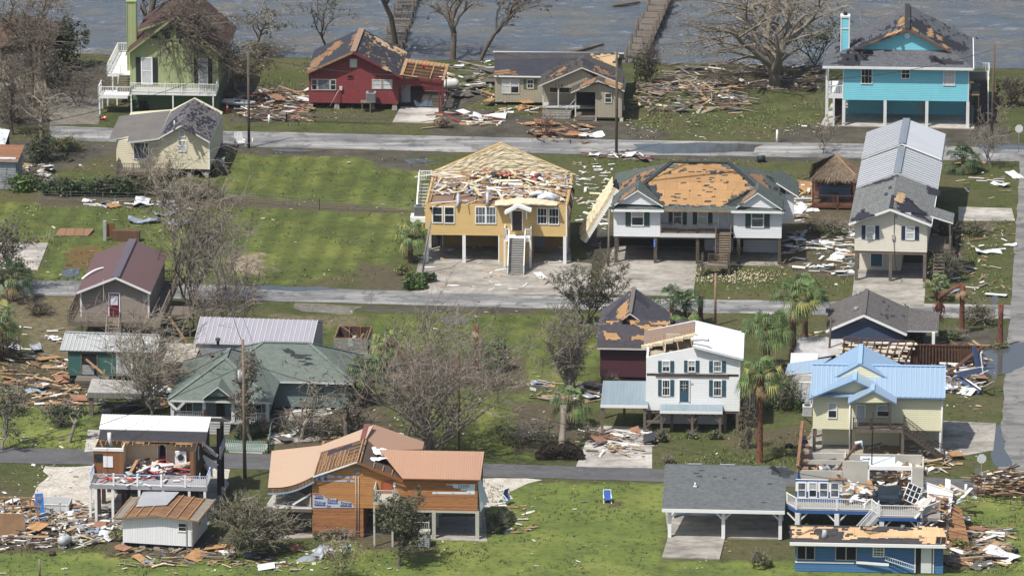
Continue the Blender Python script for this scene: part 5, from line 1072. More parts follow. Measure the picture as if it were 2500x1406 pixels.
 m=MB();m.box(x0+.8,x1-1.2,2,6,.05,zb-.25,wh).box(x0,x1,.05,D,zb-.22,zb-.004,PO);h.part('lower_wall',m)
 ze=h.z(1466,988,-.8);mb=MB();a=h.x(1466,988,-.8);mb.slab([(a,-.8,ze),(x0+.2,-.8,ze),(x0-.03,h.Pz(1575,930,ze+.9).y,ze+.9),(a+.1,h.Pz(1575,930,ze+.9).y,ze+.9)],.12,MTB,TRIM);mb.box(a,x0+.2,-.86,-.79,ze-.25,ze,TRIM);yq=h.Pz(1575,930,ze+.9).y;h.part('carport_roof',mb)
 for x,y in((a+.15,-.6),(x0-.1,-.6),(a+.15,yq-.3),((a+x0)/2,yq-.3)):q=MB();q.box(x-.12,x+.12,y-.12,y+.12,0,ze-.1 if y<0 else ze+.7,PO);h.part('post',q)
 for x,z in((x0+.6,1.3),):q=MB();q.beam((x0-.1,-.6,1.0),(x0+1.6,-.6,1.0),.12,.25,PO);q.beam((x0-.1,-.6,.4),(x0+1.5,-.6,zb),.1,.14,PO);h.part('brace',q)
two_storey()
# ---- navy gabled house at the right and the ruin beside it
def navy_house():
 h=House('navy_gable_house','low navy house with wide grey shingle roof and white gable trim','house',2024,884,-4.5)
 NV=siding('#3b4a63',.19,'#2f3c52',.3);SG=shingle('#6a6663','#56524f');mb,pl,pr,EL,PK,ER,yb=gable_y(h,(2016,807),(2109,768),(2214,815),(2116,706),-.4,.16,SG,TRIM)
 q=[ER+Vector((0,1.0,.05)),h.Pz(2290,808,ER.z-.35),None,None];q[2]=Vector((q[1].x,yb,q[1].z));q[3]=Vector((ER.x,yb,ER.z+.05));mb.slab(q,.16,SG,TRIM);mb.beam(PK+Vector((0,0,.03)),Vector((PK.x,yb,PK.z+.03)),.35,.06,SG);tabs(h,mb,pr,[(2150,775),(2205,790),(2220,745),(2150,735)],14,shingle('#4b4845','#3d3a38'),.02,3);h.part('roof',mb)
 m=MB();m.prism([(EL.x+.5,.3),(ER.x-.4,.3),(ER.x-.4,ER.z+.0),(PK.x,PK.z-.2),(EL.x+.5,EL.z+.05)],'y',0,yb-.4,NV);x2=q[1].x;m.box(ER.x-.4,x2-1.2,3,yb-.4,.3,ER.z-.4,NV);h.part('wall',m)
 g=MB();fascia(g,[EL,PK,ER],TRIM,.22);h.part('barge_board',g);win(h,0,(2098,775,2114,786),1,1,paint('#4a5870'),'grey',name='gable_vent')
 for p in(h.Pp(2096,719,pl),h.Pp(2090,757,pl),h.Pp(2021,760,pl)):q=MB();q.tube([p-Vector((0,0,.1)),p+Vector((0,0,.3))],.2,8,paint('#8b8d8e'));h.part('roof_vent',q)
 q=MB();x=x2-.4;q.box(x-.14,x+.14,1.3,1.6,0,ER.z-.35,TRIM);h.part('post',q);m=MB();m.box(ER.x+.2,x2-1.4,2.93,2.99,.4,ER.z-.6,DARKG);h.part('glass_door',m);q=MB();q.box(ER.x-.4,x2,1.2,3,.1,.35,CONC2);h.part('porch_floor',q);railing(h,(x2-.3,1.4,.35),(x2+2.2,1.0,.05),.9,paint('#c3c6c8'),.2,2)
navy_house()
def ruin():
 h=House('collapsed_house','collapsed house with open ceiling joists, bent sheet roof and fallen navy gable frame','ruined house',1950,925,-4.5)
 BR=bare('#70492f','#4b3122',2,.85);z=h.z(2060,863,0);mb=MB();fp=front_plane(Vector((0,0,h.z(1932,884,0))),.12);roofpoly(h,mb,fp,[(1930,884),(2056,863),(2058,821),(1950,824)],.06,bare('#b9b7b5','#8f8c88',.9,.5),paint('#9a9896'));h.part('sheet_roof',mb)
 pl=(Vector((0,1,2.5)),Vector((0,0,1)));a,b,c,d=[h.Pp(u,v,pl)for u,v in((2058,872),(2210,884),(2232,838),(2060,828))]
 m=MB()
 for i in range(10):t=i/9;m.beam(a.lerp(b,t)+Vector((0,0,.1)),d.lerp(c,t)+Vector((0,0,.1)),.06,.18,BR)
 for i in range(5):t=i/4;m.beam(a.lerp(d,t)+Vector((0,0,.22)),b.lerp(c,t)+Vector((0,0,.22)),.08,.06,BR)
 h.part('ceiling_joists',m);m=MB();R=random.Random(8)
 for i in range(9):
  for j in range(5):
   if R.random()<.75:p=a.lerp(b,(i+.5)/9).lerp(d.lerp(c,(i+.5)/9),(j+.5)/5);s=R.uniform(.5,1);m.beam(p+Vector((-s,0,-.02)),p+Vector((s,R.uniform(-.3,.3),R.uniform(-.2,.1))),R.uniform(.3,.7),.1,FOAM if R.random()<.7 else paint('#c9c4b8'))
 h.part('insulation',m);m=MB();m.box(a.x,b.x,a.y,a.y+.12,.0,2.4,BR);h.part('stud_wall',m);m=MB();m.box(a.x,c.x,c.y,c.y+.12,0,2.4,BR);h.part('stud_wall',m)
 st=MB();r0=h.Pz(2232,842,2.4);r1=h.Pz(2392,848,2.4)
 for i in range(22):t=i/21;p=r0.lerp(r1,t);st.box(p.x-.04,p.x+.04,p.y-.05,p.y+.05,.1,2.4,BR)
 st.box(r0.x,r1.x,r0.y-.06,r0.y+.06,2.4,2.5,BR);st.box(r0.x,r1.x,r0.y+.06,r0.y+.09,.1,2.4,bare('#5a4434','#41342a',1.5));st.beam(Vector((r0.x,r0.y,2.45)),Vector((r0.x-.7,r0.y-7,2.45)),.1,.12,BR);h.part('open_room_wall',st)
 m=MB();m.box(b.x-.2,r1.x-.5,r0.y-7,r0.y,.0,.12,bare('#6b5e50','#4a4138',1,.9));h.part('floor',m)
 NVP=siding('#3d4f70',.18,'#32425f',.3);m=MB();P=[h.Pz(2328,918,.6),h.Pz(2390,962,.15),h.Pz(2380,975,.15),h.Pz(2318,928,.5)]
 def board(p,q,w,mt,up):m.beam(p,q,w,.08,mt,up)
 A=h.P(2330,915,-2);A=h.Pz(2332,916,.6);B=h.Pz(2392,958,.2);Cc=h.Pz(2396,858+60,2.2);m.beam(A,B,.5,.1,NVP,(0,-1,.6));m.beam(A,Cc+Vector((0,0,.6)),.5,.1,NVP,(0,-1,.3));m.beam(A+Vector((.1,-.2,.35)),B+Vector((.1,-.2,.35)),.12,.14,TRIM,(0,-1,.6));m.beam(A+Vector((.1,-.2,.35)),Cc+Vector((.1,-.2,.95)),.12,.14,TRIM,(0,-1,.3))
 m.beam(h.Pz(2312,915,.3),h.Pz(2400,865,1.6)+Vector((0,0,.8)),.5,.14,bare('#5c3e2c','#3f2d22',2));D_=h.Pz(2400,925,.1)
 for k in range(5):p=D_+Vector((-.3+k*.1,.15*k,0));m.beam(p,p+Vector((-.6+.1*k,.6,3.0-.3*k)),.12 if k else .5,.1,TRIM if k%2 else NVP)
 h.part('fallen_gable',m,'fallen navy gable frame edged with white trim')
ruin()
# ---- cream house with blue metal roof
def cream_blue():
 h=House('cream_blue_roof_house','pale yellow stilt house with bright blue metal roofs and a weathered outside stair','house',1986,1103,-3.6)
 cr=siding('#d6d2ad',.19,'#c2be9b',.2);BL=ribmetal('#8fa6ba',.42,.4,.12,'#7f98ad',.3);BE=paint('#6f90b3',.1,.4);BLR=paint('#8cb0d6',.05,.35);PO=bare('#6f655a','#514940',2.5,.85);DK=bare('#544a42','#3b342f',2.5,.85)
 zb=h.z(1986,1046);x0,x1=h.x(1984,1046),h.x(2302,1052);zt=h.z(2250,974);ze=h.z(2306,971,-.5);fp=front_plane(Vector((0,-.5,ze)),.42);r=h.Pp(1983,892,fp);r2=h.Pp(2310,892,fp);yr=(r.y+r2.y)/2;zr=ze+.42*(yr+.5)
 mb=MB();xa,xb=x0-.15,h.x(2307,970,-.5);mb.slab([(xa,-.5,ze),(xb,-.5,ze),(xb,yr,zr),(xa,yr,zr)],.12,BL,BE);mb.slab([(xa,yr,zr),(xb,yr,zr),(xb,2*yr+.5,ze),(xa,2*yr+.5,ze)],.12,BL,BE);ribs(mb,(xa,-.5,ze),(xb,-.5,ze),(xb,yr,zr),(xa,yr,zr),27,.06,.05,BLR);mb.beam((xa,yr,zr+.04),(xb,yr,zr+.04),.35,.06,BLR);h.part('roof',mb)
 m=MB();pk=h.P(2086,932);m.prism([(x0,zb),(x1,zb),(x1,zt),(h.x(2180,972),zt),(pk.x,pk.z),(x0,zt)],'y',0,.2,cr);m.box(x0,x1,.2,2*yr,zb,zt,cr);h.part('wall',m)
 mb,pl,pr,EL,PK,ER,yb=gable_y(h,(1975,973),(2086,928),(2190,973),h.Pp(2087,904,fp).y,-.75,.12,BL,BE);ribs(mb,EL,EL+Vector((0,1.5,0)),PK+Vector((0,yb*.6,0)),PK,2,.06,.05,BLR);mb.beam(PK+Vector((0,0,.04)),Vector((PK.x,yb,PK.z+.04)),.4,.07,BLR);h.part('gable_roof',mb)
 q=MB();a,b=h.P(2083,985),h.P(2176,1040);q.box(a.x,b.x,-.015,-.003,b.z,a.z,siding('#bdb994',.19,'#a8a483',.3));h.part('porch_shade',q)  # sheet in a darker copy of the wall siding, porch shade painted in
 mb,pl,pr,EL,PK,ER,yb=gable_y(h,(2070,984),(2131,953),(2189,984),-.2,-2.2,.12,BL,BE);mb.beam(PK+Vector((0,0,.03)),Vector((PK.x,yb,PK.z+.03)),.3,.06,BLR);mb.prism([(EL.x+.4,EL.z-.02),(ER.x-.4,ER.z-.02),(PK.x,PK.z-.15)],'y',-1.95,-1.85,cr);h.part('porch_roof',mb)
 win(h,0,(2021,981,2044,1021),1,2,TRIM,'half');door(h,-.016,(2089,986,2113,1030),paint('#a9b6b8',.1),TRIM);win(h,-.016,(2140,987,2172,1018),1,2,TRIM,'half')
 zd=h.z(2082,1047,-2);da,db=h.x(2081,1047,-2),h.x(2206,1049,-2);q=MB();q.box(da,db,-2,-.02,zd-.28,zd,PO);h.part('deck',q);g=h.x(2172,1040,-1.95);railing(h,(da+.1,-1.95,zd),(h.x(2125,1040,-2),-1.95,zd),1.0,DK,.15,2,.12);railing(h,(h.x(2127,1040,-2),-1.9,zd),(g,-1.7,zd+.05),1.0,DK,.15,2,.12);railing(h,(g+.3,-1.95,zd),(db-.1,-1.95,zd),.35,DK,.2,2,.1,label='flattened end of the deck railing');q=MB();p=h.P(2168,990,-1.9);q.beam(p+Vector((0,0,.3)),Vector((g+.15,-1.95,zd)),.12,.12,DK);h.part('leaning_post',q)
 e=h.Pz(2306,1103,.05);stairs(h,(db,-1.55,zd),(e.x,-1.75,.1),(0,.5,0),13,DK)
 for y in(-2.05,-1.05):railing(h,(db+.03,y,zd),(e.x,y-.2,.1),1.0,DK,.15,3,.13,'handrail')
 for u,v in((2084,1050),(2204,1050)):q=MB();x=h.x(u,v,-1.9);q.box(x-.14,x+.14,-2.02,-1.76,0,zd-.28,PO);h.part('post',q)
 q=MB();x=h.x(2252,1080,-1.6);q.box(x-.1,x+.1,-1.7,-1.5,0,zd*.45,PO);h.part('post',q)
 for u in(1988,2078,2200,2297):
  for y in(.2,4.5,9):q=MB();x=h.x(u,1048);q.box(x-.14,x+.14,y-.14,y+.14,0,zb-.005,PO if u<2290 else TRIM);h.part('post',q)
 q=MB();q.tube([(h.x(2075,1000,-.1),-.1,zt),(h.x(2075,1000,-.1),-.1,.1)],.06,6,TRIM);h.part('downspout',q);q=MB();q.tube([(x1-.1,-.1,zt),(x1-.1,-.1,.1)],.06,6,TRIM);h.part('downspout',q)
 m=MB();m.box(h.x(2085,1060,4),x1-.3,4,4.2,0.06,1.4,cr).box(h.x(2085,1060,4.2),x1-.3,4.3,8,0.06,zb-.02,SHADE);h.part('lower_wall',m)  # near-black block behind the low wall, painted as shade under the house
 q=MB();q.box(x0-1.0,x0-.05,.8,1.7,zb-.12+.9,zb+.9,PO);q.beam((x0-.9,1.2,zb+.8),(x0-.05,1.2,zb),.08,.1,PO);h.part('equipment_stand',q);acunit(h,x0-.52,1.25,zb+.92,None,'#c3c5c4',.85)
 P0=h.Pz(2102,841,zr+.6);yb=P0.y;yf=h.Pz(2097,888,zr+.6).y;EL=Vector((P0.x-3.6,yf,zr-1.5));PK=Vector((P0.x,yf,zr+.6));ER=Vector((P0.x+4.1,yf,zr-1.5));Dv=Vector((0,yb-yf,0));mb=MB()
 mb.slab([EL,PK,PK+Dv,EL+Dv],.12,BL,BE);mb.slab([PK,ER,ER+Dv,PK+Dv],.12,BL,BE);mb.beam(PK+Vector((0,0,.04)),PK+Dv+Vector((0,0,.04)),.4,.07,BLR);ribs(mb,EL,EL+Dv,PK+Dv,PK,8,.06,.05,BLR);ribs(mb,ER,ER+Dv,PK+Dv,PK,8,.06,.05,BLR);h.part('rear_roof',mb)
 m=MB();m.box(EL.x+.3,ER.x-.3,yf+.1,yb-.2,.1,EL.z,cr);m.prism([(EL.x+.3,EL.z),(ER.x-.3,EL.z),(PK.x,PK.z-.15)],'y',yf+.05,yf+.15,cr);h.part('rear_wall',m)
 yg=h.Pz(1926,988,0).y;zg=h.z(1926,914,yg);g0=h.x(1926,940,yg);m=MB();m.box(g0,x0-.02,yg,yg+7,0.05,zg,paint('#cfcfc9',.15));h.part('garage_wall',m);door(h,yg,(1952,932,1980,990),paint('#d3d5d6'));fpg=front_plane(Vector((0,yg-.4,zg+.03)),.3);mb=MB();roofpoly(h,mb,fpg,[(1916,914),(1985,906),(2030,872),(1924,887)],.12,BL,TRIM);h.part('garage_roof',mb)
cream_blue()
# ---- open carport
def carport():
 h=House('open_carport','open carport with grey shingle roof on white braced posts over a concrete pad','carport',1634,1313,-3.6)
 SG=shingle('#64696a','#54585a');W_=TRIM;ze=h.z(1617,1241,-.6);fp=front_plane(Vector((0,-.6,ze)),.36);a=h.x(1616,1240,-.6);b=h.x(1916,1246,-.6);r=h.Pp(1623,1132,fp);yr=r.y;zr=ze+.36*(yr+.6);mb=MB()
 mb.slab([(a,-.6,ze),(b,-.6,ze),(b,yr,zr),(a,yr,zr)],.14,SG,W_);mb.slab([(a,yr,zr),(b,yr,zr),(b,2*yr+.6,ze),(a,2*yr+.6,ze)],.14,SG,W_);pl=plane(Vector((a,-.6,ze)),Vector((b,-.6,ze)),Vector((b,yr,zr)))
 FK=shingle('#3e4144','#33363a');patch(h,mb,pl,[(1880,1138),(1925,1140),(1930,1165),(1895,1160)],FK,.014,2,.3,.4);tabs(h,mb,pl,[(1640,1140),(1900,1150),(1900,1230),(1640,1225)],9,FK,.02,3,(.2,.5),(1,1))
 for t in(.18,.45):mb.box(a+(b-a)*t,a+(b-a)*t+1.3,yr-.1,yr+.1,zr+.01,zr+.08,paint('#8f9292'))
 h.part('roof',mb);q=MB();q.box(a,b,-.66,-.58,ze-.3,ze+.0,W_);q.box(a+.3,b-.3,-.1,.1,ze-.35,ze-.05,W_);h.part('fascia',q)
 q=MB();p=h.Pp(1697,1187,pl);q.tube([p,p+Vector((0,0,.35))],.06,6,W_);q.box(p.x-.14,p.x+.14,p.y-.12,p.y+.12,p.z-.02,p.z+.06,W_);h.part('vent_pipe',q)
 for u in(1635,1766,1905):
  for k,y in enumerate((0,yr,2*yr-.2)):
   x=h.x(u,1270);q=MB();q.box(x-.15,x+.15,y-.15,y+.15,0.1,ze-.2,W_)
   for s in((1,)if u==1635 else(-1,)if u==1905 else(-1,1)):q.beam((x,y,ze-1.1),(x+s*.85,y,ze-.25),.12,.14,W_)
   h.part('post',q)
carport()
# ---- low blue house at the lower right
def low_blue():
 h=House('low_blue_house','low bright blue house with long roof peeled to plywood and broken sliding windows','house',1943,1394,-3.6)
 bl=siding('#3d6f9e',.26,'#325f8b',.3);FK=shingle('#4a4848','#3a3838');zt=h.z(1943,1329);x0,x1=h.x(1941,1390),h.x(2302,1392);ze=h.z(1927,1323,-.7);fp=front_plane(Vector((0,-.7,ze)),.22);r=h.Pp(1934,1282,fp);r2=h.Pp(2313,1288,fp);yr=(r.y+r2.y)/2;zr=ze+.22*(yr+.7);a,b=h.x(1928,1323,-.7),h.x(2311,1331,-.7);mb=MB()
 mb.slab([(a,-.7,ze),(b,-.7,ze),(b,yr,zr),(a,yr,zr)],.14,FK,TRIM);mb.slab([(a,yr,zr),(b,yr,zr),(b,2*yr,ze),(a,2*yr,ze)],.14,FK,TRIM);pl=plane(Vector((a,-.7,ze)),Vector((b,-.7,ze)),Vector((b,yr,zr)))
 pw=osb('#cfa877')
 for k,px in enumerate(([(1934,1314),(1934,1286),(2034,1286),(2036,1290),(1980,1294),(1984,1304),(2000,1308),(1995,1316),(1960,1312)],[(2042,1290),(2092,1284),(2096,1292),(2120,1302),(2160,1298),(2175,1290),(2205,1296),(2240,1284),(2308,1288),(2310,1330),(2262,1326),(2240,1314),(2200,1312),(2160,1314),(2100,1312),(2062,1316),(2066,1300)],[(2106,1288),(2140,1285),(2128,1290)])):patch(h,mb,pl,px,pw,.014,k,.3,.28)
 tabs(h,mb,pl,[(1940,1310),(2240,1318),(2300,1290),(1940,1288)],30,FK,.03,5,(.2,.6),(1,2));c,d=h.Pp(2284,1327,pl),h.Pp(2310,1310,pl);mb.box(c.x,d.x,c.y,d.y,c.z-.1,c.z+.28,SHADE)if False else mb.face([h.Pp(u,v,pl)+pl[1]*.03 for u,v in((2284,1327),(2309,1328),(2311,1311),(2286,1310))],SHADE)
 p=h.Pp(2284,1319,pl)
 for t in(0,.5,1):A_=h.Pp(2284,1327,pl).lerp(h.Pp(2309,1328,pl),t)+pl[1]*.06;B_=h.Pp(2286,1310,pl).lerp(h.Pp(2311,1311,pl),t)+pl[1]*.06;mb.beam(A_,B_,.06,.06,RAFT)
 h.part('roof',mb);q=MB();q.box(a,b,-.78,-.68,ze-.26,ze+.01,TRIM);h.part('fascia',q)
 m=MB();m.box(x0,x1,0,2*yr-.7,.05,zt,bl);h.part('wall',m);trim_corner(h,(x1-.05,),0,.05,zt,bl)
 for r in((1945,1330,1990,1366),(2039,1331,2092,1368)):win(h,0,r,1,1,paint('#9aa0a4'),'open',name='sliding_window',label='broken sliding window' if r[0]<2000 else None);A,B=h.P(r[0],r[1]),h.P(r[2],r[3]);q=MB();xm=(A.x+B.x)/2;q.box(xm-.05,xm+.05,-.075,-.035,B.z+.09,A.z-.09,paint('#9aa0a4'));h.part('mullion',q)
 win(h,0,(2131,1333,2159,1359),3,4,TRIM,'grey')
 A,B=h.P(2236,1334),h.P(2274,1390);q=MB();q.box(A.x,B.x+.1,-.015,-.003,.08,A.z,SHADE);h.part('doorway',q);q=MB();q.box(A.x+.45,B.x+.0,-.12,-.06,.1,A.z-.05,paint('#cfd1d0'));h.part('door',q);q=MB();q.box(A.x-.1,A.x,-.07,-.004,.08,A.z,TRIM).box(B.x+.1,B.x+.2,-.07,-.004,.08,A.z,TRIM);h.part('door_frame',q)  # the opening is a near-black sheet, the unlit room painted in
 q=MB();za=h.z(2000,1370);q.box(x0,h.x(2085,1370),-.06,-.004,za-.12,za,TRIM);h.part('wall_trim',q);q=MB();q.beam(h.P(2090,1372,-.1),h.P(2170,1378,-.35),.06,.22,TRIM);h.part('hanging_trim',q)
 q=MB();p=h.Pp(2013,1311,pl);q.tube([p-Vector((0,0,.1)),p+Vector((0,0,.35)),p+Vector((0,0,.65))],[.3,.22,.16],10,paint('#a7a9a9',.2,.4));h.part('flue',q)
 q=MB();p=h.Pp(2204,1290,pl);q.tube([p-Vector((0,0,.1)),p+Vector((0,0,.3))],.18,8,paint('#6a6c6d'));h.part('roof_vent',q)
 l=House('aluminium_ladder','aluminium ladder leaning askew against the low blue house wall','ladder',1943,1394,-3.6);m=MB();A,B=l.P(2160,1361,.35),l.P(2232,1390,-.5);A.y=-.25;B.y=-.5;dz=Vector((0,.12,.33))
 AL=paint('#b9c4cf',.1,.35);up=Vector((.0,.0,.36))
 for o in(Vector((0,0,0)),up):m.beam(A+o,B+o,.05,.07,AL)
 for k in range(13):p=A.lerp(B,(k+.5)/13);m.beam(p,p+up,.04,.04,AL)
 l.part('rails_and_rungs',m)
low_blue()
# ---------------------------------------------------------------- wrecked houses along the front
def heap(h,mb,n,box,mats,seed,L=(.6,2.2),W=(.08,.35),tilt=.35):
 """loose boards and sheets lying in a box of local space"""
 R=random.Random(seed)
 for _ in range(n):
  p=Vector([R.uniform(box[2*i],box[2*i+1])for i in range(3)]);an=R.uniform(0,math.pi);l=R.uniform(*L)/2;d=Vector((math.cos(an),math.sin(an),R.uniform(-tilt,tilt)))*l
  mb.beam(p-d,p+d,R.uniform(*W),R.uniform(.03,.08),R.choice(mats),(R.uniform(-.5,.5),R.uniform(-.5,.3),1))
def crumple(mb,p,wx,wy,amp,mat,seed,ang=0,n=14,tilt=(0,0)):
 R=mnoise;V=[];c,s=math.cos(ang),math.sin(ang)
 for i in range(n+1):
  for j in range(n+1):
   x,y=(i/n-.5)*wx,(j/n-.5)*wy;z=abs(R.noise(Vector((x*1.1,y*1.1,seed))))*amp*1.6+R.noise(Vector((x*3,y*3,seed+9)))*amp*.5+tilt[0]*x+tilt[1]*y
   V.append((p[0]+x*c-y*s,p[1]+x*s+y*c,p[2]+z))
 mb.raw(V,[(i*(n+1)+j,(i+1)*(n+1)+j,(i+1)*(n+1)+j+1,i*(n+1)+j+1)for i in range(n)for j in range(n)],mat)
def orange_house():
 h=House('cedar_house','orange cedar sided stilt house with copper metal roof stripped open at the gable','house',762,1310,-3.6)
 cd=boards('#bd8047',.15,'#8a5630',.75,.14,1,.75);cd2=boards('#c58b47',.15,'#9f6836',.7,.14,1,.75);MT=ribmetal('#ae866a',.24,.45,.1,'#a17a5f',.25);MT_LIT=ribmetal('#c4a484',.24,.42,.1,'#b79576',.3);RU=paint('#7b4a44',.3);WT=TRIM;BR=paint('#8a5227',.2);PO=paint('#b5b3a4',.2)  # left slope and porch take a lighter metal copy, sunlight painted in
 x0=h.x(762,1240);xg=h.x(985,1240);x1=h.x(1166,1240);zb2=h.z(1100,1246);zl=h.z(765,1163);pk=h.P(872,1131);zr=h.z(984,1171);zm=h.z(800,1238);D=10.5
 xm=h.x(887,1260);m=MB();m.prism([(x0,zm),(xg,zm),(xg,zr),(pk.x,pk.z),(x0,zl)],'y',0,.2,cd2);m.box(xg,x1,0,.2,zb2,zr,cd);m.box(x0,x0+.2,.2,D,zm,zl,cd);m.box(x1-.2,x1,.2,7,zb2,zr,bare('#6c655c','#4b4742',1));m.box(x0+.2,x1-.2,7,7.2,zb2,zr,cd);m.box(xg,x1,.2,7,zb2-.002,zb2+.2,WOODD);h.part('wall',m)
 m=MB();m.box(x0,xm,.02,.2,.05,zm-.004,cd);m.box(x0,x0+.2,.2,6,.05,zm-.004,cd);m.box(xm-.2,xm,.2,6,.05,zm-.004,cd);m.box(x0+.2,xg,6,6.2,.05,zm,SHADE);m.box(xm+.01,xg,.5,6,zm-.25,zm-.02,WOODD);h.part('lower_wall',m)  # sheet behind the lower opening is near-black, standing for shade
 mb,pl,pr,EL,PK,ER,yb=gable_y(h,(764,1162),(872,1126),(984,1171),(913,1036),-.35,.14,None,BR)
 q=roofpoly(h,mb,pl,[(778,1105),(894,1070),(913,1036),(787,1085)],.08,MT_LIT,BR);q=roofpoly(h,mb,pr,[(894,1070),(926,1099),(1032,1096),(1036,1078),(914,1036)],.08,MT,BR);a=h.Pp(894,1070,pl);mb.beam(Vector((PK.x,a.y,PK.z+.03)),Vector((PK.x,yb,PK.z+.03)),.55,.07,RU);h.part('roof',mb)
 mb=MB();dkb=bare('#5d4a3c','#39312c',1.5,.9);roofpoly(h,mb,pl,[(765,1161),(871,1127),(894,1070),(778,1105)],.06,boards('#a37a4f',.22,'#5e4430',.9,.25,1),RAFT,None,-.08);roofpoly(h,mb,pr,[(873,1128),(983,1169),(928,1102),(897,1075)],.06,dkb,RAFT,None,-.08)
 patch(h,mb,pl,[(840,1095),(890,1078),(886,1098),(850,1112)],dkb,-.06,3,.3,.15);patch(h,mb,pl,[(800,1100),(888,1073),(886,1080),(800,1108)],FELT,-.055,4,.3,.15)
 Dv=Vector((0,a.y+.35,0));R=random.Random(3)
 for k in range(13):t=(k+.3)/13;p=EL.lerp(PK,t);y0=R.uniform(0,.8);mb.beam(p+Vector((0,y0,.0)),p+Vector((0,R.uniform(2.5,5.2),0)),.07,.06,WOODN)
 for k in range(6):y=.2+Dv.y*k/6;mb.beam(PK+Vector((0,y,.04)),EL.lerp(PK,R.uniform(.4,.8))+Vector((0,y,.04)),.08,.05,WOODN)
 mb.beam(PK+Vector((0,0,.02)),PK+Dv+Vector((0,0,.02)),.12,.1,WOODN);mb.beam(PK+Vector((.25,0,-.05)),PK+Dv+Vector((.25,0,-.05)),.1,.1,RAFT)
 for k in range(3):p=PK.lerp(ER,.35+k*.2);mb.beam(p+Vector((0,.1,.0)),p+Vector((0,1.6,0)),.07,.06,WOODN)
 h.part('stripped_roof',mb,'gable end of the roof stripped to boards and purlins');q=MB();fascia(q,[EL,PK],WT,.12);fascia(q,[PK,ER],BR,.24);h.part('barge_board',q)
 q=MB();p=h.Pp(922,1112,pr);crumple(q,p+Vector((.3,.2,.2)),1.3,1.8,.35,paint('#d9dadb',.1,.35),3,.3,8);crumple(q,p+Vector((.1,-1.0,.0)),1.9,1.2,.35,paint('#d9dadb',.1,.35),5,.2,8);h.part('curled_sheet',q,'white curled roof sheet lying at the valley')
 ze=h.z(1170,1171,-.45);fp=front_plane(Vector((0,-.45,ze)),.42);b=h.Pp(1182,1102,fp);yr,zr2=b.y,b.z;xe=h.x(1172,1171,-.45);mb=MB();xq=h.x(983,1167,-.45)
 v1=Vector((xq,-.45,ze));v2=h.Pp(926,1100,fp);mb.slab([v1,(xe,-.45,ze),(xe+.1,yr,zr2),(v2.x,yr,zr2)],.1,MT,BR);ribs(mb,v1,(xe,-.45,ze),(xe+.1,yr,zr2),(v2.x,yr,zr2),46,.05,.035,MT);mb.slab([(v2.x,yr,zr2),(xe+.1,yr,zr2),(xe+.1,2*yr,ze),(v2.x,2*yr,ze)],.1,MT,BR);h.part('wing_roof',mb);m=MB();m.prism([(.2,zr-.05),(7,zr-.05),(yr,zr2-.2)],'x',x1-.18,x1-.02,BLKT);h.part('wing_gable',m)
 zp=h.z(700,1240,-.0);pa=h.Pz(783,1086,zl+.7);mb=MB();A=Vector((EL.x+.1,-.3,EL.z+.02));B=Vector((EL.x+.1,h.Pz(785,1086,EL.z+.02).y,EL.z+.02));C=h.Pz(663,1100,EL.z-1.15);Dd=h.Pz(654,1190,EL.z-1.45);n=10;V=[]
 for i in range(n+1):
  for j in range(n+1):f,g=i/n,j/n;p=A.lerp(B,g).lerp(Dd.lerp(C,g),f);V.append(tuple(p+Vector((0,0,-.35*math.sin(f*3.14)*(1-g)))))
 mb.raw(V,[(i*(n+1)+j,i*(n+1)+j+1,(i+1)*(n+1)+j+1,(i+1)*(n+1)+j)for i in range(n)for j in range(n)],MT_LIT);V2=[(x,y,z-.12)for x,y,z in V];mb.raw(V2,[(i*(n+1)+j,(i+1)*(n+1)+j,(i+1)*(n+1)+j+1,i*(n+1)+j+1)for i in range(n)for j in range(n)],dkb)
 for i in range(n):p,q=Vector(V[i*(n+1)]),Vector(V[(i+1)*(n+1)]);mb.beam(p-Vector((0,0,.3)),q-Vector((0,0,.3)),.1,.38,boards('#8b6a4c',.3,'#4c3a2c',.8,.2));mb.beam(p-Vector((0,.1,.52)),q-Vector((0,.1,.52)),.05,.14,paint('#7d98a5'))
 h.part('porch_roof',mb,'sagging porch roof with splintered front edge');R0,R1=Vector((h.x(686,1220,.3),.3,zp)),Vector((x0-.1,.2,zp))
 dl=h.x(645,1243,0);q=MB();q.slab([(dl,-.1,zp),(x0-.02,-.1,zp),(x0-.02,9.5,zp),(dl+1.0,9.5,zp)],.3,DECKW,WOODP);h.part('porch_deck',q);RD=paint('#8b2f35')
 railing(h,(h.x(680,1210,4.5),4.5,zp),(x0-.15,.25,zp),1.0,PO,.16,2,.1,top=RD);railing(h,(h.x(690,1205,7),7,zp),(x0-.15,7,zp),1.0,PO,.16,2,.1,top=RD);q=MB();q.beam((R1.x,R1.y,zp+1.3),(R1.x-1.6,.4,zp+.2),.12,.14,WHITE);h.part('fallen_post',q)
 for x,y in((dl+1.8,.3),(x0-1.8,.4),(dl+1.6,6),(x0-2,6)):q=MB();q.box(x-.12,x+.12,y-.12,y+.12,0,zp-.3,paint('#4c2a26'));h.part('post',q)
 m=MB();m.box(dl+.5,x0-.02,8,8.2,0.05,zp-.3,bare('#8d8375','#6a6257',1));m.box(x0-1.3,x0-.02,.2,3,zp-1.1,zp-.31,WOODP);h.part('lower_room',m)
 for u in(1059,1165):
  for y in(.15,3.4,6.8):q=MB();x=h.x(u,1250);q.box(x-.16,x+.16,y-.16,y+.16,0,zb2-.004,PO);h.part('post',q)
 q=MB();q.box(xg,x1,.0,.2,zb2-.2,zb2-.003,PO);h.part('beam',q)
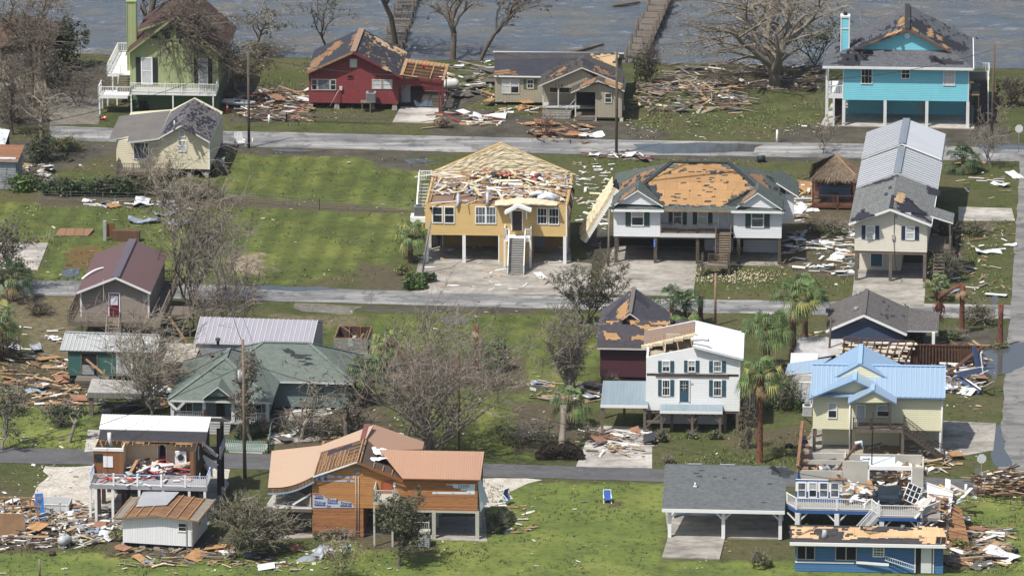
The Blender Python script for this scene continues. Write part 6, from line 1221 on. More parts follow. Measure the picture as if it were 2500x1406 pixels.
 zd=h.z(930,1222,-2.4)-.1;a,b=h.x(911,1230,-2.4),h.x(960,1230,-2.4);q=MB();q.box(a,b,-2.4,-.02,zd-.28,zd,PO);h.part('entry_deck',q);railing(h,(a+.06,-2.35,zd),(b-.06,-2.35,zd),1.0,PO,.15,2);railing(h,(a+.06,-2.35,zd),(a+.06,-.1,zd),1.0,PO,.15,2)
 for x in(a+.08,b-.08):q=MB();q.box(x-.08,x+.08,-2.38,-2.22,0,zd-.28,PO);h.part('post',q)
 e=h.x(1012,1280,-2.0);ze2=1.25;stairs(h,(b,-1.6,zd),(e,-1.6,ze2),(0,.5,0),9,paint('#a5a59b',.2),rails=PO);q=MB();q.box(e,e+1.3,-2.4,-1.0,ze2-.15,ze2,PO);h.part('lower_landing',q);railing(h,(e+.05,-2.35,ze2),(e+1.25,-2.35,ze2),1.0,PO,.15,2);q=MB()
 for k in range(6):q.box(e,e+1.3,-2.45,-2.4,.08+k*.18,.08+k*.18+.15,paint('#9da1a1',.2))
 for x in(e,e+1.25):q.box(x,x+.06,-2.4,-1.0,0,1.08,paint('#9da1a1',.2))
 h.part('slatted_skirt',q)
 door(h,0,(930,1172,959,1222),paint('#a4512a',.2),paint('#96502a'));q=MB();p=h.P(872,1147);q.tube([(p.x,-.06,p.z),(p.x,-.005,p.z)],.36,8,paint('#857c74',.3));h.part('gable_vent',q)
 for u in(869,875):q=MB();p,e_=h.P(u,1162),h.P(u,1300);q.tube([(p.x,-.06,p.z),(p.x,-.06,.1)],.035,6,paint('#b9a793'));h.part('conduit',q)
 q=MB();p=h.P(963,1182);q.box(p.x-.1,p.x+.1,-.07,-.005,p.z-.18,p.z+.18,WT);h.part('lamp_box',q)
 wr=paint('#b3bac6',.15,.5);NB=paint('#2a3282');tw=paint('#d3dbe0',.1,.5);TB=paint('#5f93ae')
 def wrap(pix,mt,off=.012):w=MB();w.face([h.P(u,v)+Vector((0,-off,0))for u,v in pix],mt);return h.part('house_wrap',w)
 o=wrap([(764,1239),(866,1239),(858,1226),(840,1222),(822,1222),(820,1216),(795,1216),(790,1208),(764,1208)],wr);B_=lambda t,u,v,s,rt=0:text(h,t,u,v,-.012,s,NB,rt,'lettering',o,.25)
 for(u,v,s)in((780,1227,.5),(811,1221.5,.47),(844,1229,.5)):B_('Stine',u,v,s)
 B_('Stin',778,1211,.5);B_('Set',802,1235,.28);st=MB()
 for u0,u1,v in((769,795,1233),(800,826,1228),(831,859,1235),(768,790,1216)):p,e_=h.P(u0,v),h.P(u1,v);st.box(p.x,e_.x,-.022,-.013,p.z-.04,p.z+.04,NB)
 h.part('stripe',st,None,o);o=wrap([(766,1174),(866,1176),(866,1172),(790,1171),(790,1166),(866,1167),(866,1161),(815,1160),(800,1157),(780,1158),(766,1164)],wr);B_('ine',780,1165,.5,math.pi/2-.2);B_('ine',796,1164,.5,math.pi/2-.1)
 for k,u in enumerate((820,838,856)):B_('IO',u,1163.5,.26)
 B_('INE',850,1173.5,.18);o=wrap([(1055,1205),(1159,1206),(1160,1181),(1108,1181),(1090,1180),(1090,1184),(1106,1185),(1106,1190),(1124,1192),(1124,1196),(1140,1197),(1140,1200),(1056,1200)],tw);text(h,'Tyvek',1132,1185,-.012,.45,TB,0,'lettering',o);text(h,'HomeWrap',1130,1190,-.012,.16,TB,0,'lettering',o);text(h,'2018',1097,1182.3,-.012,.22,TB,0,'lettering',o)
 for u in(1066,1106,1146):text(h,'Ty',u,1203.5,-.012,.2,paint('#9aa7ae'),0,'lettering',o)
 q=MB();crumple(q,Vector((x1+.25,.6,zb2+1.2)),.1,.1,.1,tw,3)
 for k in range(3):p=Vector((x1+.02,.3+k*.5,zr-.2));q.face([p,p+Vector((.1,.4,0)),p+Vector((.5+.2*k,.2,-2.2)),p+Vector((.2,-.2,-2.6+.3*k))],tw)
 h.part('torn_wrap',q,'torn strips of white house wrap');return h
orange_house()
def white_trailer():
 h=House('white_shed','long white ribbed outbuilding on blocks with its roof boards laid bare','outbuilding',300,1334,-11.5)
 WM=boards('#dfe1e0',.22,'#c9cccb',.3,.07);BD=boards('#9a7048',.16,'#5e432d',.8,.08,0);GB=boards('#8d8578',.16,'#6b6459',.6,.08,0);zb=h.z(300,1323);x0,x1=h.x(300,1322),h.x(470,1330);zl,zr=h.z(300,1262),h.z(470,1266);pk=h.P(386,1255);yb=h.Pz(415,1207,pk.z).y
 m=MB();m.prism([(x0,zb),(x1,zb),(x1,zr),(pk.x,pk.z),(x0,zl)],'y',0,yb-.3,WM);h.part('wall',m);m=MB();m.box(x0+.1,x1-.1,.1,yb-.5,zb-.14,zb-.004,BLKT);h.part('floor_frame',m)
 EL,PK,ER=Vector((x0-.75,-.5,zl-.02)),Vector((pk.x,-.5,pk.z+.04)),Vector((x1+.75,-.5,zr-.02));D=Vector((0,yb+.5,0));mb=MB();mb.slab([EL,PK,PK+D,EL+D],.06,BD,RAFT);mb.slab([PK,ER,ER+D,PK+D],.06,BD,RAFT)
 for S in(EL,ER):n=4;[mb.beam(S.lerp(PK,(k+.1)/n)+Vector((0,0,.06)),S.lerp(PK,(k+.1)/n)+D+Vector((0,0,.06)),.09,.09,WOODN)for k in range(n)]
 for S in(EL,ER):mb.slab([S+Vector((0,0,.03)),S.lerp(PK,.22)+Vector((0,0,.03)),S.lerp(PK,.22)+D+Vector((0,0,.03)),S+D+Vector((0,0,.03))],.02,GB)
 h.part('roof',mb);q=MB();a=EL.lerp(PK,.35)+D*.45+Vector((0,0,.14));b=PK+D*.45+Vector((.2,0,.14));c=PK+D*1.03+Vector((.4,0,.2));d=EL.lerp(PK,.25)+D*1.1+Vector((0,0,.3));q.slab([a,b,c,d],.04,ribmetal('#b7babc',.2,.4,.3));h.part('roof_sheet',q,'grey roof sheet still lying on the boards')
 win(h,0,(434,1274,457,1298),1,2,TRIM,'dark');m=MB();m.box(x1+.001,x1+.05,2,2.8,zb+1.1,zb+2.0,TRIM);m.box(x1+.05,x1+.06,2.1,2.7,zb+1.2,zb+1.9,DARKG);h.part('side_window',m)
 for u in(304,350,385,420,466):q=MB();x=h.x(u,1325,.5);q.hexa([(x-.3,.1,0),(x+.3,.1,0),(x+.3,.7,0),(x-.3,.7,0),(x-.18,.2,zb-.15),(x+.18,.2,zb-.15),(x+.18,.6,zb-.15),(x-.18,.6,zb-.15)],STONE);h.part('pier',q)
 q=MB();p=h.P(385,1255,-.05);q.tube([p,p+Vector((.05,-.25,-.1))],.09,6,paint('#77797a'));h.part('floodlight',q);q=MB();p=h.P(456,1275,-.5);q.box(p.x-.05,p.x+.05,-.55,-.45,0,p.z,WOODG);h.part('leaning_stake',q)
white_trailer()
def white_roof_wreck():
 h=House('opened_stilt_house','stilt house with white metal roof whose front rooms are torn open behind a deck','ruined house',226,1280,-4.6)
 WM=ribmetal('#dfe0e0',.28,.4,.1,'#d3d5d5',.15);TAN=bare('#c9b795','#ab9877',.6,.9);CDR=boards('#8a5a30',.5,'#6a4424',.5,.03);BRN=boards('#4f3d31',.22,'#382b24',.6,.08);LB=paint('#8fa9d6',.1,.4);PO=WHITE;W2=paint('#d8d6d2',.1)
 zf=h.z(226,1184);x0=h.x(218,1184);xe=h.x(506,1190);yd=2.6
 q=MB();q.box(x0,xe,0,yd,zf-.3,zf,boards('#9d9da0',.14,'#77777c',.5,.1,1));h.part('deck',q)
 xw=h.x(474,1165,yd);xa=h.x(228,1170,yd);xb=h.x(301,1165,yd);zr=zf+2.55;D=12.5
 m=MB();m.box(xa,xw,yd,D,zf-.35,zf+.0,WOODD);m.box(xa,xw,yd+.05,D,zf,zf+.03,bare('#9d8f7c','#6f6252',1));h.part('floor',m)
 m=MB();m.box(xa,xb,yd,yd+.15,zf,zr-.25,CDR);m.box(xb-.15,xb,yd+.15,5.4,zf,zr,TAN);m.box(xa,xa+.15,yd+.15,5.4,zf,zr,TAN);m.box(xa+.15,xb-.15,5.2,5.35,zf,zr,TAN);m.box(xa,xb+.05,yd-.05,yd+.2,zr-.25,zr,W2);h.part('corner_room_wall',m)
 m=MB();a,b=h.x(386,1100,5.4),h.x(405,1100,5.4);m.box(xb,a,5.4,5.55,zf,zr,TAN).box(b,xw-.15,5.4,5.55,zf,zr,TAN).box(a,b,5.4,5.55,zf+2.1,zr,TAN).box(a,b,6.6,6.7,zf,zf+2.1,SHADE);q=.06;m.box(a-q,a,5.34,5.39,zf,zf+2.15,W2).box(b,b+q,5.34,5.39,zf,zf+2.15,W2);h.part('inner_wall',m,'cream inner wall exposed with an open doorway')
 m=MB();m.prism([(yd,zf-.3),(D,zf-.3),(D,zr+.1),(9.3,zr+1.75),(5,zr+.25),(yd,zr-.1)],'x',xw,xw+.16,BRN);m.box(xw-.35,xw-.0,yd,yd+.12,zf,zr-.2,CDR);h.part('side_wall',m)
 ze=zr+.12;fp=front_plane(Vector((0,4.6,ze)),.38);rl=h.Pp(246,1011,fp);rr=h.Pp(515,1020,fp);yr=(rl.y+rr.y)/2;zk=ze+.38*(yr-4.6);xl,xr=h.x(247,1050,6.5),h.x(503,1058,6.5)+.2;ym=4.6+(yr-4.6)*.42;zz=lambda y:ze+.38*(y-4.6);mb=MB()
 mb.slab([(xl,4.6,ze),(xr,4.6,ze),(xr,ym+.1,zz(ym+.1)),(xl,ym+.1,zz(ym+.1))],.06,bare('#2c2c31','#3a3a3e',1.5,.85),RAFT);mb.slab([(xl-.1,ym,zz(ym)+.06),(xr,ym,zz(ym)+.06),(xr+.1,yr,zk+.06),(xl-.1,yr,zk+.06)],.06,WM,TRIM);ribs(mb,(xl,ym,zz(ym)+.07),(xr,ym,zz(ym)+.07),(xr,yr,zk+.07),(xl,yr,zk+.07),34,.04,.03,WM);mb.slab([(xl-.1,yr,zk+.06),(xr+1.0,yr,zk+.06),(xr+1.3,2*yr-4.4,ze-.1),(xl-.1,2*yr-4.4,ze-.1)],.1,WM,TRIM)
 R=random.Random(2)
 for k in range(20):t=(k+.5)/20;x=xl+(xr-xl)*t;mb.beam((x,4.7,ze-.12),(x,4.3-R.random()*.4,ze-.28),.06,.14,RAFT)
 for k in range(9):x=R.uniform(xl+2,xr-2);mb.box(x,x+R.uniform(.5,1.6),4.25,4.6,ze-.14,ze-.09,RAFT)
 h.part('roof',mb);q=MB();R=random.Random(4)
 for k in range(7):p=Vector((xw+.2+R.uniform(0,.3),5.5+k*.2+R.uniform(-.5,.5),zr-.1-k*.4+R.uniform(-.3,.3)));q.hexa([p,p+Vector((.5,.3,-.5)),p+Vector((.62,.35,-.4)),p+Vector((.1,.1,.05)),p+Vector((0,-.1,.25)),p+Vector((.5+R.random()*.9,-.1,-.3-R.random()*.9)),p+Vector((.7+R.random()*.8,0,-.2-R.random()*.7)),p+Vector((.1,0,.3))],W2)
 h.part('peeled_siding',q,'strips of white siding peeling off the corner')
 win2=MB();win2.box(xw+.161,xw+.22,4.2,4.9,zf+1.2,zf+2.3,TRIM);win2.box(xw+.22,xw+.23,4.3,4.8,zf+1.3,zf+2.2,DARKG);h.part('side_window',win2)
 q=MB();p,e=h.P(230,1107,yd),h.P(251,1127,yd);q.box(p.x,e.x,yd-.05,yd-.004,e.z,p.z,DARKG);h.part('window',q);q=MB();p,e=h.P(252,1113,yd),h.P(276,1140,yd);q.box(p.x,e.x,yd-.06,yd-.004,e.z,p.z,paint('#dfe0e2'));h.part('notice_board',q)
 q=MB();p=h.P(266,1106,3.2);q.tube([(p.x,3.6,zr+1.1),(p.x,3.6,zr+.5),(p.x+.15,3.5,zr-.1)],[.17,.17,.15],8,paint('#cbc9c4'));h.part('flue',q)
 q=MB();wx=h.x(443,1110,5.3);q.box(wx-.5,wx+.5,4.7,5.35,zf,zf+1.75,paint('#d9dbdc',.1,.35));q.tube([(wx,4.68,zf+1.25),(wx,4.62,zf+1.25)],.3,16,paint('#55585b'));q.tube([(wx,4.66,zf+1.25),(wx,4.6,zf+1.25)],.22,16,DARKG);h.part('washer_dryer',q);q=MB();q.box(wx-.7,wx+.7,5.1,5.38,zf+2.2,zf+2.5,paint('#8a3b33'));h.part('shelf',q)
 m=MB();heap(h,m,60,(xb+.4,xw-.8,yd+.1,5.1,zf+.1,zf+.9),[W2,W2,paint('#c9ccd0'),WOODN,paint('#a8434a'),TAN,paint('#3c4048')],11,(.6,2.4),(.1,.7),.3);heap(h,m,24,(xa+.3,xe-1,.2,yd,zf+.05,zf+.25),[W2,paint('#b23a35'),WOODN,paint('#c9ccd0')],12,(.5,1.5),(.08,.4),.1);h.part('wreckage',m,'heap of broken furniture and wallboard in the open room')
 railing(h,(x0+.05,.06,zf),(h.x(452,1180,.06),.06,zf),1.0,PO,9,5,.16,top=LB,pickets=False);railing(h,(h.x(452,1180,.06),.06,zf),(xe-.06,.06,zf),1.0,PO,.16,2,.12,top=LB);railing(h,(xe-.06,.06,zf),(xe-.06,yd-.1,zf),1.0,PO,.16,2,.12,top=LB);railing(h,(x0+.05,.06,zf),(x0+.05,yd-.1,zf),1.0,PO,.16,2,.12,top=LB)
 for u in(220,234,275,340,398,462,500):q=MB();x=h.x(u,1200,.1);q.box(x-.11,x+.11,.03,.25,0,zf-.3,PO);h.part('post',q)
 DB=paint('#3f342e',.2)
 for u in(240,300,385,470):
  for y in(yd+.3,6,9.5,12.2):q=MB();x=h.x(u,1200,yd);q.box(x-.16,x+.16,y-.16,y+.16,0,zf-.35,DB);h.part('post',q)
 for y in(9.2,11.8):q=MB();q.box(xw+1.2,xw+1.5,y-.15,y+.15,0,zr,DB);h.part('post',q)
 q=MB();q.box(xw+.2,xw+1.6,9,12.2,zf-.3,zf,WOODP);h.part('rear_deck',q);railing(h,(xw+1.55,8.6,zf),(xw+1.55,12,zf),1.0,PO,.16,2,.12,top=LB)
 m=MB();m.box(xa+1,xw-.5,9,9.1,.05,zf-.36,bare('#4a4c50','#35373b',1));h.part('lower_wall',m)
white_roof_wreck()
def blue_deck_wreck():
 h=House('wrecked_deck_house','blue stilt house torn open to its rooms behind white deck railings and stair','ruined house',1945,1322,-3.8)
 BF=paint('#2d5a93',.12);GR=bare('#b9b6ab','#a39f93',.5,.9);W2=TRIM;zf=h.z(1945,1243);xa,xb=h.x(1918,1243),h.x(2148,1246);xm=h.x(1944,1243);xn=h.x(2043,1244);PO=WHITE;BR=bare('#8d6747','#5e442f',2)
 x9=h.x(2145,1250,-1.6);xr=h.x(2250,1260,-1.6);FL=boards('#9b978e',.14,'#706d66',.5,.08,1)
 q=MB();q.box(xm,xb,-.0,2.2,zf-.3,zf,FL);q.slab([(xa,1.6,zf),(xm,0,zf),(xm,2.2,zf),(xa,2.2,zf)],.3,FL);q.box(xb,xr+1.6,-1.6,2.2,zf-.3,zf,FL);h.part('deck',q)
 q=MB();q.box(xm,xb,-.05,-.003,zf-.34,zf-.04,BF);q.beam((xa,1.57,zf-.19),(xm,-.03,zf-.19),.05,.3,BF);q.box(xb-.05,xr,-1.65,-1.603,zf-.34,zf-.04,BF);q.beam((xr,-1.62,zf-.19),(xr+1.5,.2,zf-.19),.05,.3,BF);h.part('deck_fascia',q)
 railing(h,(xa+.05,1.5,zf),(xm,.05,zf),1.0,PO,.16,2,.12);railing(h,(xm,.05,zf),(xn,.05,zf),1.0,PO,.15,2,.16);railing(h,(xn,.05,zf),(xb-.7,.05,zf),1.0,PO,.15,2,.14);railing(h,(xb,-1.55,zf),(xr,-1.55,zf),1.0,PO,.15,2,.16);railing(h,(xr,-1.5,zf),(xr+1.5,.25,zf+.1),.8,PO,.15,2,.1,label='bent railing at the deck corner')
 railing(h,(xb-.7,.05,zf),(xb-.05,-1.5,zf),1.0,PO,.16,2,.12)
 sb=h.Pz(2050,1300,.1);stairs(h,(xb-.1,-1.0,zf),(h.x(2080,1290,-1),-1.2,.15),(0,.5,0),11,paint('#9a9b9b',.15))
 for y in(-1.5,-.5):railing(h,(xb-.1,y,zf),(h.x(2080,1290,-1),y-.2,.3),1.0,PO,.15,2,.12,'handrail')
 railing(h,(h.x(2047,1280,-1.4),-1.4,.5),(h.x(2076,1282,-1.4),-1.4,.5),1.0,PO,.15,2,.12)
 for x,y in((xm+.1,.1),(xn,.1),(xb+.2,-1.4),(xr-.15,-1.4),(xm+.1,5),(xn,5),(xb,5),(xr,5),(xm+.1,9),(xn,9),(xb,9),(xr,9)):
  q=MB();q.box(x-.2,x+.2,y-.2,y+.2,0,zf-.3,PO)
  if y<1:
   for s in(-1,1):q.beam((x,y,zf-1.2),(x+s*.85,y,zf-.34),.1,.12,PO)
  h.part('post',q)
 yw=2.2;w0,w1=h.x(1942,1210,yw),h.x(2056,1210,yw);zt=h.z(1945,1170,yw);m=MB();m.box(w0,w1,yw,yw+.15,zf,zf+.95,BF);m.box(w0,w1,yw,yw+.15,zf+.95,zt,W2);m.box(w0-.0,w0+.15,yw+.15,9,zf,zt,BF);m.box(w0+.15,w1,4.6,4.72,zf,zt+.1,GR);m.box(w0-.05,w1-1.0,yw-.04,yw-.002,zt-.12,zt,BF);m.box(w1-1.2,w1+.4,yw-.15,yw+.3,zt,zt+.12,BR);h.part('front_wall',m)
 for u0,u1 in((1947,1968),(1974,1995),(2000,2022),(2027,2049)):win(h,yw,(u0,1176,u1,1214),1,2,W2,'grey' if u0!=1974 else 'half')
 m=MB();a=h.x(2056,1190,4.6);b=h.x(2121,1190,4.6);c=h.x(2227,1190,4.6);d=h.x(2254,1190,4.6);zi=zf+2.5
 m.box(a,b,4.6,4.75,zf,zi+.5,GR);m.box(b-.1,c,4.6,4.8,zf+2.25,zi+.1,W2);m.box(b-.1,b+.05,4.58,4.6-.001,zf,zf+2.25,W2);m.box(c,d,4.6,4.75,zf,zi,GR);m.box(c-.12,c,4.58,4.78,zf,zf+2.25,W2);m.box(b,c,4.62,4.72,zf,zf+.75,W2);m.box(d-.15,d,4.75,9,zf,zi-.3,GR);h.part('inner_wall',m,'grey inner walls of the roofless rooms')
 m=MB();m.box(w0+.15,d-.2,9,9.15,zf,zf+2.3,GR);m.box(w0+.15,w1+1,7,7.1,zf+1.9,zf+2.3,GR);m.box(h.x(2062,1140,9),h.x(2062,1140,9)+.12,4.8,9,zf,zi,GR);m.face([(b-.8,4.9,zf+2.4),(b+2.2,4.9,zf+2.4),(b+2.2,7.4,zf+2.6),(b-.8,7.4,zf+2.6)],paint('#c5d3d3'));h.part('rear_wall',m)
 m=MB();m.box(w0,d,2.2,9.1,zf-.3,zf-.002,WOODD);h.part('floor',m)
 m=MB();m.hexa([(w0-.0,4.4,zt-.05),(w0+.14,4.4,zt-.05),(w0+.14,9.4,zt-.05),(w0,9.4,zt-.05),(w0+.1,4.6,zt+.5),(w0+.25,4.6,zt+.5),(w0+.4,9.4,zt+3.0),(w0+.25,9.4,zt+3.0)],BR)
 for k in range(7):t=k/6;y=4.6+4.7*t;m.beam((w0+.16,y,zt-.0),(w0+.3+.15*t,y,zt+.5+2.4*t),.1,.1,WOODN)
 m.beam((w0+.1,4.4,zt+.5),(w0+.35,9.4,zt+3.05),.25,.08,BR)
 for k in range(5):m.box(w0+.2,w0+1.0,5+k*.9,5.6+k*.9,zt+.0+k*.42,zt+.12+k*.42,boards('#a3775a',.2,'#6d4b36'))
 h.part('standing_gable',m,'tall splinter of gable wall still standing at the left')
 m=MB();p=h.P(2044,1147,5);e=h.P(2094,1083,6);m.beam(p,e,.1,.22,BR);e2=h.P(2130,1147,5.5);m.beam(e2,h.P(2200,1160,4.5),.1,.1,BR);m.beam(h.P(2120,1120,7),h.P(2190,1152,5),.1,.2,BR);m.tube([e+Vector((-.2,0,0)),e+Vector((.3,0,.2)),e+Vector((.5,0,-.5))],[.2,.15,.05],6,paint('#cfd3da',.3,.3));h.part('fallen_rafter',m)
 q=MB();p=h.P(2128,1146,5.5);q.tube([p,p+Vector((.05,0,5.2))],.06,6,BLKT);h.part('service_mast',q)
 for x in(0,1):q=MB();p=h.P(2020+x*24,1143,6);q.tube([p+Vector((-.6,0,-.4)),p+Vector((0,0,.15)),p+Vector((.5,0,-.3))],.25,10,paint('#8f9294',.3,.3));h.part('duct',q)
 m=MB();MX=[W2,W2,GR,WOODN,BR,paint('#c9c7c0'),paint('#b98d4e'),paint('#3b3d45')]
 heap(h,m,70,(w1+.2,d-.2,1.2,4.4,zf+.1,zf+1.0),MX,21,(.6,2.6),(.08,.5),.4);heap(h,m,50,(b,d,4.9,8.8,zf+.2,zf+1.6),MX,22,(.8,3),(.1,.7),.4);heap(h,m,30,(w0+.5,b,5,8.8,zf+.3,zf+1.8),MX,23,(.8,2.5),(.1,.5),.4)
 p=h.P(2065,1190,2.4);m.beam(Vector((p.x,2.4,zf+2.0)),Vector((p.x+2.6,2.0,zf+.7)),.12,.25,W2,(0,-1,0));m.beam(Vector((p.x,2.4,zf+1.0)),Vector((p.x+1.1,2.1,zf+1.9)),.1,.16,W2,(0,-1,0));h.part('wreckage',m,'heap of wallboard, studs and furniture in the opened rooms')
 m=MB();sx=h.P(2170,1205,.9).x;UP=bare('#1f2b36','#2b3844',2,.7);m.box(sx-1.2,sx+1.0,.3,1.3,zf+.75,zf+1.05,UP);m.hexa([(sx-1.2,1.2,zf+.9),(sx+1,1.2,zf+.9),(sx+1,1.5,zf+.9),(sx-1.2,1.5,zf+.9),(sx-.9,1.4,zf+1.7),(sx+1.1,1.4,zf+1.9),(sx+1.1,1.65,zf+1.9),(sx-.9,1.65,zf+1.7)],UP);m.tube([(sx-1.2,.3,zf+1.15),(sx-1.2,1.4,zf+1.25)],.2,8,UP);m.tube([(sx+1,.3,zf+1.25),(sx+1,1.4,zf+1.35)],.2,8,UP);o=thing('sofa','dark navy sofa stranded in the opened room behind the white railing','sofa',h.o,h.a);x=m.build('frame',o)
 o=thing('french_window','white multi pane window leaning on the wreckage beside the navy sofa','window',h.o,h.a);m=MB();c0=Vector((sx+1.2,.8,zf+.9));ux=Vector((1.0,.1,-.5)).normalized();uy=Vector((.35,.35,.85)).normalized()
 for k in range(4):m.beam(c0+ux*.42*k,c0+ux*.42*k+uy*1.5,.07,.07,W2);m.beam(c0+uy*.5*k,c0+uy*.5*k+ux*1.26,.07,.07,W2)
 m.build('frame',o);m=MB();m.face([c0,c0+ux*1.26,c0+ux*1.26+uy*1.5,c0+uy*1.5],DARKG);m.build('pane',o)
 m=MB();A=h.P(2300,1292,-1);B=h.P(2262,1185,4);C_=h.P(2322,1200,3.5);
 T0,T1,B0,B1=Vector((d+.3,3.0,zf+1.6)),Vector((d+2.6,2.4,zf+1.0)),Vector((d+.6,-.5,.2)),Vector((d+2.0,-1.4,.1));m.slab([B0,B1,T1,T0],.12,paint('#c6c4bd',.3),BR)
 for k in range(5):t=k/4;m.beam(B0.lerp(T0,t)+Vector((0,0,.08)),B1.lerp(T1,t)+Vector((0,0,.08)),.08,.1,W2)
 h.part('slumped_wall',m,'white wall panel slumped off the right end');m=MB();T0,T1,B0,B1=Vector((d+2.6,2.0,zf+.0)),Vector((d+3.4,1.5,zf-.4)),Vector((d+2.0,-1.4,.2)),Vector((d+4.2,-1.8,.1));m.slab([B0,B1,T1,T0],.1,boards('#94683f',.4,'#6a4829',.6,.15,1),BR)
 for k in range(6):t=k/5;m.beam(B0.lerp(T0,t)+Vector((0,0,.08)),B1.lerp(T1,t)+Vector((0,0,.08)),.08,.1,WOODN)
 h.part('slumped_floor',m,'brown board panel slumped beside the wall panel')
 m=MB();heap(h,m,60,(d-.6,d+2.6,-1.2,5,zf-.9,zf+.9),MX,31,(.8,3),(.08,.5),.6);heap(h,m,40,(d+.5,d+4,4,9,0.2,2.2),MX,32,(.8,3),(.1,.6),.5);h.part('wreckage',m,'splintered boards hanging off the right end')
 railing(h,(h.x(2262,1165,9),9,1.6),(h.x(2288,1170,9),9,1.6),.95,PO,.15,2,.1)
blue_deck_wreck()
def fallen_roof():
 h=House('fallen_roof_section','foam coated roof section toppled against the white house by the yellow one','roof section',1425,612,-3)
 p0,p1=h.P(1426,590,0),h.P(1507,462,-0.0);p0.z=max(.3,p0.z);D=Vector((-.3,4.0,0));n=Vector((-(p1.z-p0.z),0,p1.x-p0.x)).normalized();m=MB();V=[];N=26;K=10
 for i in range(N+1):
  for j in range(K+1):q=p0.lerp(p1,i/N)+D*(j/K)+n*(.35+.35*abs(mnoise.noise(Vector((i*.45,j*.7,3)))));V.append(tuple(q))
 m.raw(V,[(i*(K+1)+j,i*(K+1)+j+1,(i+1)*(K+1)+j+1,(i+1)*(K+1)+j)for i in range(N)for j in range(K)],FOAM)
 for i in range(N):a,b=p0.lerp(p1,i/N),p0.lerp(p1,(i+1)/N);m.face([a,b,Vector(V[(i+1)*(K+1)]),Vector(V[i*(K+1)])],FOAM)
 h.part('foam',m);m=MB();m.hexa([p0-n*.12,p1-n*.12,p1-n*.12+D,p0-n*.12+D,p0,p1,p1+D,p0+D],SHADE);h.part('decking',m);q=MB();q.beam(p0-n*.1-Vector((0,.06,0)),p1-n*.1-Vector((0,.06,0)),.06,.3,TRIM,n);h.part('fascia',q)  # underside boards coloured near-black, the shadow below the section painted in
fallen_roof()
def tiki_hut():
 h=House('thatched_hut','tiki hut with shaggy thatched roof on a reddish timber deck','hut',1985,508,-5)
 TH=bare('#857460','#574a3a',3,.95,.9);RW=bare('#6b4230','#4a3024',2.5,.85);zd=h.z(1985,497);zt=h.z(1995,430,0);x0,x1=h.x(1983,490),h.x(2088,490);ap=h.P(2040,378,2.5);m=MB();R=random.Random(4)
 B=[Vector((x0-.2,-.4,zt-.2)),Vector((x1+.3,-.4,zt-.2)),Vector((x1+.3,5.2,zt-.2)),Vector((x0-.2,5.2,zt-.2))];A=Vector((ap.x,2.4,ap.z))
 for i in range(4):m.face([B[i],B[(i+1)%4],A],TH)
 for i in range(4):
  for k in range(900):
   a,b=R.random(),R.random()**.6;p=B[i].lerp(B[(i+1)%4],a).lerp(A,1-b);d=(B[i].lerp(B[(i+1)%4],a)-A).normalized();nn=d.cross(B[(i+1)%4]-B[i]).normalized();nn=nn if nn.z>0 else-nn;s=(B[(i+1)%4]-B[i]).normalized()*.05;q=p+d*R.uniform(.35,.95)+nn*R.uniform(-.05,.22)+s*R.gauss(0,3)
   m.face([p-s+nn*.03,p+s+nn*.06,q],TH)
 h.part('thatch',m);q=MB();q.beam(A+Vector((0,0,.1)),B[1].lerp(A,.12)+Vector((0,0,.12)),.14,.08,WOODN);h.part('hip_board',q);q=MB();q.box(x0,x1,-.6,5,zd-.25,zd,RW);h.part('deck',q)
 for x in(x0+.1,(x0+x1)/2+.4,x1-.1):
  for y in(-.5,4.8):q=MB();q.box(x-.1,x+.1,y-.1,y+.1,0,zt-.1 if x!=(x0+x1)/2+.4 or y>0 else zd+1,RW);h.part('post',q)
 for y in(-.5,):railing(h,(x0+.1,y,zd),(x1-.1,y,zd),1.0,RW,9,3,.12,pickets=False);m=MB();m.box(x0+.1,x1-.1,y+.02,y+.04,zd+.1,zd+.95,paint('#5d4a3c',.3))if False else m.box(x0+.6,x1-.6,2,2.8,zd,zd+1.1,paint('#50708f',.2));m.box(x0+.5,x1-.5,1.8,2.9,zd+1.1,zd+1.17,paint('#6b8fb0'));m.box(x0+1.5,x0+2.6,.6,1.4,zd,zd+.8,paint('#55585c'));m.box(x0+.2,x1-.2,4.7,4.8,zd,zt-.4,boards('#6b4632',.2,'#4a3024'));h.part('bar_counter',m)
tiki_hut()
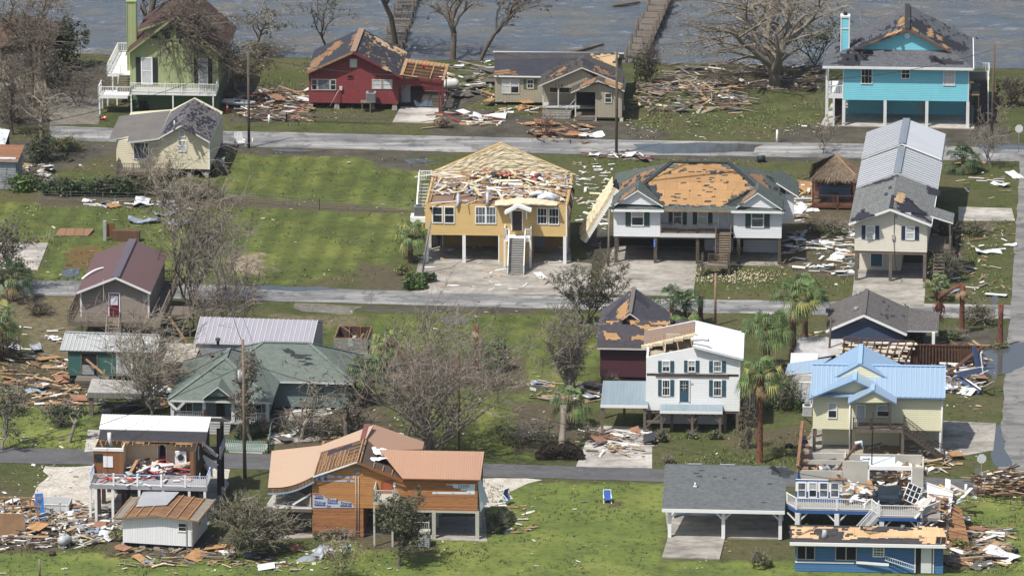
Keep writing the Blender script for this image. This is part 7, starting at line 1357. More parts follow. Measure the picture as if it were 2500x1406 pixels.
def left_edge():
 h=House('beige_house','beige brick house with brown hip roof almost hidden behind bare trees','house',-10,215,-4)
 mb=MB();BRm=shingle('#6b5544','#574637',tear=.3);x0,x1=h.x(-60,160),h.x(112,160);pls,a,b=hip(h,mb,x0-.5,x1+.5,-.5,11,h.z(0,122,-.5),.5,.18,BRm,paint('#5d4a3c'));h.part('roof',mb);m=MB();m.box(x0,x1,0,10.5,0,h.z(0,122,-.5),siding('#978c78',.15,'#7f7565'));h.part('wall',m);win(h,0,(40,138,58,160),1,2,None,'dark');g,l,r,EL,PK,ER,yb=gable_y(h,(-5,118),(50,98),(100,118),5,-1.5,.14,BRm,paint('#5d4a3c'));g.prism([(EL.x+.4,EL.z+.1),(ER.x-.4,ER.z+.1),(PK.x,PK.z-.2)],'y',-1.2,-1.1,siding('#978c78',.15));h.part('porch_gable',g);posts(h,(0,96),150,-1.2,EL.z,paint('#8a8071'),.25)
 h=House('tin_shed','corrugated tin shed at the left edge with its roof boards bared','shed',-30,462,-5);x0,x1=h.x(-30,420),h.x(38,420);zt=h.z(0,392);CT=boards('#9da5a8',.25,'#7d8588',.6,.2,1);m=MB();m.box(x0,x1,0,4.2,.05,zt,CT);h.part('wall',m);mb=MB();mb.slab([(x0-.2,-.3,zt+.02),(x1+.3,-.3,zt+.02),(x1+.3,4.4,zt+.5),(x0-.2,4.4,zt+.5)],.1,boards('#9a6a48',.3,'#6a4630',.6,.12,1),paint('#8d99a0'));mb.box(x0,x1,.1,.6,zt+.1,zt+.18,paint('#c9cccc'));h.part('roof',mb);m=MB();m.box(x1+.002,x1+.05,.0,4.1,.05,zt-.02,paint('#6d7b88'));h.part('side_panel',m)
 h=House('white_roof_shed','white sheet roof on dark posts behind the tin shed','shed',-20,395,-5);mb=MB();a,b,c,d=h.Pz(-40,352,2.2),h.Pz(10,362,2.2),h.Pz(24,318,2.9),h.Pz(-40,305,2.9);mb.slab([a,b,c,d],.06,paint('#c9cdd2',.1));h.part('roof',mb)
 for p in(b,c):q=MB();q.box(p.x-.25,p.x-.1,p.y+.1,p.y+.25,0,p.z-.05,WOODD);h.part('post',q)
 m=MB();m.box(a.x,b.x-.4,d.y-.6,d.y-.5,0,2.3,SHADE);h.part('back_wall',m)  # near-black sheet, painted as the shade below the sheet roof
left_edge()
# ---------------------------------------------------------------- trees, palms, shrubs
BARK=bare('#6a6056','#8b8175',2.2,.95,.5);BARKD=bare('#4f463e','#6c6257',2.2,.95,.5);BARKP=bare('#8d8272','#6c6256',2,.95,.4);PTR=bare('#4b3426','#76604c',5,.95,.8);PTRR=bare('#5a3222','#7d5036',5,.95,.8)
LOLIVE=leaf('#3e4626','#565a34');LDARK=leaf('#1f3319','#3d5226');LGREEN=leaf('#33501f','#5f7a2c');LBROWN=leaf('#574e36','#6f6646');LYEL=leaf('#56601f','#8b8c38');LPALM=leaf('#2f4a22','#6f8442');LPALY=leaf('#5d6a2a','#a9a04e');LDEAD=leaf('#7d6545','#a08760');GREYL=leaf('#565447','#6b6a55')
def tree(u,v,hgt,spr,label,seed,lv=4,nb=7,leaf_n=6,lm=LOLIVE,fork=.3,tr=.22,up=.5,droop=0.0,lean=(0,0),stems=1,twig=5,bark=BARK,group=None,name='tree',ls=.13,dens=1.0,wind=(.12,.03),cat='tree',keep=None):
 """bare or half bare storm tree: forking tapered limbs, fine twigs and a few leaf clumps"""
 R=random.Random(seed);o=thing(name,label,cat,G(u,v),0,group);T,Bm,L=MB(),MB(),MB();W=Vector((wind[0],wind[1],0))
 def br(p,d,ln,r,l):
  n=5 if l<2 else 3;pts=[p];rr=[r];q=p.copy();d=d.copy()
  for k in range(n):
   d=(d+Vector((R.gauss(0,.24),R.gauss(0,.24),R.gauss(0,.17)))+Vector((0,0,(.06 if l<2 else-droop)*1.0))+W*(.5 if l>0 else .1)*(l*.5)).normalized();q=q+d*ln/n;pts.append(q.copy());rr.append(r*(1-(k+1)/n*(.45 if l==0 else .7)))
  (T if l<2 else Bm).tube(pts,rr,7 if l==0 else 5 if l==1 else 3,bark,False)
  if l>=lv-1:
   for _ in range(max(2,int(twig*.75))):
    k=R.randint(1,n);a=pts[k];td=(d+Vector((R.gauss(0,.6),R.gauss(0,.6),R.gauss(.05-droop,.5)))).normalized();tl=ln*R.uniform(.35,.8);b=a+td*tl*.55;c=b+(td+Vector((R.gauss(0,.3),R.gauss(0,.3),-.15-droop))).normalized()*tl*.45
    Bm.tube([a,b,c],[.024,.017,.008],3,bark,False)
    for _ in range(int(leaf_n*.8+.5)if R.random()<dens*.55 else 0):leafq(L,a.lerp(c,R.random())+Vector((R.gauss(0,.09),R.gauss(0,.09),R.gauss(0,.09))),ls*R.uniform(.6,1.3),R,lm)
   return
  m=nb if l==0 else max(2,int(nb*.42+.5));az=R.random()*6.28
  for i in range(m):
   f=fork+(1-fork)*(i+R.random()*.7)/m if l==0 else .25+.75*(i+R.random())/m;f=min(f,.999);k=min(int(f*n),n-1);a=pts[k].lerp(pts[k+1],f*n-k);az+=2.4+R.gauss(0,.4)
   s=Vector((math.cos(az),math.sin(az),0));out=(s*(1-up)+Vector((0,0,up))+d*.45).normalized()if l==0 else(d*.7+s*.75+Vector((0,0,up*.35-droop))).normalized()
   br(a,out,(spr*R.uniform(.55,1.3)if l==0 else ln*R.uniform(.45,.72)),max(.02,rr[k]*(.72 if l==0 else .68)),l+1)
 for s_ in range(stems):
  a=6.28*s_/stems+R.random();d0=Vector((lean[0],lean[1],1))if stems==1 else Vector((math.cos(a)*.35+lean[0],math.sin(a)*.35+lean[1],1))
  br(Vector((0,0,-.1)),d0.normalized(),hgt*(1-.25*(lv>3)),tr*(1 if stems==1 else .6),0)
 T.build('trunk',o,False);Bm.build('branches',o,False)if Bm.f else None;L.build('foliage',o,False)if L.f else None;return o
def leafq(L,p,s,R,m):
 a=Vector((R.gauss(0,1),R.gauss(0,1),R.gauss(0,.7))).normalized();b=a.cross(Vector((R.gauss(0,1),R.gauss(0,1),R.gauss(0,1)))).normalized();L.face([p-a*s,p+b*s*.45,p+a*s,p-b*s*.45],m)
def bush(u,v,rx,ry,rz,n,label,seed,lm=LDARK,ls=.16,stem=26,bark=BARKD,z=0,group=None,name='shrub',cat='shrub',wind=0.0):
 R=random.Random(seed);o=thing(name,label,cat,G(u,v),0,group);S,L=MB(),MB();cl=[Vector((R.gauss(0,.5),R.gauss(0,.5),R.uniform(.1,.95)))for _ in range(max(5,int(n/90)))]
 for _ in range(stem):
  a=R.random()*6.28;r=R.random()**.5;e=Vector((math.cos(a)*rx*r+wind*rz,math.sin(a)*ry*r,rz*(1.15-.6*r*r)*R.uniform(.7,1.1)+z));m_=e*.5+Vector((R.gauss(0,.12),R.gauss(0,.12),.15*rz));S.tube([(0,0,-.05),m_,e],[.04,.025,.01],3,bark,False)
  for _ in range(5):f=R.uniform(.4,1);p=m_.lerp(e,f);q=p+Vector((R.gauss(0,.3)*rx,R.gauss(0,.3)*ry,R.gauss(.1,.25)*rz));S.tube([p,q],[.018,.008],3,bark,False)
 for _ in range(n):
  c=R.choice(cl);p=Vector((c.x+R.gauss(0,.22),c.y+R.gauss(0,.22),c.z+R.gauss(0,.16)))
  k=math.hypot(p.x,p.y);
  if k>1:p.x/=k;p.y/=k
  leafq(L,Vector((p.x*rx+wind*rz*p.z,p.y*ry,max(.03,p.z*rz*(1-.3*min(1,k)**2))+z)),ls*R.uniform(.6,1.4),R,lm)
 S.build('stems',o,False);L.build('foliage',o,False)if n else None;return o
def palm(u,v,hgt,fl,nf,label,seed,lm=LPALM,lm2=LPALY,tr=.22,lean=(0,0),dead=8,droop=.9,wind=.25,group='fan palms',trm=PTR,name='fan_palm',up=0):
 R=random.Random(seed);o=thing(name,label,'palm',G(u,v),0,group);T,F,Dd=MB(),MB(),MB();top=Vector((lean[0],lean[1],hgt));fl*=1.22;nf=int(nf*1.3);T.tube([Vector((0,0,-.1)),Vector((0,0,0)),top*.35+Vector((lean[0]*-.1,0,0)),top*.7,top],[tr*1.5,tr*1.25,tr,tr*.95,tr*1.15],9,trm)
 for k in range(int(hgt*7)):f=k/(hgt*7);a=k*2.4;p=top*f;e=Vector((math.cos(a),math.sin(a),0));T.face([p+e*tr*.9+Vector((-e.y,e.x,0))*.1,p+e*tr*.9-Vector((-e.y,e.x,0))*.1,p+e*(tr+.12)+Vector((0,0,.16))],trm)
 def frond(M,az,el,ln,mat,dr):
  d=Vector((math.cos(az)*math.cos(el)+wind,math.sin(az)*math.cos(el),math.sin(el))).normalized();c=top+d*ln*.5+Vector((0,0,-.05*ln));M.tube([top,top+d*ln*.25,c],[.035,.03,.02],3,mat,False);s=d.cross(Vector((0,0,1))).normalized();nrm_=s.cross(d)
  K=11
  for k in range(K):
   t=(k/(K-1)-.5)*2.3;dd=(d*math.cos(t)+s*math.sin(t)).normalized();L1=ln*.5*(1-.18*abs(t))*R.uniform(.85,1.1);w_=nrm_.cross(dd)*.055;m1=c+dd*L1*.55+Vector((0,0,-dr*.14*L1));m2=c+dd*L1*.9+Vector((wind*.2,0,-dr*(.55+.3*R.random())*L1));M.face([c,m1-w_,m1+w_],mat);M.face([m1-w_,m2,m1+w_],mat)
 for k in range(nf):frond(F,k*2.4+R.random()*.5,R.uniform(-.5,1.25)+up,fl*R.uniform(.8,1.15),lm if R.random()<.72 else lm2,droop)
 for k in range(dead):frond(Dd,k*2.4+R.random(),R.uniform(-1.4,-.9),fl*R.uniform(.6,.9),LDEAD,.6)
 T.build('trunk',o,False);F.build('fronds',o,False)if nf else None;Dd.build('dead_fronds',o,False)if dead else None;return o
# trees along the shore
tree(507,258,14.5,4.0,'tall bare cypress standing in front of the green house',3,4,14,3,LBROWN,.28,.48,.3,.16,(-.02,0),1,7,BARKD,None,'tree',.12,.6)
tree(118,215,12,4.0,'tall bare trunk with dark ivy behind the left gravel drive',5,4,10,2,LBROWN,.35,.34,.35,.08,(0,0),1,6,BARKD,None,'tree',.12,.4)
bush(165,165,2.4,2,4.6,1500,'dense dark evergreen beside the tall ivy trunk',6,LDARK,.24,20,BARKD,.6)
tree(65,215,5.6,3.2,'snapped tree with a pale torn limb hanging to the right',7,4,8,2,LBROWN,.5,.3,.2,.2,(.05,0),1,6,BARKP,None,'tree',.12,.4)
tree(112,395,8.6,2.6,'pale leaning trunk among brush behind the tin shed',8,4,8,2,LBROWN,.5,.24,.4,.08,(-.28,0),1,6,BARKP,None,'tree',.12,.5)
tree(30,330,8,3.2,'thin bare tree tangled at the left edge below the beige house',9,4,9,2,LBROWN,.2,.2,.4,.1,(0,0),1,7,BARKD,None,'tree',.12,.5)
tree(45,200,11,3.6,'bare tree rising in front of the beige house',91,4,9,2,LBROWN,.3,.22,.4,.08,(0,0),1,6,BARKD,None,'tree',.12,.4)
bush(110,395,2.3,1.6,2.6,900,'dark brush heaped round the leaning trunk',10,LDARK,.18,40);bush(40,300,3,2,1.8,600,'brown thicket below the beige house',11,LBROWN,.14,60);bush(160,370,2,1.4,1.5,700,'olive weeping bush beside the upper road',12,LYEL,.15,30);bush(60,465,2.6,1.3,1.7,900,'tall grassy clump in front of the tin shed',14,LGREEN,.2,30)
tree(335,130,12,5,'big shoreline oak leaning left behind the green chimney',15,4,7,5,LDARK,.3,.42,.3,.05,(-.25,0),1,5,BARKD,None,'oak_tree',.16,.4)
tree(575,220,6,2.2,'snapped grey trunk at the right of the green house',16,4,7,3,LOLIVE,.5,.22,.3,.1,(.06,0),1,5,BARKP,None,'tree',.13,.5)
tree(620,125,5.5,3.5,'tree bowed over at the shore left of the red house',18,4,8,6,LOLIVE,.4,.2,.2,.12,(.4,0),1,6,BARKP);bush(640,140,2.6,1.6,1.6,700,'brush piled at the shore left of the red house',19,LOLIVE,.15,50)
tree(797,128,8,3.4,'slim bare tree at the water behind the red house',20,4,7,7,LDARK,.25,.14,.45,.03,(0,0),1,5,BARKD,None,'tree',.14,.45)
tree(968,118,13.5,5.2,'straight shoreline trunk between the red roof and the ruined pier',21,4,10,3,LOLIVE,.5,.34,.35,.1,(0,0),1,6,BARKD,None,'tree',.13,.5)
tree(1105,142,9.5,5.5,'forked shoreline tree right of the ruined pier',22,4,7,5,LOLIVE,.25,.36,.45,.05,(.04,0),1,6,BARKD,None,'tree',.13,.6)
tree(1170,152,12,5.2,'shoreline tree with a dark clump of leaves beside the tan cottage',23,4,9,8,LDARK,.4,.24,.4,.06,(.06,0),1,5,BARKD,None,'tree',.14,.6)
tree(1893,208,6.2,8.8,'huge spreading live oak with twisting bare limbs by the water',27,5,10,3,LOLIVE,.22,.72,.24,.05,(.03,0),1,4,BARKP,None,'live_oak',.13,.6,(-.05,0))
tree(1990,158,4.2,2.8,'small bushy tree between the live oak and the turquoise house',28,4,7,7,LDARK,.15,.16,.4,.0,(0,0),2,5,BARKD,None,'tree',.14)
bush(1582,205,1.5,1.3,4.0,1100,'dark thicket of saplings right of the tan cottage',29,LOLIVE,.16,50);bush(2475,260,1.8,1.4,3.0,800,'wind torn tree heap at the right of the turquoise house',30,LBROWN,.16,60);bush(345,268,.9,.8,1.6,650,'round dark shrub under the green house deck',31,LDARK,.16,14)
tree(1330,335,2.0,1.0,'leafless reddish sapling in front of the tan cottage steps',32,3,8,0,LBROWN,.1,.05,.5,0,(0,0),3,4,bare('#5d4238','#7a5f50',3),None,'sapling');tree(2010,375,2.8,1.8,'bare sapling beside the road behind the thatched hut',33,3,8,3,LBROWN,.15,.07,.4,0,(0,0),2,5);tree(2420,408,3.2,2.8,'bare spreading sapling right of the raised metal roof',34,4,6,1,LOLIVE,.2,.09,.4,.0,(0,0),2,4)
tree(85,262,9.5,3.4,'dark bare tree between the beige house and the gravel drive',93,4,10,2,LBROWN,.25,.2,.35,.1,(0,0),2,6,BARKD,None,'tree',.12,.5);tree(190,260,5,3.2,'thin drooping sapling over the gravel drive',94,4,8,1,LBROWN,.2,.1,.3,.12,(.1,0),2,6,BARKD);tree(-10,420,9,3.6,'bare tree leaning in from the left edge above the tin shed',95,4,9,2,LBROWN,.25,.2,.4,.08,(.1,0),1,6,BARKD);tree(545,250,8.5,2.8,'bare drooping tree against the right wall of the green house',96,4,9,2,LBROWN,.3,.18,.35,.14,(0,0),1,7,BARKD)
# middle rows
bush(290,478,4.6,1.1,1.7,3000,'clipped dark green hedge along the chain link fence',35,LDARK,.18,40,name='hedge',cat='hedge');bush(150,478,1.9,1.0,1.7,1300,'glossy dark hedge end beside the grassy clump',36,LDARK,.18,20,name='hedge',cat='hedge');bush(470,482,3.2,1.0,1.4,1300,'ragged olive hedge end under the spreading bare tree',37,LOLIVE,.17,40,name='hedge',cat='hedge')
tree(405,505,3.0,5.4,'pale bare tree spreading in front of the cream cottage',38,4,8,1,LYEL,.1,.2,.25,.06,(0,0),2,5,BARKP)
tree(470,745,9.2,4.4,'dense grey twiggy tree on the lawn right of the taupe house',39,4,10,3,LOLIVE,.12,.2,.72,0,(.0,0),4,5,BARK,None,'tree',.13,.6);tree(560,828,7.4,3.0,'leafless many stemmed shrub in front of the metal workshop',40,3,8,0,LBROWN,.12,.11,.85,0,(0,0),7,7,BARK);tree(505,830,5.5,2.4,'bare multi stem tree at the left end of the metal workshop',401,3,7,0,LBROWN,.12,.1,.85,0,(0,0),5,6,BARK)
tree(15,715,6.2,2.8,'half bare tree over the concrete pad at the left edge',41,4,9,8,LOLIVE,.15,.2,.55,0,(.03,0),2,6,BARK,None,'tree',.14,.6);palm(28,735,2.6,2.2,26,'palm with dark fronds under the left edge tree',42,LDARK,LPALM,.2);palm(-5,885,4.2,2.2,26,'palm at the left edge above the white curved sheet',43);bush(10,880,1.9,1.4,2.6,900,'brown thicket below the left edge palm',44,LBROWN,.16,40)
bush(95,770,1.6,1.2,1.2,300,'broken branches on the straw by the middle road',45,LBROWN,.12,50)
tree(372,1012,3.9,5.4,'broad bare tree in front of the teal shed',46,4,9,1,LYEL,.12,.2,.4,.02,(.04,0),3,6,BARKP,None,'tree',.11,.5);tree(612,1075,8.2,2.0,'dense grey feathery tree beside the transformer pole',47,4,13,3,GREYL,.15,.2,.65,0,(0,0),1,9,BARK,None,'tree',.13,.8)
palm(1002,640,2.9,1.75,34,'palm at the left corner of the yellow house',48,LPALM,LPALY,.26,(0,0),10,1.1);bush(1012,705,1.2,.9,1.5,1200,'bright green shrub below the palm by the yellow house',49,LGREEN,.2,16);bush(985,672,.9,.7,.9,500,'yellow green bush left of the yellow house pad',50,LYEL,.15,12);bush(1045,688,1.0,.7,.8,500,'low fern clump on the yellow house drive',51,LDARK,.18,12)
tree(1430,790,6.4,2.2,'leafy storm bent tree between the drive and the maroon roof',52,4,9,4,LOLIVE,.1,.12,.75,.02,(-.02,0),3,6,BARKD,None,'tree',.13,.8);tree(1388,965,8.2,1.9,'tall grey poplar like tree left of the maroon house',53,4,10,1,GREYL,.08,.16,.82,0,(-.02,0),4,8,BARK,None,'tree',.12,.7);bush(1490,940,.8,.7,1.0,200,'twigs and vines at the maroon house corner',54,LOLIVE,.12,30)
palm(1640,792,2.2,2.2,24,'green palm at the right of the maroon house roof',55,LDARK,LPALM,.2);palm(1672,796,2.0,2.0,20,'second green palm crowding the maroon house roof',551,LDARK,LPALM,.2);palm(1872,905,4.2,2.5,34,'palm with a full ragged crown left of the grey roof',56,LPALM,LPALM,.3,(0,0),8,1.2,.2);palm(1935,880,6.0,2.6,36,'tallest palm with yellowing windblown fronds by the navy house',57,LPALM,LPALY,.3,(.05,0),10,1.1,.4);palm(1965,850,5.4,2.2,22,'green palm behind the yellowing one',58,LPALM,LDARK,.26,(0,0),4,1.0,.4);palm(1855,1130,8.2,2.2,30,'slender tall palm with red brown trunk beside the shuttered house',59,LPALM,LPALY,.24,(0,0),12,1.2,.1,'fan palms',PTRR)
palm(895,985,3.2,2.1,40,'bushy palm in front of the green hip roof',60,LDARK,LPALM,.22,(0,0),8,.9);palm(2285,735,1.8,1.3,18,'small palm below the long stilt house',61,LPALM,LDEAD,.16);palm(2350,420,1.4,2.0,26,'low spiky palm right of the raised metal roof',62,LDARK,LPALM,.2)
for u,v,hh,ln,lab,s in((1162,905,4.4,(.0,0),'tallest snapped palm trunk on the back lawn',63),(1050,935,3.4,(0,0),'thick snapped palm trunk between the bare trees',64),(1710,785,2.6,(0,0),'short dark palm stump beside the middle road pole',65),(2348,815,4.8,(0,0),'rust red snapped palm trunk right of the navy house',66),(2442,848,4.2,(0,0),'snapped palm trunk on a tuft beside the flooded street',67)):palm(u,v,hh,1.4,0,lab,s,LDEAD,LDEAD,.24,ln,14 if s in(63,66)else 0,.9,.1,'snapped palm trunks',PTRR,'palm_trunk')
q=thing('fallen_palm','palm snapped over with its crown hanging left of the stump','palm',G(1015,935),0);m=MB();m.tube([(0,0,.1),(-.9,.3,1.9),(-1.9,.6,3.6),(-2.5,.6,4.0)],[.22,.2,.2,.24],9,PTR);m.build('trunk',q,False);palm(945,905,2.6,1.7,20,'hanging crown of the snapped over palm',68,LPALM,LPALY,.1,(0,0),8,1.2,-.1)
q=thing('bent_palm','broken palm with its top folded down beside the navy house','palm',G(2318,815),0);m=MB();m.tube([(1.1,0,4.8),(.3,0,4.5),(-.9,0,3.6),(-1.0,0,3.3)],[.2,.2,.2,.16],8,PTRR);m.build('trunk',q,False);m=MB();R=random.Random(9)
for k in range(40):p=Vector((-1.0,0,3.4));m.tube([p,p+Vector((R.gauss(0,.3),R.gauss(0,.2),-.8)),p+Vector((R.gauss(0,.5),R.gauss(0,.3),-R.uniform(1.4,2.6)))],[.03,.05,.01],3,PTRR,False)
m.build('dead_fronds',q,False)
for u,v,rx,rz,n,lab,lm,s in((1205,905,1.6,2.6,900,'green leafy tree right of the snapped palms',LGREEN,70),(1110,940,3.4,1.6,400,'tangle of fallen branches on the back lawn',LBROWN,71),(1000,950,2.4,1.4,350,'heap of torn fronds below the snapped over palm',LDEAD,72),(1910,1000,2.0,3.1,1700,'big green citrus bush left of the blue roof house',LGREEN,73),(1800,1035,1.1,3.4,500,'vine covered saplings at the shuttered house corner',LOLIVE,74),(1826,1095,.9,4.0,250,'reddish bare shrub beside the slender palm',LBROWN,75),(640,1062,1.2,1.3,900,'dark rounded hedge behind the teal picket fence',LDARK,76),(600,1070,1.0,1.3,800,'second dark hedge behind the teal picket fence',LDARK,77),(145,1040,1.9,1.9,700,'heap of leafy branches by the cut tree',LDARK,78),(1858,1385,.95,1.25,900,'yellow green rounded shrub left of the low blue house',LYEL,79),(280,1320,.7,.7,350,'yellow green bush at the white outbuilding corner',LYEL,80),(1690,1070,.6,.7,300,'small round shrub under the shuttered house porch',LGREEN,81),(1745,1072,.65,.7,350,'small round shrub at the porch post of the shuttered house',LGREEN,82),(1615,1078,.7,.9,350,'spiky clump at the corner of the shuttered house',LDARK,83),(1628,1130,.6,.7,150,'purple grey shrub at the drive edge',LBROWN,84),(2030,570,2.4,1.3,900,'fallen leafy branches below the thatched hut',LOLIVE,85),(2310,690,1.8,2.8,500,'leaning broken shrubs right of the long stilt house',LOLIVE,86),(2300,600,1.2,2.4,500,'dark shrub under the long house porch roof',LDARK,861),(2380,570,1.9,1.1,500,'leafy branches strewn across the right drive',LOLIVE,87),(2390,790,2.2,1.6,700,'fallen tree crown beside the street sign',LOLIVE,88),(2440,850,.9,.5,300,'tuft of weeds round the street side palm trunk',LYEL,89),(2330,830,1.4,.9,500,'green undergrowth at the rust red palm trunk',LGREEN,90),(1300,1075,3.2,1.5,900,'toppled crown of branches beside the uprooted palm',LOLIVE,92),(1445,1075,1.6,1.0,500,'brown branches on the drive of the shuttered house',LBROWN,93),(760,1060,3.2,1.6,900,'tangled brush between the green house and the cedar house',LOLIVE,94),(870,1060,2.4,1.8,700,'broken crown of brush behind the cedar house',LOLIVE,95),(820,1312,1.9,.9,700,'sprawling grey shrub against the cedar wall',LOLIVE,96),(1215,1300,.9,1.5,700,'dark shrub at the right corner of the cedar house',LDARK,97),(1205,945,3.0,.8,300,'brush line along the back lawn ditch',LBROWN,98),(1083,312,1.0,1.0,500,'yellow straw coloured reed heap at the road by the red house',LDEAD,99),(2345,1340,1.1,.8,300,'flattened reeds beside the low blue house',LYEL,101),(20,1010,1.8,2.6,600,'olive brush at the left edge above the lower road',LOLIVE,102)):bush(u,v,rx,rx*.75,rz,n,lab,s,lm,.15,int(14+n/22),BARK)
tree(850,1075,4.6,3.4,'dark forked tree with torn limbs behind the cedar house',110,4,7,3,LOLIVE,.3,.25,.35,.04,(-.03,0),1,7,BARKD,None,'tree',.13,.7);tree(735,1075,3.6,3.0,'splintered trunk with peeled limb beside the broken drive',111,4,7,3,LBROWN,.45,.2,.3,.12,(0,0),1,7,BARKP)
tree(1052,1118,7.6,6.4,'large multi stemmed bare tree behind the copper roof',112,4,9,1,LOLIVE,.1,.34,.45,-.02,(.03,0),4,6,BARK);tree(985,1115,8.2,2.8,'straight bare trunk with a fine pale crown behind the copper roof',113,4,8,1,LOLIVE,.35,.16,.6,0,(.0,0),1,6,BARKP)
tree(168,1080,2.8,.9,'cut off tree with a stub trunk beside the lower road',114,3,5,14,LDARK,.6,.2,.3,.1,(0,0),1,5,BARK,None,'tree',.18);tree(5,1100,5,2.6,'leafy branch reaching in at the left edge over the lower road',115,4,8,8,LOLIVE,.2,.14,.5,0,(0,0),1,5,BARK,None,'tree',.15)
tree(628,1348,2.2,2.7,'wide low half bare tree right of the white outbuilding',116,4,11,5,LOLIVE,.15,.2,.3,0,(-.05,0),3,7,BARKP,None,'tree',.13,.9);tree(972,1382,4.4,2.3,'small dark leaved tree in front of the cedar house',117,4,12,7,LOLIVE,.25,.19,.45,0,(.02,0),1,7,BARKD,None,'tree',.14,.9);tree(828,1412,2.4,1.9,'thin pale sapling at the bottom edge',118,4,8,4,LYEL,.15,.07,.5,0,(0,0),2,5,BARKP,None,'sapling',.11)
# uprooted palm with its root plate
q=thing('uprooted_palm','uprooted palm with a black root plate beside the concrete drive','palm',G(1368,1120),0);m=MB();R=random.Random(5);V=[];N,K=28,12;RB=bare('#1c1713','#382d22',3,.95,.9)
for i in range(N):
 for j in range(K+1):a=math.pi*i/(N-1);r=(.3+1.75*j/K)*(1+.18*mnoise.noise(Vector((i*.5,j*.6,3))));V.append((math.cos(a)*r*1.05-.0,-.45*math.sin(j/K*2.6)+.25*mnoise.noise(Vector((i*.8,j*.9,1))),max(0,math.sin(a)*r*.72)))
m.raw(V,[(i*(K+1)+j,(i+1)*(K+1)+j,(i+1)*(K+1)+j+1,i*(K+1)+j+1)for i in range(N-1)for j in range(K)],RB);m.raw([(x,.55 if y<.55 else y,z)for x,y,z in V],[(i*(K+1)+j,i*(K+1)+j+1,(i+1)*(K+1)+j+1,(i+1)*(K+1)+j)for i in range(N-1)for j in range(K)],RB)
for k in range(60):a=R.random()*3.14;r=R.uniform(.9,1.9);p=Vector((math.cos(a)*r,-.3,math.sin(a)*r*.72));m.tube([p,p+Vector((R.gauss(0,.2),-.25,R.gauss(-.1,.15))),p+Vector((R.gauss(0,.4),-.35,R.gauss(-.3,.2)))],[.04,.03,.01],3,RB,False)
m.build('root_plate',q,False);m=MB();m.tube([(.1,.3,.9),(.15,1.2,1.6),(.3,2.4,3.0),(.3,2.6,4.2)],[.34,.3,.27,.3],9,BARKP);m.build('trunk',q,False);palm(1388,1042,2.4,1.9,26,'drooping crown of the uprooted palm',120,LPALM,LDEAD,.12,(0,0),6,1.5,0)
# ---------------------------------------------------------------- poles, wires, piers, fences, signs
def one(name,m,label,cat,loc,rz=0,group=None):
 o=m.build(name,None);o.location=loc;o.rotation_euler=(0,0,rz);return tag(o,label,cat,group)
PT={}
def pole(u,vb,vt,r,label,du=0,mat=BARKD,name='utility_pole',cat='utility pole',extra=None):
 b=G(u,vb);hh=(vb-vt)/SC(vb)/.962;dx=du/SC(vb);o=thing(name,label,cat,b);m=MB();m.tube([(0,0,-.1),(dx*.5,0,hh*.5),(dx,0,hh)],[r,r*.88,r*.75],10,mat);m.build('shaft',o)
 PT[name+str(u)]=b+Vector((dx,0,hh))
 if extra=='tr':
  m=MB();z=hh*.74;m.tube([(-.32,0,z-.5),(-.32,0,z+.45)],.22,12,paint('#b7babb'));m.tube([(-.32,0,z+.45),(-.32,0,z+.52)],[.22,.1],12,paint('#b7babb'))
  for s in(-.1,.1):m.tube([(-.32+s,0,z+.5),(-.32+s,0,z+.8)],.035,6,paint('#8d8f90'))
  m.box(-.12,0,-.05,.05,z-.2,z+.2,paint('#8d8f90'));m.build('transformer',o)
 return b+Vector((dx,0,hh))
PW=bare('#6e5a48','#4b3d32',3,.9);p1=pole(608,362,130,.15,'tall brown utility pole by the upper road near the sailboat');p2=pole(1505,378,125,.16,'tall dark utility pole in front of the tan cottage');p4=pole(2421,335,114,.15,'grey utility pole at the right end of the turquoise house',3,PW);p3=pole(598,1168,828,.17,'utility pole with a grey transformer by the lower road',-2,bare('#8b7763','#64533f',3,.9),extra='tr')
p5=pole(1746,795,668,.14,'bare pale pole beside the middle road and palm stump',0,bare('#9a7d62','#735a44',3));p6=pole(1485,652,512,.12,'short grey pole beside the toppled roof section',2,BARKP);p7=pole(2022,900,770,.12,'dark leaning pole between the ruin and the navy house',6);p8=pole(1121,1125,862,.12,'thin brown pole behind the copper roof',0,bare('#6a4a36','#4c362a',3));p9=pole(510,655,440,.13,'weathered pole in the grey trees on the long lawn',0,PW);pole(97,1409,1364,.1,'short grey post at the bottom left edge',0,BARKP,'fence_post','post')
pole(1897,349,318,.13,'white round bollard on the verge of the upper road',0,WHITE,'bollard','bollard');pole(657,302,281,.12,'white stub bollard in front of the lumber by the red house',0,WHITE,'bollard','bollard');pole(616,361,337,.12,'cream bollard beside the upper road utility pole',0,WHITE,'bollard','bollard');pole(2358,1206,1182,.16,'white bollard on the verge by the brown lumber pile',0,WHITE,'bollard','bollard')
pole(120,592,568,.08,'leaning post with a meter box by the left concrete slab',3,BARKP,'meter_post','post')
def wire(a,b,sag,label):n=24;m=MB();m.tube([a.lerp(b,i/n)-Vector((0,0,sag*4*(i/n)*(1-i/n)))for i in range(n+1)],.03,3,BLKT,False);o=m.build('power_line',None,False);tag(o,label,'wire','power lines')
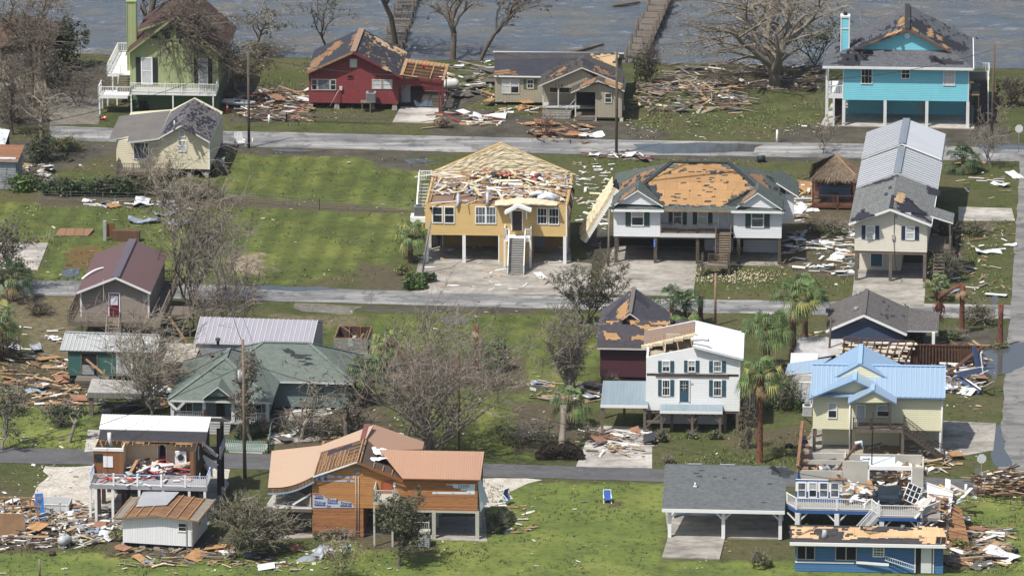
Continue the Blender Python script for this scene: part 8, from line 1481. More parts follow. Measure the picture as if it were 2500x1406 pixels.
dn=Vector((0,0,-.4));wire(p1+dn,p2+dn,2.2,'power line sagging over the upper road from red house to cottage');wire(p2+dn,p4+dn,3.0,'power line from the dark pole to the turquoise house');wire(p1+dn*2,G(-150,330,7),1.5,'power line leaving the left pole towards the beige house');wire(G(-100,1125,8.5),p3+dn,1.0,'power line from the left edge to the transformer pole');wire(G(-100,1125,7.2),p3+dn*6,1.0,'lower cable from the left edge to the transformer pole');wire(p3+dn*5,p8+dn*12,.8,'cable from the transformer pole to the thin brown pole');wire(p8+dn*10,G(2600,1245,6.2),1.2,'long cable crossing in front of the pale yellow stilt house');wire(p9+dn,p3+dn,2,'slack wire between the grey trees and the transformer pole')
def sign(u,vb,vt,r,sides,label,mat,back,postm=paint('#8d9090')):
 b=G(u,vb);hh=(vb-vt)/SC(vb)/.962;o=thing('road_sign',label,'sign',b,.15);m=MB();m.tube([(0,.03,-.1),(0,.03,hh)],.03,6,postm);m.build('post',o);m=MB();a0=math.pi/sides;P=[(r*math.sin(a0+2*math.pi*k/sides)*(1 if sides!=4 else .85),r*math.cos(a0+2*math.pi*k/sides)*1.0)for k in range(sides)];m.prism([(x,z+hh-r*.9)for x,z in P],'y',-.02,.0,mat,mat);m.build('plate',o)
WS=paint('#d2d4d3',.1,.4);GS_=paint('#7b7f80',.15,.4);sign(2395,1205,1108,.44,8,'pale octagonal road sign back on the lower road corner',WS,0);sign(2487,372,306,.44,8,'pale octagonal road sign at the upper right edge',WS,0);sign(2428,775,722,.42,8,'grey octagonal road sign among fallen branches',GS_,0);sign(2427,960,908,.4,4,'square pale sign back on the flooded verge',GS_,0);sign(2403,1222,1150,.3,4,'small grey square sign beside the brown lumber pile',GS_,0);sign(2386,1222,1140,.36,4,'tilted grey sign plate on a rusty post by the lower road',GS_,0,PTRR)
def pier(label,A,B,w,z,n,keep,seed,deck=True):
 a,b=G(*A,z),G(*B,z);R=random.Random(seed);d=(b-a).normalized();s=Vector((d.y,-d.x,0));L=(b-a).length;o=thing('pier',label,'pier',(a.x,a.y,0));a=Vector((0,0,z));DM=boards('#8a857c',.3,'#5c5750',.7,.12,1)
 for i in range(n):
  for k in(-1,1):
   p=a+d*(L*i/(n-1))+s*k*w/2;m=MB();m.tube([(p.x,p.y,-1.6),(p.x+R.gauss(0,.05),p.y,z+(R.uniform(.6,1.5)if R.random()<keep else-.1))],.14,7,BARKD);m.build('piling',o)
  p=a+d*(L*i/(n-1));m=MB();m.beam(p-s*w/2,p+s*w/2,.12,.2,BARKD);m.build('crossbeam',o)
 m=MB()
 for k in range(int(L/.32)):
  if deck and k>10 or R.random()<(.32 if not deck else .6):p=a+d*(k*.32+.1);m.beam(p-s*(w/2+R.random()*.1),p+s*(w/2+R.random()*.1)+Vector((0,0,R.gauss(0,.02))),.27,.05,WOODG)
 for k in(-1,0,1):m.beam(a+s*k*w*.4-Vector((0,0,.1)),a+d*L+s*k*w*.4-Vector((0,0,.1)),.08,.16,BARKD)
 m.build('deck',o)
pier('long grey plank pier with tall pilings running into the bay',(1552,140),(1640,-60),2.0,.5,14,.9,3);pier('skeletal ruined pier of bare frames behind the red house',(958,112),(1010,-50),2.0,.5,12,.3,4,False)
for a,b,zz,lab,s in(((1390,130),(1470,108),-.3,'floating broken dock board near the shore',1),((1495,15),(1560,5),-.2,'long floating piling off the plank pier',2)):p,q=G(*a,zz),G(*b,zz);m=MB();m.beam((0,0,0),q-p,.5,.2,BARKD);one('dock_beam',m,lab,'beam',p)
def fence(name,label,pts,hgt,mat,sp,kind,cat='fence'):
 P=[G(u,v)for u,v in pts];o=thing(name,label,cat,P[0]);P=[p-P[0]for p in P];Z=Vector((0,0,1));m=MB()
 for a,b in zip(P,P[1:]):
  L=(b-a).length;n=max(1,int(L/sp))
  for i in range(n+1):q=MB();p=a.lerp(b,i/n);q.beam(p-Z*.05,p+Z*(hgt+.05),.1 if kind!='chain' else .05,.1 if kind!='chain' else .05,mat);q.build('post',o)
  if kind=='pick':
   for i in range(int(L/.17)):p=a.lerp(b,i*.17/L);m.beam(p+Z*.08,p+Z*hgt,.09,.03,mat,(b-a).normalized().cross(Z))
  for z in((.3,.75)if kind=='pick' else(.35,.75,hgt)if kind=='rail' else(.05,.3,.55,.8,hgt)):m.beam(a+Z*z,b+Z*z,.04 if kind!='chain' else .02,.12 if kind=='rail' else .05 if kind=='pick' else .012,mat)
 m.build('rails' if kind!='pick' else 'pickets',o)
fence('picket_fence','teal picket fence in front of the green hip roof house',[(540,1102),(655,1106),(662,1060)],1.1,paint('#7fa39b',.2),1.8,'pick');fence('rail_fence','weathered rail fence in front of the red house',[(600,293),(700,298),(948,305)],1.0,WOODP,2.6,'rail');fence('chain_link_fence','sagging chain link fence across the long lawn',[(95,492),(330,498),(545,492),(780,512),(1010,522)],1.1,paint('#787d7a'),3.0,'chain');fence('side_rail_fence','grey iron fence beside the long stilt house',[(2302,615),(2340,612),(2345,580)],1.1,BLKT,1.5,'chain')
# ---------------------------------------------------------------- single things lying about
def at(u,v,z=0):return G(u,v,z)
def hull(label,u,v,L,W,Hh,rz,mat,cp=None,name='dinghy',cat='boat',z=.25,tilt=.1):
 m=MB();V=[];N=16;K=6
 for i in range(N+1):
  t=i/N;w=W*.5*max(.03,math.sin(math.pi*(t*.86+.14))**.7 if t<.98 else .03)
  for j in range(K+1):a=math.pi*j/K;V.append(((t-.5)*L,w*math.cos(a),-Hh*math.sin(a)**.6*(1-.5*t**3)+.1*t*t))
 m.raw(V,[(i*(K+1)+j,(i+1)*(K+1)+j,(i+1)*(K+1)+j+1,i*(K+1)+j+1)for i in range(N)for j in range(K)],mat,True)
 m.face([V[i*(K+1)]for i in range(N+1)]+[V[i*(K+1)+K]for i in range(N,-1,-1)],mat);p=at(u,v,0);o=thing(name,label,cat,(p.x,p.y,z+Hh),rz);o.rotation_euler=(tilt,0,rz);m.build('hull',o)
 if cp:m=MB();m.tube([(-.05*L,0,.02),(-.05*L,0,.05)],W*.25,10,cp);m.build('cockpit',o)
hull('white sailing dinghy stranded beside the red house lumber',585,262,3.9,1.35,.35,-.35,WHITE,paint('#26405f'));hull('orange kayak propped inside the red carport',1022,222,3.0,.7,.3,1.9,paint('#c9531c'),None,'kayak','kayak',.7,.9);hull('second orange kayak standing in the red carport',1040,190,3.2,.7,.3,1.5,paint('#c9531c'),None,'kayak','kayak',1.2,.7)
def tank(label,u,v,L,r,rz,mat,name,cat):o=thing(name,label,cat,at(u,v),rz);m=MB();n=8;xs=[-L/2+r*(1-math.cos(math.pi/2*k/n))for k in range(n+1)];rs=[max(.02,r*math.sin(math.pi/2*k/n))for k in range(n+1)];m.tube([(x,0,r+.2)for x in xs]+[(-x,0,r+.2)for x in xs[::-1]],rs+rs[::-1],14,mat);m.build('tank',o);m=MB();[m.box(x-.1,x+.1,-r*.7,r*.7,0,.26,STONE)for x in(-L*.28,)];m.build('foot',o);m=MB();m.box(L*.28-.1,L*.28+.1,-r*.7,r*.7,0,.26,STONE);m.build('foot',o);m=MB();m.tube([(0,0,2*r+.18),(0,0,2*r+.32)],.1,8,mat);m.build('valve_cap',o)
tank('silver grey propane tank beside the heaped wreckage',157,1335,1.4,.45,1.0,paint('#a9adae',.15,.35),'propane_tank','tank');tank('white tank lying right of the red carport',1100,222,1.9,.55,.3,paint('#c6c5c0',.2),'white_tank','tank')
o=thing('frame_pool','white rectangular frame pool standing in the wreckage','pool',at(128,1262),-.07);m=MB();W_=paint('#c3c6c8',.15);m.box(-1.4,1.4,-.05,.0,0,1.15,W_).box(-1.4,1.4,2.2,2.25,0,1.15,W_).box(-1.45,-1.4,-.05,2.25,0,1.15,W_).box(1.4,1.45,-.05,2.25,0,1.15,W_);m.box(-1.4,1.4,0,2.2,.3,.34,paint('#9fb3b8'));m.build('liner',o);m=MB();[m.beam((x,-.12,0),(x,-.06,1.15),.05,.05,WHITE)for x in(-1.3,-.65,0,.65,1.3)];m.beam((-1.45,-.06,1.16),(1.45,-.06,1.16),.07,.07,WHITE);m.build('frame',o)
CH=[]
def chair(u,v,rz,label,tilt=0):
 p=at(u,v)
 if not CH:
  o=thing('beach_chair',label,'chair',p,rz,'blue beach chairs');B=paint('#2a5fae',.1);m=MB();m.box(-.3,.3,-.3,.3,.32,.36,B);m.build('seat',o);m=MB();m.hexa([(-.3,.28,.34),(.3,.28,.34),(.3,.32,.34),(-.3,.32,.34),(-.3,.5,.95),(.3,.5,.95),(.3,.54,.95),(-.3,.54,.95)],B);m.build('backrest',o);m=MB()
  for s in(-.33,.33):m.beam((s,-.35,0),(s,.35,.5),.05,.05,WHITE);m.beam((s,.35,0),(s,-.35,.5),.05,.05,WHITE);m.beam((s,-.35,.52),(s,.4,.55),.08,.04,WHITE);m.beam((s,.3,.34),(s,.54,1.0),.05,.05,WHITE)
  m.beam((-.33,.54,1.0),(.33,.54,1.0),.06,.06,WHITE);m.build('frame',o);CH.append(o)
 else:
  o=CH[0].copy();COL.objects.link(o);o.location=p;o['label']=label
  for c in CH[0].children:d=c.copy();COL.objects.link(d);d.parent=o
 o.rotation_euler=(tilt,0,rz);
 if tilt:o.location.z+=.35
chair(1483,1226,.05,'blue and white beach chair upright on the open bright lawn');chair(1232,1230,.9,'blue and white beach chair tipped beside the shell drive',.7);chair(850,1357,.5,'blue and white beach chair lying in front of the cedar house',-.9)
o=thing('garden_chair','white slatted garden chair thrown over by the cream cottage','chair',at(588,358),.4);m=MB();[m.beam((-.5,.1*k,.35+.02*k),(.5,.1*k,.35+.02*k),.08,.03,WHITE)for k in range(6)];m.build('seat',o);m=MB();[m.beam((-.4+.16*k,.55,.4),(-.4+.16*k,.8,1.3),.1,.03,WHITE)for k in range(6)];m.build('backrest',o);m=MB();[m.beam((x,y,0),(x,y,.6),.08,.08,WHITE)for x in(-.5,.5)for y in(0,.5)];m.beam((-.5,-.1,.6),(-.5,.7,.6),.14,.04,WHITE);m.beam((.5,-.1,.6),(.5,.7,.6),.14,.04,WHITE);m.build('frame',o)
def cone(u,v,label,rz,tilt):o=thing('traffic_cone',label,'traffic cone',at(u,v,.12 if tilt else 0),rz,'traffic cones');o.rotation_euler=(tilt,0,rz);m=MB();C1=paint('#c8401c',.1);m.tube([(0,0,.04),(0,0,.4),(0,0,.55),(0,0,.75),(0,0,1.0)],[.2,.14,.12,.08,.05],10,C1);m.build('cone',o);m=MB();m.tube([(0,0,.5),(0,0,.7)],[.135,.1],10,WHITE);m.build('band',o);m=MB();m.box(-.25,.25,-.25,.25,0,.05,BLKT if tilt else C1);m.build('base',o)
cone(555,275,'orange traffic cone upright by the sailing dinghy',0,0);cone(248,290,'orange traffic cone tipped over on the gravel drive verge',.8,1.2)
def drum(u,v,r,L,rz,mat,label,name='barrel',flat=True):m=MB();(m.tube([(-L/2,0,r),(L/2,0,r)],r,14,mat)if flat else m.tube([(0,0,0),(0,0,L)],r,14,mat));one(name,m,label,name,at(u,v),rz)
drum(1858,396,.34,.8,.1,paint('#1d2a2e'),'dark green barrel on the verge behind the hip house');drum(606,1362,.28,.8,.4,paint('#5d6a72'),'grey drum lying left of the wide half bare tree');drum(1926,1092,.35,.3,.2,BLKT,'black tub by the pale yellow stilt house','tub',False);drum(128,1355,.3,.35,.2,paint('#3c3029'),'dark planter bucket below the propane tank','bucket',False);drum(1962,1092,.4,.3,1.2,paint('#1c2f6a'),'dark blue dish by the standing gable splinter','tub');drum(2478,1350,.2,.5,.6,BLKT,'small black drum right of the low blue house')
for u,v,s,lab in((252,588,1,'broken brown cabinet standing on the long lawn'),):o=thing('broken_cabinet',lab,'cabinet',at(u,v),-.08);m=MB();K=boards('#6d5138',.25,'#4c3826',.5,.08);m.box(.9,3.6,-.2,.6,0,1.1,K);m.build('side_panel',o);m=MB();m.box(0,.3,0,.3,0,2.0,paint('#9a9c9a'));m.box(.35,1.1,.3,.5,.3,1.7,paint('#754a2e'));m.build('door',o)
one('fallen_door_panel',MB().slab([(-1.9,-.9,.1),(1.4,-1.0,.1),(1.9,.9,.3),(-1.5,1,.3)],.1,boards('#8a6446',.9,'#6d4d35',.4,.08),WOODP),'brown framed panel lying flat on the long lawn','panel',at(182,571));one('manhole_pad',MB().tube([(0,0,0),(0,0,.06)],1.5,20,bare('#5f5c55','#45423c',2)),'round dark mud pad on the back lawn','pad',at(1108,782))
one('leaning_rafter',MB().beam((0,0,2.6),(1.9,-1.0,.05),.18,.14,WOODN),'split rafter leaning off the taupe house landing','beam',at(408,830));one('loose_gutter',MB().beam((0,0,0),(1.7,-.6,.9),.07,.07,TRIM),'white pipe leaning below the taupe house landing','pipe',at(402,845));one('tall_pipe',MB().tube([(0,0,0),(.3,0,2.4),(.8,0,5.2)],.1,8,bare('#8b8a86','#63625e',2)),'bent grey pipe leaning at the yellow house corner','pipe',at(1032,668))
h=House('timber_carport','grey timber carport leaning over the wreckage by the teal shed','carport',222,1012,-4);m=MB();z=h.z(222,955);a,b=h.x(214,960),h.x(345,960)
for x,y in((a+.3,0),(a+.3,3),(b-.3,3)):q=MB();q.box(x-.2,x+.2,y-.2,y+.2,0,z-.1,WOODG);h.part('post',q)
m.slab([(a,-.3,z),(b,-.3,z-.15),(b,3.2,z+.1),(a,3.2,z+.25)],.14,bare('#a9a79f','#85837c',1));m.box(a,b,-.36,-.3,z-.5,z-.02,boards('#7c7972',.3,'#5f5c56'));h.part('roof',m)
# pump-shed frame and wall panels in the left wreckage
o=thing('collapsed_shed','collapsed brown shed frame at the bottom left corner','ruined shed',at(20,1300),-.1);m=MB();[m.beam((-1+k*.75,0,0),(-1.1+k*.75,.3,3.2),.1,.1,RAFT)for k in range(6)];[m.beam((-1.2,.05,.9+k*.75),(3,.05,.95+k*.75),.08,.1,RAFT)for k in range(4)];m.beam((3,0,.2),(2.2,.2,3),.1,.14,RAFT);m.build('frame',o);m=MB();m.slab([(-2,-1.4,.1),(1.8,-1.6,.1),(1.5,-.3,1.7),(-2,-.2,1.9)],.06,bare('#7a5c3c','#5d4630',1.2,.9));m.build('wall_panel',o);one('blue_door',MB().hexa([(0,0,0),(.75,.1,0),(.75,.16,0),(0,.06,0),(-.2,.9,2.5),(.5,1,2.5),(.5,1.06,2.5),(-.2,.96,2.5)],paint('#2467ae',.15)),'bright blue door leaning against the white frame pool','door',at(90,1280))
# ---------------------------------------------------------------- storm debris
BX={}
def boxmesh(nm,mat):
 if(nm,mat)not in BX:m=MB().box(-.5,.5,-.5,.5,-.5,.5,mat);o=m.build(nm,None,False);BX[nm,mat]=o.data;bpy.data.objects.remove(o)
 return BX[nm,mat]
PAL={'W':('white painted',paint('#cfcfca',.25)),'N':('pale splintered',bare('#a88a63','#7f6546',2,.9)),'G':('weathered grey',bare('#8a8278','#625b52',2,.9)),'B':('dark brown',bare('#5d4633','#40312a',2,.9)),'T':('tan',bare('#b79c76','#8f7452',2,.9)),'R':('red painted',paint('#7d3030',.2)),'S':('bluish grey',paint('#8d98a3',.2))}
PLY={'O':('tan plywood sheet','plywood_sheet',bare('#b08450','#86623a',1.4,.9)),'W':('white panel','wall_panel',paint('#cfd0cd',.2)),'G':('grey board panel','deck_panel',boards('#857d72',.2,'#5b544b')),'P':('pinkish brown panel','wall_panel',bare('#9c6f52','#744f39',1.4)),'K':('black felt sheet','felt_sheet',FELT)}
CRM=[]
for k in range(5):m=MB();crumple(m,(0,0,0),1,1,(.16,.22,.12,.26,.2)[k],(paint('#cdd0d1',.15,.4),ribmetal('#a9b0b6',.2,.4,.4),paint('#d5d6d4',.1,.4),ribmetal('#93a0ab',.2,.4,.3),bare('#6b6661','#4a4743',1))[k],k*7,0,10);o=m.build('metal_sheet',None);CRM.append(o.data);bpy.data.objects.remove(o)
LIT=MB();LC=[paint('#cfcfca',.25),paint('#b9b4a6',.2),bare('#a88a63','#7f6546',2,.9),bare('#6e665b','#4c463e',2,.9),FOAM,paint('#5b5f66',.2),paint('#9a7f63',.2)]
def inq(Q,R):a,b=R.random(),R.random();return(Q[0].lerp(Q[1],a)).lerp(Q[3].lerp(Q[2],a),b)
def zone_debris(pix,where,np_,ns,pal,LL,zmax,ang,nply=0,ply='O',ncr=0,seed=1,spread=.5,wd=(.09,.3)):
 R=random.Random(seed*13+5);Q=[G(u,v)for u,v in pix];hump=lambda p:zmax
 def rnd():
  p=inq(Q,R);c=(Q[0]+Q[1]+Q[2]+Q[3])/4;k=max(0,1-(p-c).length/((Q[0]-c).length+.1));return p,R.random()*zmax*(.3+k)+.05
 for _ in range(np_):
  p,z=rnd();k=R.choice(pal);nm,mt=PAL[k];o=bpy.data.objects.new('loose_plank',boxmesh('loose_plank',mt));COL.objects.link(o);o.location=(p.x,p.y,z+.03);o.rotation_euler=(R.gauss(0,.25),R.gauss(0,.12 if zmax>.3 else .03),ang+R.gauss(0,spread));o.scale=(R.uniform(*LL),R.uniform(*wd),R.uniform(.04,.1));tag(o,f'{nm} plank {where}','plank',f'{nm} planks {where}')
 for _ in range(nply):
  p,z=rnd();k=R.choice(ply);nm,on,mt=PLY[k];o=bpy.data.objects.new(on,boxmesh(on,mt));COL.objects.link(o);o.location=(p.x,p.y,z+.12);o.rotation_euler=(R.gauss(0,.16),R.gauss(0,.12),R.uniform(0,3));o.scale=(R.uniform(1.2,2.6),R.uniform(.7,1.4),.03);tag(o,f'{nm} {where}','panel',f'{nm}s {where}')
 for _ in range(ncr):
  p,z=rnd();o=bpy.data.objects.new('metal_sheet',R.choice(CRM));COL.objects.link(o);o.location=(p.x,p.y,.05+z*.5);s=R.uniform(.8,2.4);o.rotation_euler=(R.gauss(0,.12),R.gauss(0,.12),R.uniform(0,6));o.scale=(s*R.uniform(.8,1.8),s*.7,s);tag(o,f'crumpled sheet {where}','sheet',f'crumpled sheets {where}')
 m=MB()
 for _ in range(ns):p,z=rnd();k=R.choice(pal);l=R.uniform(.2,LL[1]*.6)/2;a=ang+R.gauss(0,spread*1.5);d=Vector((math.cos(a),math.sin(a),R.gauss(0,.1)))*l;q=Vector((p.x,p.y,z));m.beam(q-d,q+d,R.uniform(.05,wd[1]),R.uniform(.02,.06),PAL[k][1]if R.random()<.75 else R.choice(LC),(R.gauss(0,.4),R.gauss(0,.4),1))
 if ns:o=m.build('debris',None);tag(o,'broken bits of board '+where,'debris',None,'stuff')
for s,a in enumerate((([(1560,205),(1800,205),(1830,280),(1540,272)],'in the lumber heap right of the tan cottage',48,260,'GGGNBT',(1.2,4.2),.7,-.1,4,'GP',1),([(1660,150),(2000,160),(2010,225),(1600,205)],'strewn under the live oak',22,160,'GGB',(1,3.6),.35,.0,5,'G',0),([(1195,235),(1325,235),(1330,286),(1190,280)],'heaped at the tan cottage corner',8,50,'NTW',(.8,2.6),.7,.3,5,'O',1),([(1270,298),(1450,305),(1440,352),(1300,345)],'spilled onto the upper road',10,70,'NTRB',(1,3),.3,-.3,7,'OOP',1),([(545,235),(750,225),(770,295),(610,298)],'in the heap left of the red house',24,200,'NGTWBR',(1,3.6),.8,0,5,'OWP',1),([(1075,160),(1200,150),(1200,225),(1085,250)],'right of the red carport',12,80,'GGW',(1,3),.35,-.4,6,'G',2),([(1040,275),(1230,275),(1230,305),(1050,315)],'by the red house driveway',8,40,'WNR',(1.2,4),.2,0,1,'W',1),([(1925,560),(2085,560),(2085,680),(1905,650)],'scattered right of the white hip house',22,90,'WWWS',(.8,3),.35,.3,3,'W',5),([(1930,470),(1985,420),(1985,520),(1945,560)],'between the hip house and the thatched hut',8,60,'WTNG',(.8,2.6),.8,.6,3,'OW',2),([(2265,540),(2470,560),(2465,730),(2265,730)],'on the lawn right of the long stilt house',9,70,'WGN',(.6,2.4),.15,.1,2,'WO',3),([(1400,390),(1500,390),(1480,560),(1400,560)],'on the grass behind the yellow house',7,80,'W',(.6,1.8),.06,.2,0,'W',0),([(0,870),(225,880),(200,1000),(0,1000)],'in the lumber left of the teal shed',22,170,'NNTBT',(1,3.4),.45,-.1,10,'OOP',2),([(210,930),(420,930),(400,1000),(230,1010)],'in the wreckage behind the opened stilt house',9,140,'NGWS',(.8,2.6),.8,.3,5,'OWK',4),([(0,1225),(210,1240),(250,1330),(0,1350)],'in the wreckage heap at the bottom left',24,420,'NTWGBWS',(.7,3),.8,.2,6,'OPW',4),([(215,1240),(300,1245),(300,1320),(240,1320)],'beside the white outbuilding',4,50,'WG',(.6,2),.3,.5,1,'W',4),([(290,1340),(640,1335),(720,1385),(300,1385)],'in front of the white outbuilding',11,90,'NTGB',(.8,3),.15,.1,5,'OP',3),([(1430,1050),(1600,1055),(1580,1120),(1440,1110)],'on the drive of the shuttered house',12,70,'WWNB',(1,3.4),.4,.2,4,'WPK',0),([(1280,930),(1460,935),(1460,985),(1300,990)],'on the back lawn by the grey poplar',6,70,'WNG',(.8,2.6),.3,.1,4,'OGW',2),([(2235,835),(2410,850),(2400,960),(2300,960)],'in the ruin by the flooded street',18,220,'WNTGB',(.8,3.2),.9,.6,5,'WOP',4),([(1960,825),(2235,835),(2240,885),(1950,905)],'on the collapsed house',6,160,'NTWB',(.8,2.8),1.8,.2,4,'OW',1),([(2385,1160),(2560,1160),(2560,1225),(2390,1215)],'in the brown lumber pile by the lower road',34,260,'BBBN',(1.4,4.2),1.0,.15,0,'O',0,5,.3),([(2325,1285),(2470,1290),(2460,1385),(2320,1390)],'strewn right of the low blue house',13,130,'WTNG',(.8,3.6),.3,0,5,'OWP',3),([(1200,1225),(1320,1225),(1300,1300),(1195,1310)],'on the lawn right of the cedar house',8,40,'WN',(.5,1.5),.06,.1,0,'O',0),([(640,1330),(820,1350),(760,1400),(620,1390)],'in front of the wide half bare tree',4,30,'WB',(.7,2.2),.15,.2,4,'WP',1),([(2090,1090),(2340,1095),(2330,1160),(2100,1150)],'behind the wrecked blue deck house',9,110,'NTW',(1,3),.4,.1,2,'OW',1),([(1055,600),(1390,605),(1385,720),(1040,700)],'on the yellow house drive',6,40,'TW',(.7,2),.04,.3,1,'W',0),([(640,1000),(860,960),(880,1070),(660,1090)],'in the brush behind the cedar house',6,110,'GNW',(.7,2.4),.5,.4,3,'GP',3),([(2340,395),(2480,395),(2480,500),(2340,500)],'right of the raised metal roof',2,20,'NW',(.8,2),.1,0,1,'O',2),([(330,520),(480,510),(470,550),(330,548)],'under the grey twiggy tree',0,30,'WG',(.6,2),.2,0,0,'W',4),([(210,490),(420,492),(420,512),(200,505)],'along the clipped hedge',3,40,'WS',(.6,2),.15,0,1,'O',3),([(20,800),(150,800),(150,900),(20,890)],'beside the straw drive',1,20,'WG',(.6,2),.2,0,0,'W',4),([(1430,372),(1600,372),(1600,395),(1430,390)],'at the foot of the dark utility pole',4,40,'WRG',(.6,2.2),.15,0,1,'W',2),([(50,400),(130,410),(130,460),(50,460)],'beside the tin shed',4,80,'WGN',(.6,2),.5,.3,2,'W',2))):zone_debris(*a[:11],*(a[11:]if len(a)>11 else(s,)))
# ragged tufts of taller grass and weeds
TU=MB();TL=leaf('#46552a','#7b7f45')
def tufts(pix,n):
 R=random.Random(n+int(pix[0][0]));Q=[G(u,v)for u,v in pix]
 for _ in range(n):
  p=inq(Q,R)
  if mnoise.noise(Vector((p.x*.3,p.y*.2,9)))+R.gauss(0,.2)<.08:continue
  for _ in range(4):a=R.random()*6.28;d=Vector((math.cos(a),math.sin(a),0));hh=R.uniform(.08,.3);b=p+Vector((R.gauss(0,.12),R.gauss(0,.12),0));TU.face([b-d*.06,b+d*.06,b+Vector((R.gauss(0,.1),R.gauss(0,.1),hh))],TL)
# litter: countless small scraps and twigs on every lawn
R=random.Random(77)
def litter(pix,n,big=.3,cols=LC):
 Q=[G(u,v)for u,v in pix]
 tw=cols is not LC
 for _ in range(int(n*1.9)):
  p=inq(Q,R)
  if mnoise.noise(Vector((p.x*.13,p.y*.09,4)))+R.gauss(0,.18)<.02:continue
  s=R.uniform(.04,big)*R.choice((.3,.4,.5,.6,1));a=R.random()*6.28;d=Vector((math.cos(a),math.sin(a),R.gauss(0,.12)))*s;e=Vector((-d.y,d.x,R.gauss(0,.1)*s))*(R.uniform(.06,.2)if tw else R.uniform(.15,.6));q=Vector((p.x,p.y,.07+.04*R.random()));LIT.face([q-d-e,q+d-e,q+d+e,q-d+e],R.choice(cols))
for pix,n in(([(540,370),(1060,380),(1000,700),(100,690)],190),([(0,500),(540,500),(430,690),(0,690)],150),([(1400,385),(2080,395),(2060,480),(1400,560)],260),([(770,760),(1470,760),(1450,1120),(830,1100)],520),([(1700,640),(2090,560),(2085,725),(1690,730)],260),([(2260,540),(2480,540),(2470,740),(2260,740)],200),([(0,870),(250,880),(220,1095),(0,1090)],240),([(1190,1170),(1630,1180),(1600,1400),(1050,1400)],120),([(0,1330),(1190,1320),(1190,1406),(0,1406)],340),([(0,1130),(230,1135),(230,1250),(0,1250)],120),([(1590,1060),(1990,1050),(1990,1135),(1590,1140)],120),([(2320,1210),(2500,1215),(2500,1400),(2320,1400)],220),([(1530,270),(2010,250),(2010,340),(1530,345)],260),([(560,150),(760,150),(960,310),(560,310)],220),([(1080,160),(1320,160),(1320,300),(1080,310)],200),([(60,350),(560,365),(540,430),(60,470)],160),([(200,1240),(760,1240),(760,1400),(200,1400)],260),([(2310,970),(2430,970),(2420,1160),(2200,1160)],90),([(1770,1320),(1940,1325),(1940,1400),(1620,1400)],60)):litter(pix,n)
TW=[BARK,BARKD,PAL['G'][1]];litter([(0,150),(2500,165),(2500,340),(0,320)],900,.28,TW);litter([(0,360),(2500,390),(2500,720),(0,690)],800,.28,TW);litter([(0,740),(2480,770),(2450,1140),(0,1095)],1300,.3,TW);litter([(0,1140),(2500,1200),(2500,1406),(0,1406)],500,.25,TW)
for pix in([(540,370),(1060,380),(1000,700),(100,690)],[(0,500),(540,500),(430,690),(0,690)],[(1400,385),(2080,395),(2060,480),(1400,560)],[(770,760),(1470,760),(1450,1120),(830,1100)],[(1700,640),(2090,560),(2085,725),(1690,730)],[(0,870),(250,880),(220,1095),(0,1090)],[(1190,1175),(1610,1185),(1590,1400),(1050,1400)],[(0,1335),(1190,1325),(1190,1406),(0,1406)],[(1590,1060),(1990,1050),(1990,1135),(1590,1140)],[(2320,1210),(2500,1215),(2500,1400),(2320,1400)],[(1530,270),(2000,250),(2000,340),(1530,342)],[(560,150),(750,150),(930,310),(560,310)],[(2260,540),(2470,540),(2460,735),(2260,735)]):tufts(pix,900)
tag(TU.build('grass_tufts',None,False),'ragged tufts of taller grass over the lawns','grass',None,'stuff')
tag(LIT.build('litter',None),'small scraps and twigs littering the grass','litter',None,'stuff')
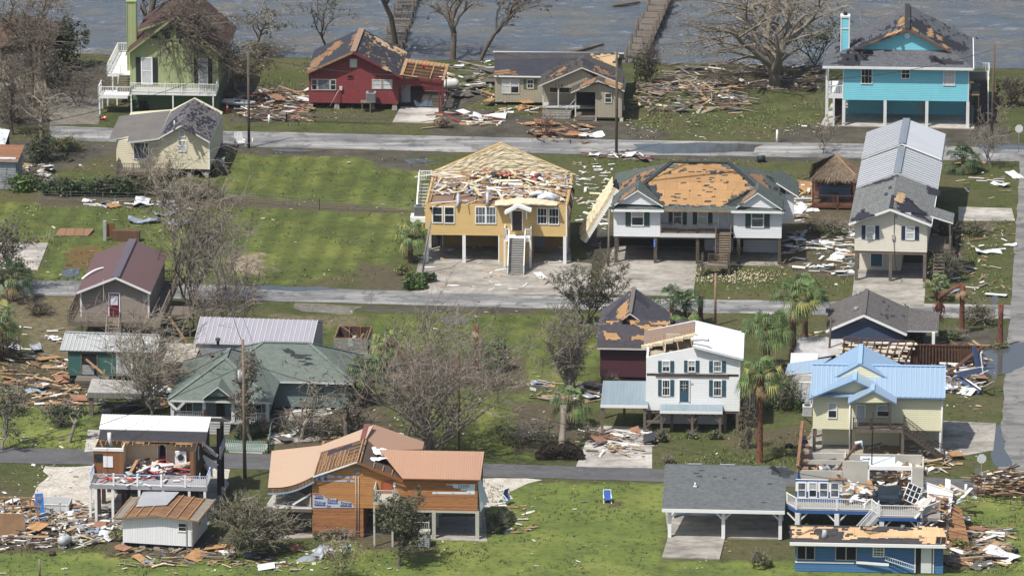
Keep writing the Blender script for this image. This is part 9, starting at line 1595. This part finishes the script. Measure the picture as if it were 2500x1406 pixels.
# foam crumbs by the hip house, wreckage over the yellow house's open attic
m=MB();Q=[G(u,v)for u,v in((1700,660),(1880,668),(1880,690),(1700,690))]
for _ in range(420):p=inq(Q,R)+Vector((R.gauss(0,.8),R.gauss(0,.8),0));s=R.uniform(.02,.1);m.tube([(p.x-s,p.y,.05),(p.x,p.y,.05+s),(p.x+s,p.y,.05)],[s*.5,s,s*.5],5,FOAM)
tag(m.build('foam_crumbs',None),'yellow foam crumbs on the grass below the wooden stair','debris',None,'stuff')
h,x0,x1,zt,D=YH;MX=[WHITE,FOAM,FOAM,RAFT,WOODN,bare('#d2c09a','#a8946c',1),paint('#9ca1a8',.3,.4),paint('#c6c9cc',.2)];m=MB();heap(h,m,190,(x0+.8,x1-.4,3.4,D-.9,zt+.02,zt+.35),MX,41,(.4,2.6),(.05,.4),.12);heap(h,m,90,(x0+5.5,x1-.3,.6,6,zt+.02,zt+.3),MX,42,(.4,2.6),(.05,.35),.12);heap(h,m,26,(x0+.3,x1-.3,.3,D-1,zt+.05,zt+.25),[FOAM,WHITE,WOODN],43,(2,5),(.08,.2),.04);heap(h,m,40,(x0+4,x1-3,D-4,D-1,zt+.1,zt+.7),[BLKT,paint('#2f3038'),WHITE,paint('#a8503c')],44,(.3,.9),(.2,.6),.4)
o=h.part('wreckage',m,'rafters, foam and belongings strewn over the attic floor');o['kind']='stuff';m=MB();R=random.Random(6)
for k in range(7):a=Vector((x1-3.6+R.uniform(-.8,1.5),1.2+R.uniform(-.5,2),zt+.35));b=a+Vector((R.uniform(.8,1.8),R.uniform(-.6,.6),R.uniform(-.1,.2)));m.tube([a,a.lerp(b,.5)+Vector((0,0,.2)),b],[.2,.24,.18],8,paint('#c9ccd2',.25,.3))
h.part('torn_duct',m,'silver insulated ducts tangled at the right of the attic');m=MB()
for k in range(16):a=Vector((x1+.02,R.uniform(.2,9),zt-R.uniform(.0,.4)));m.tube([a,a+Vector((.25,R.gauss(0,.2),-R.uniform(.4,.9))),a+Vector((.15,R.gauss(0,.3),-R.uniform(1,2)))],[.08,.1,.03],4,R.choice([BLKT,WHITE,RAFT,paint('#77737a')]),False)
h.part('hanging_scraps',m,'shredded insulation hanging off the right wall')
for o in list(bpy.data.objects):
 if o.name.startswith('wreckage'):o['kind']='stuff'
# ---------------------------------------------------------------- the hazy air over the bay
t=NT('haze_air');t.t.nodes.remove(t.b);pv=t.n('ShaderNodeVolumePrincipled');pv.inputs['Color'].default_value=(.86,.9,.95,1);pv.inputs['Density'].default_value=.00003;pv.inputs['Anisotropy'].default_value=0
t.l(pv.outputs[0],t.t.nodes['Material Output'].inputs['Volume'])
m=MB().box(-5200,5200,-5000,5200,-3,260,t.m);m.build('haze',None,False)['kind']='stuff'
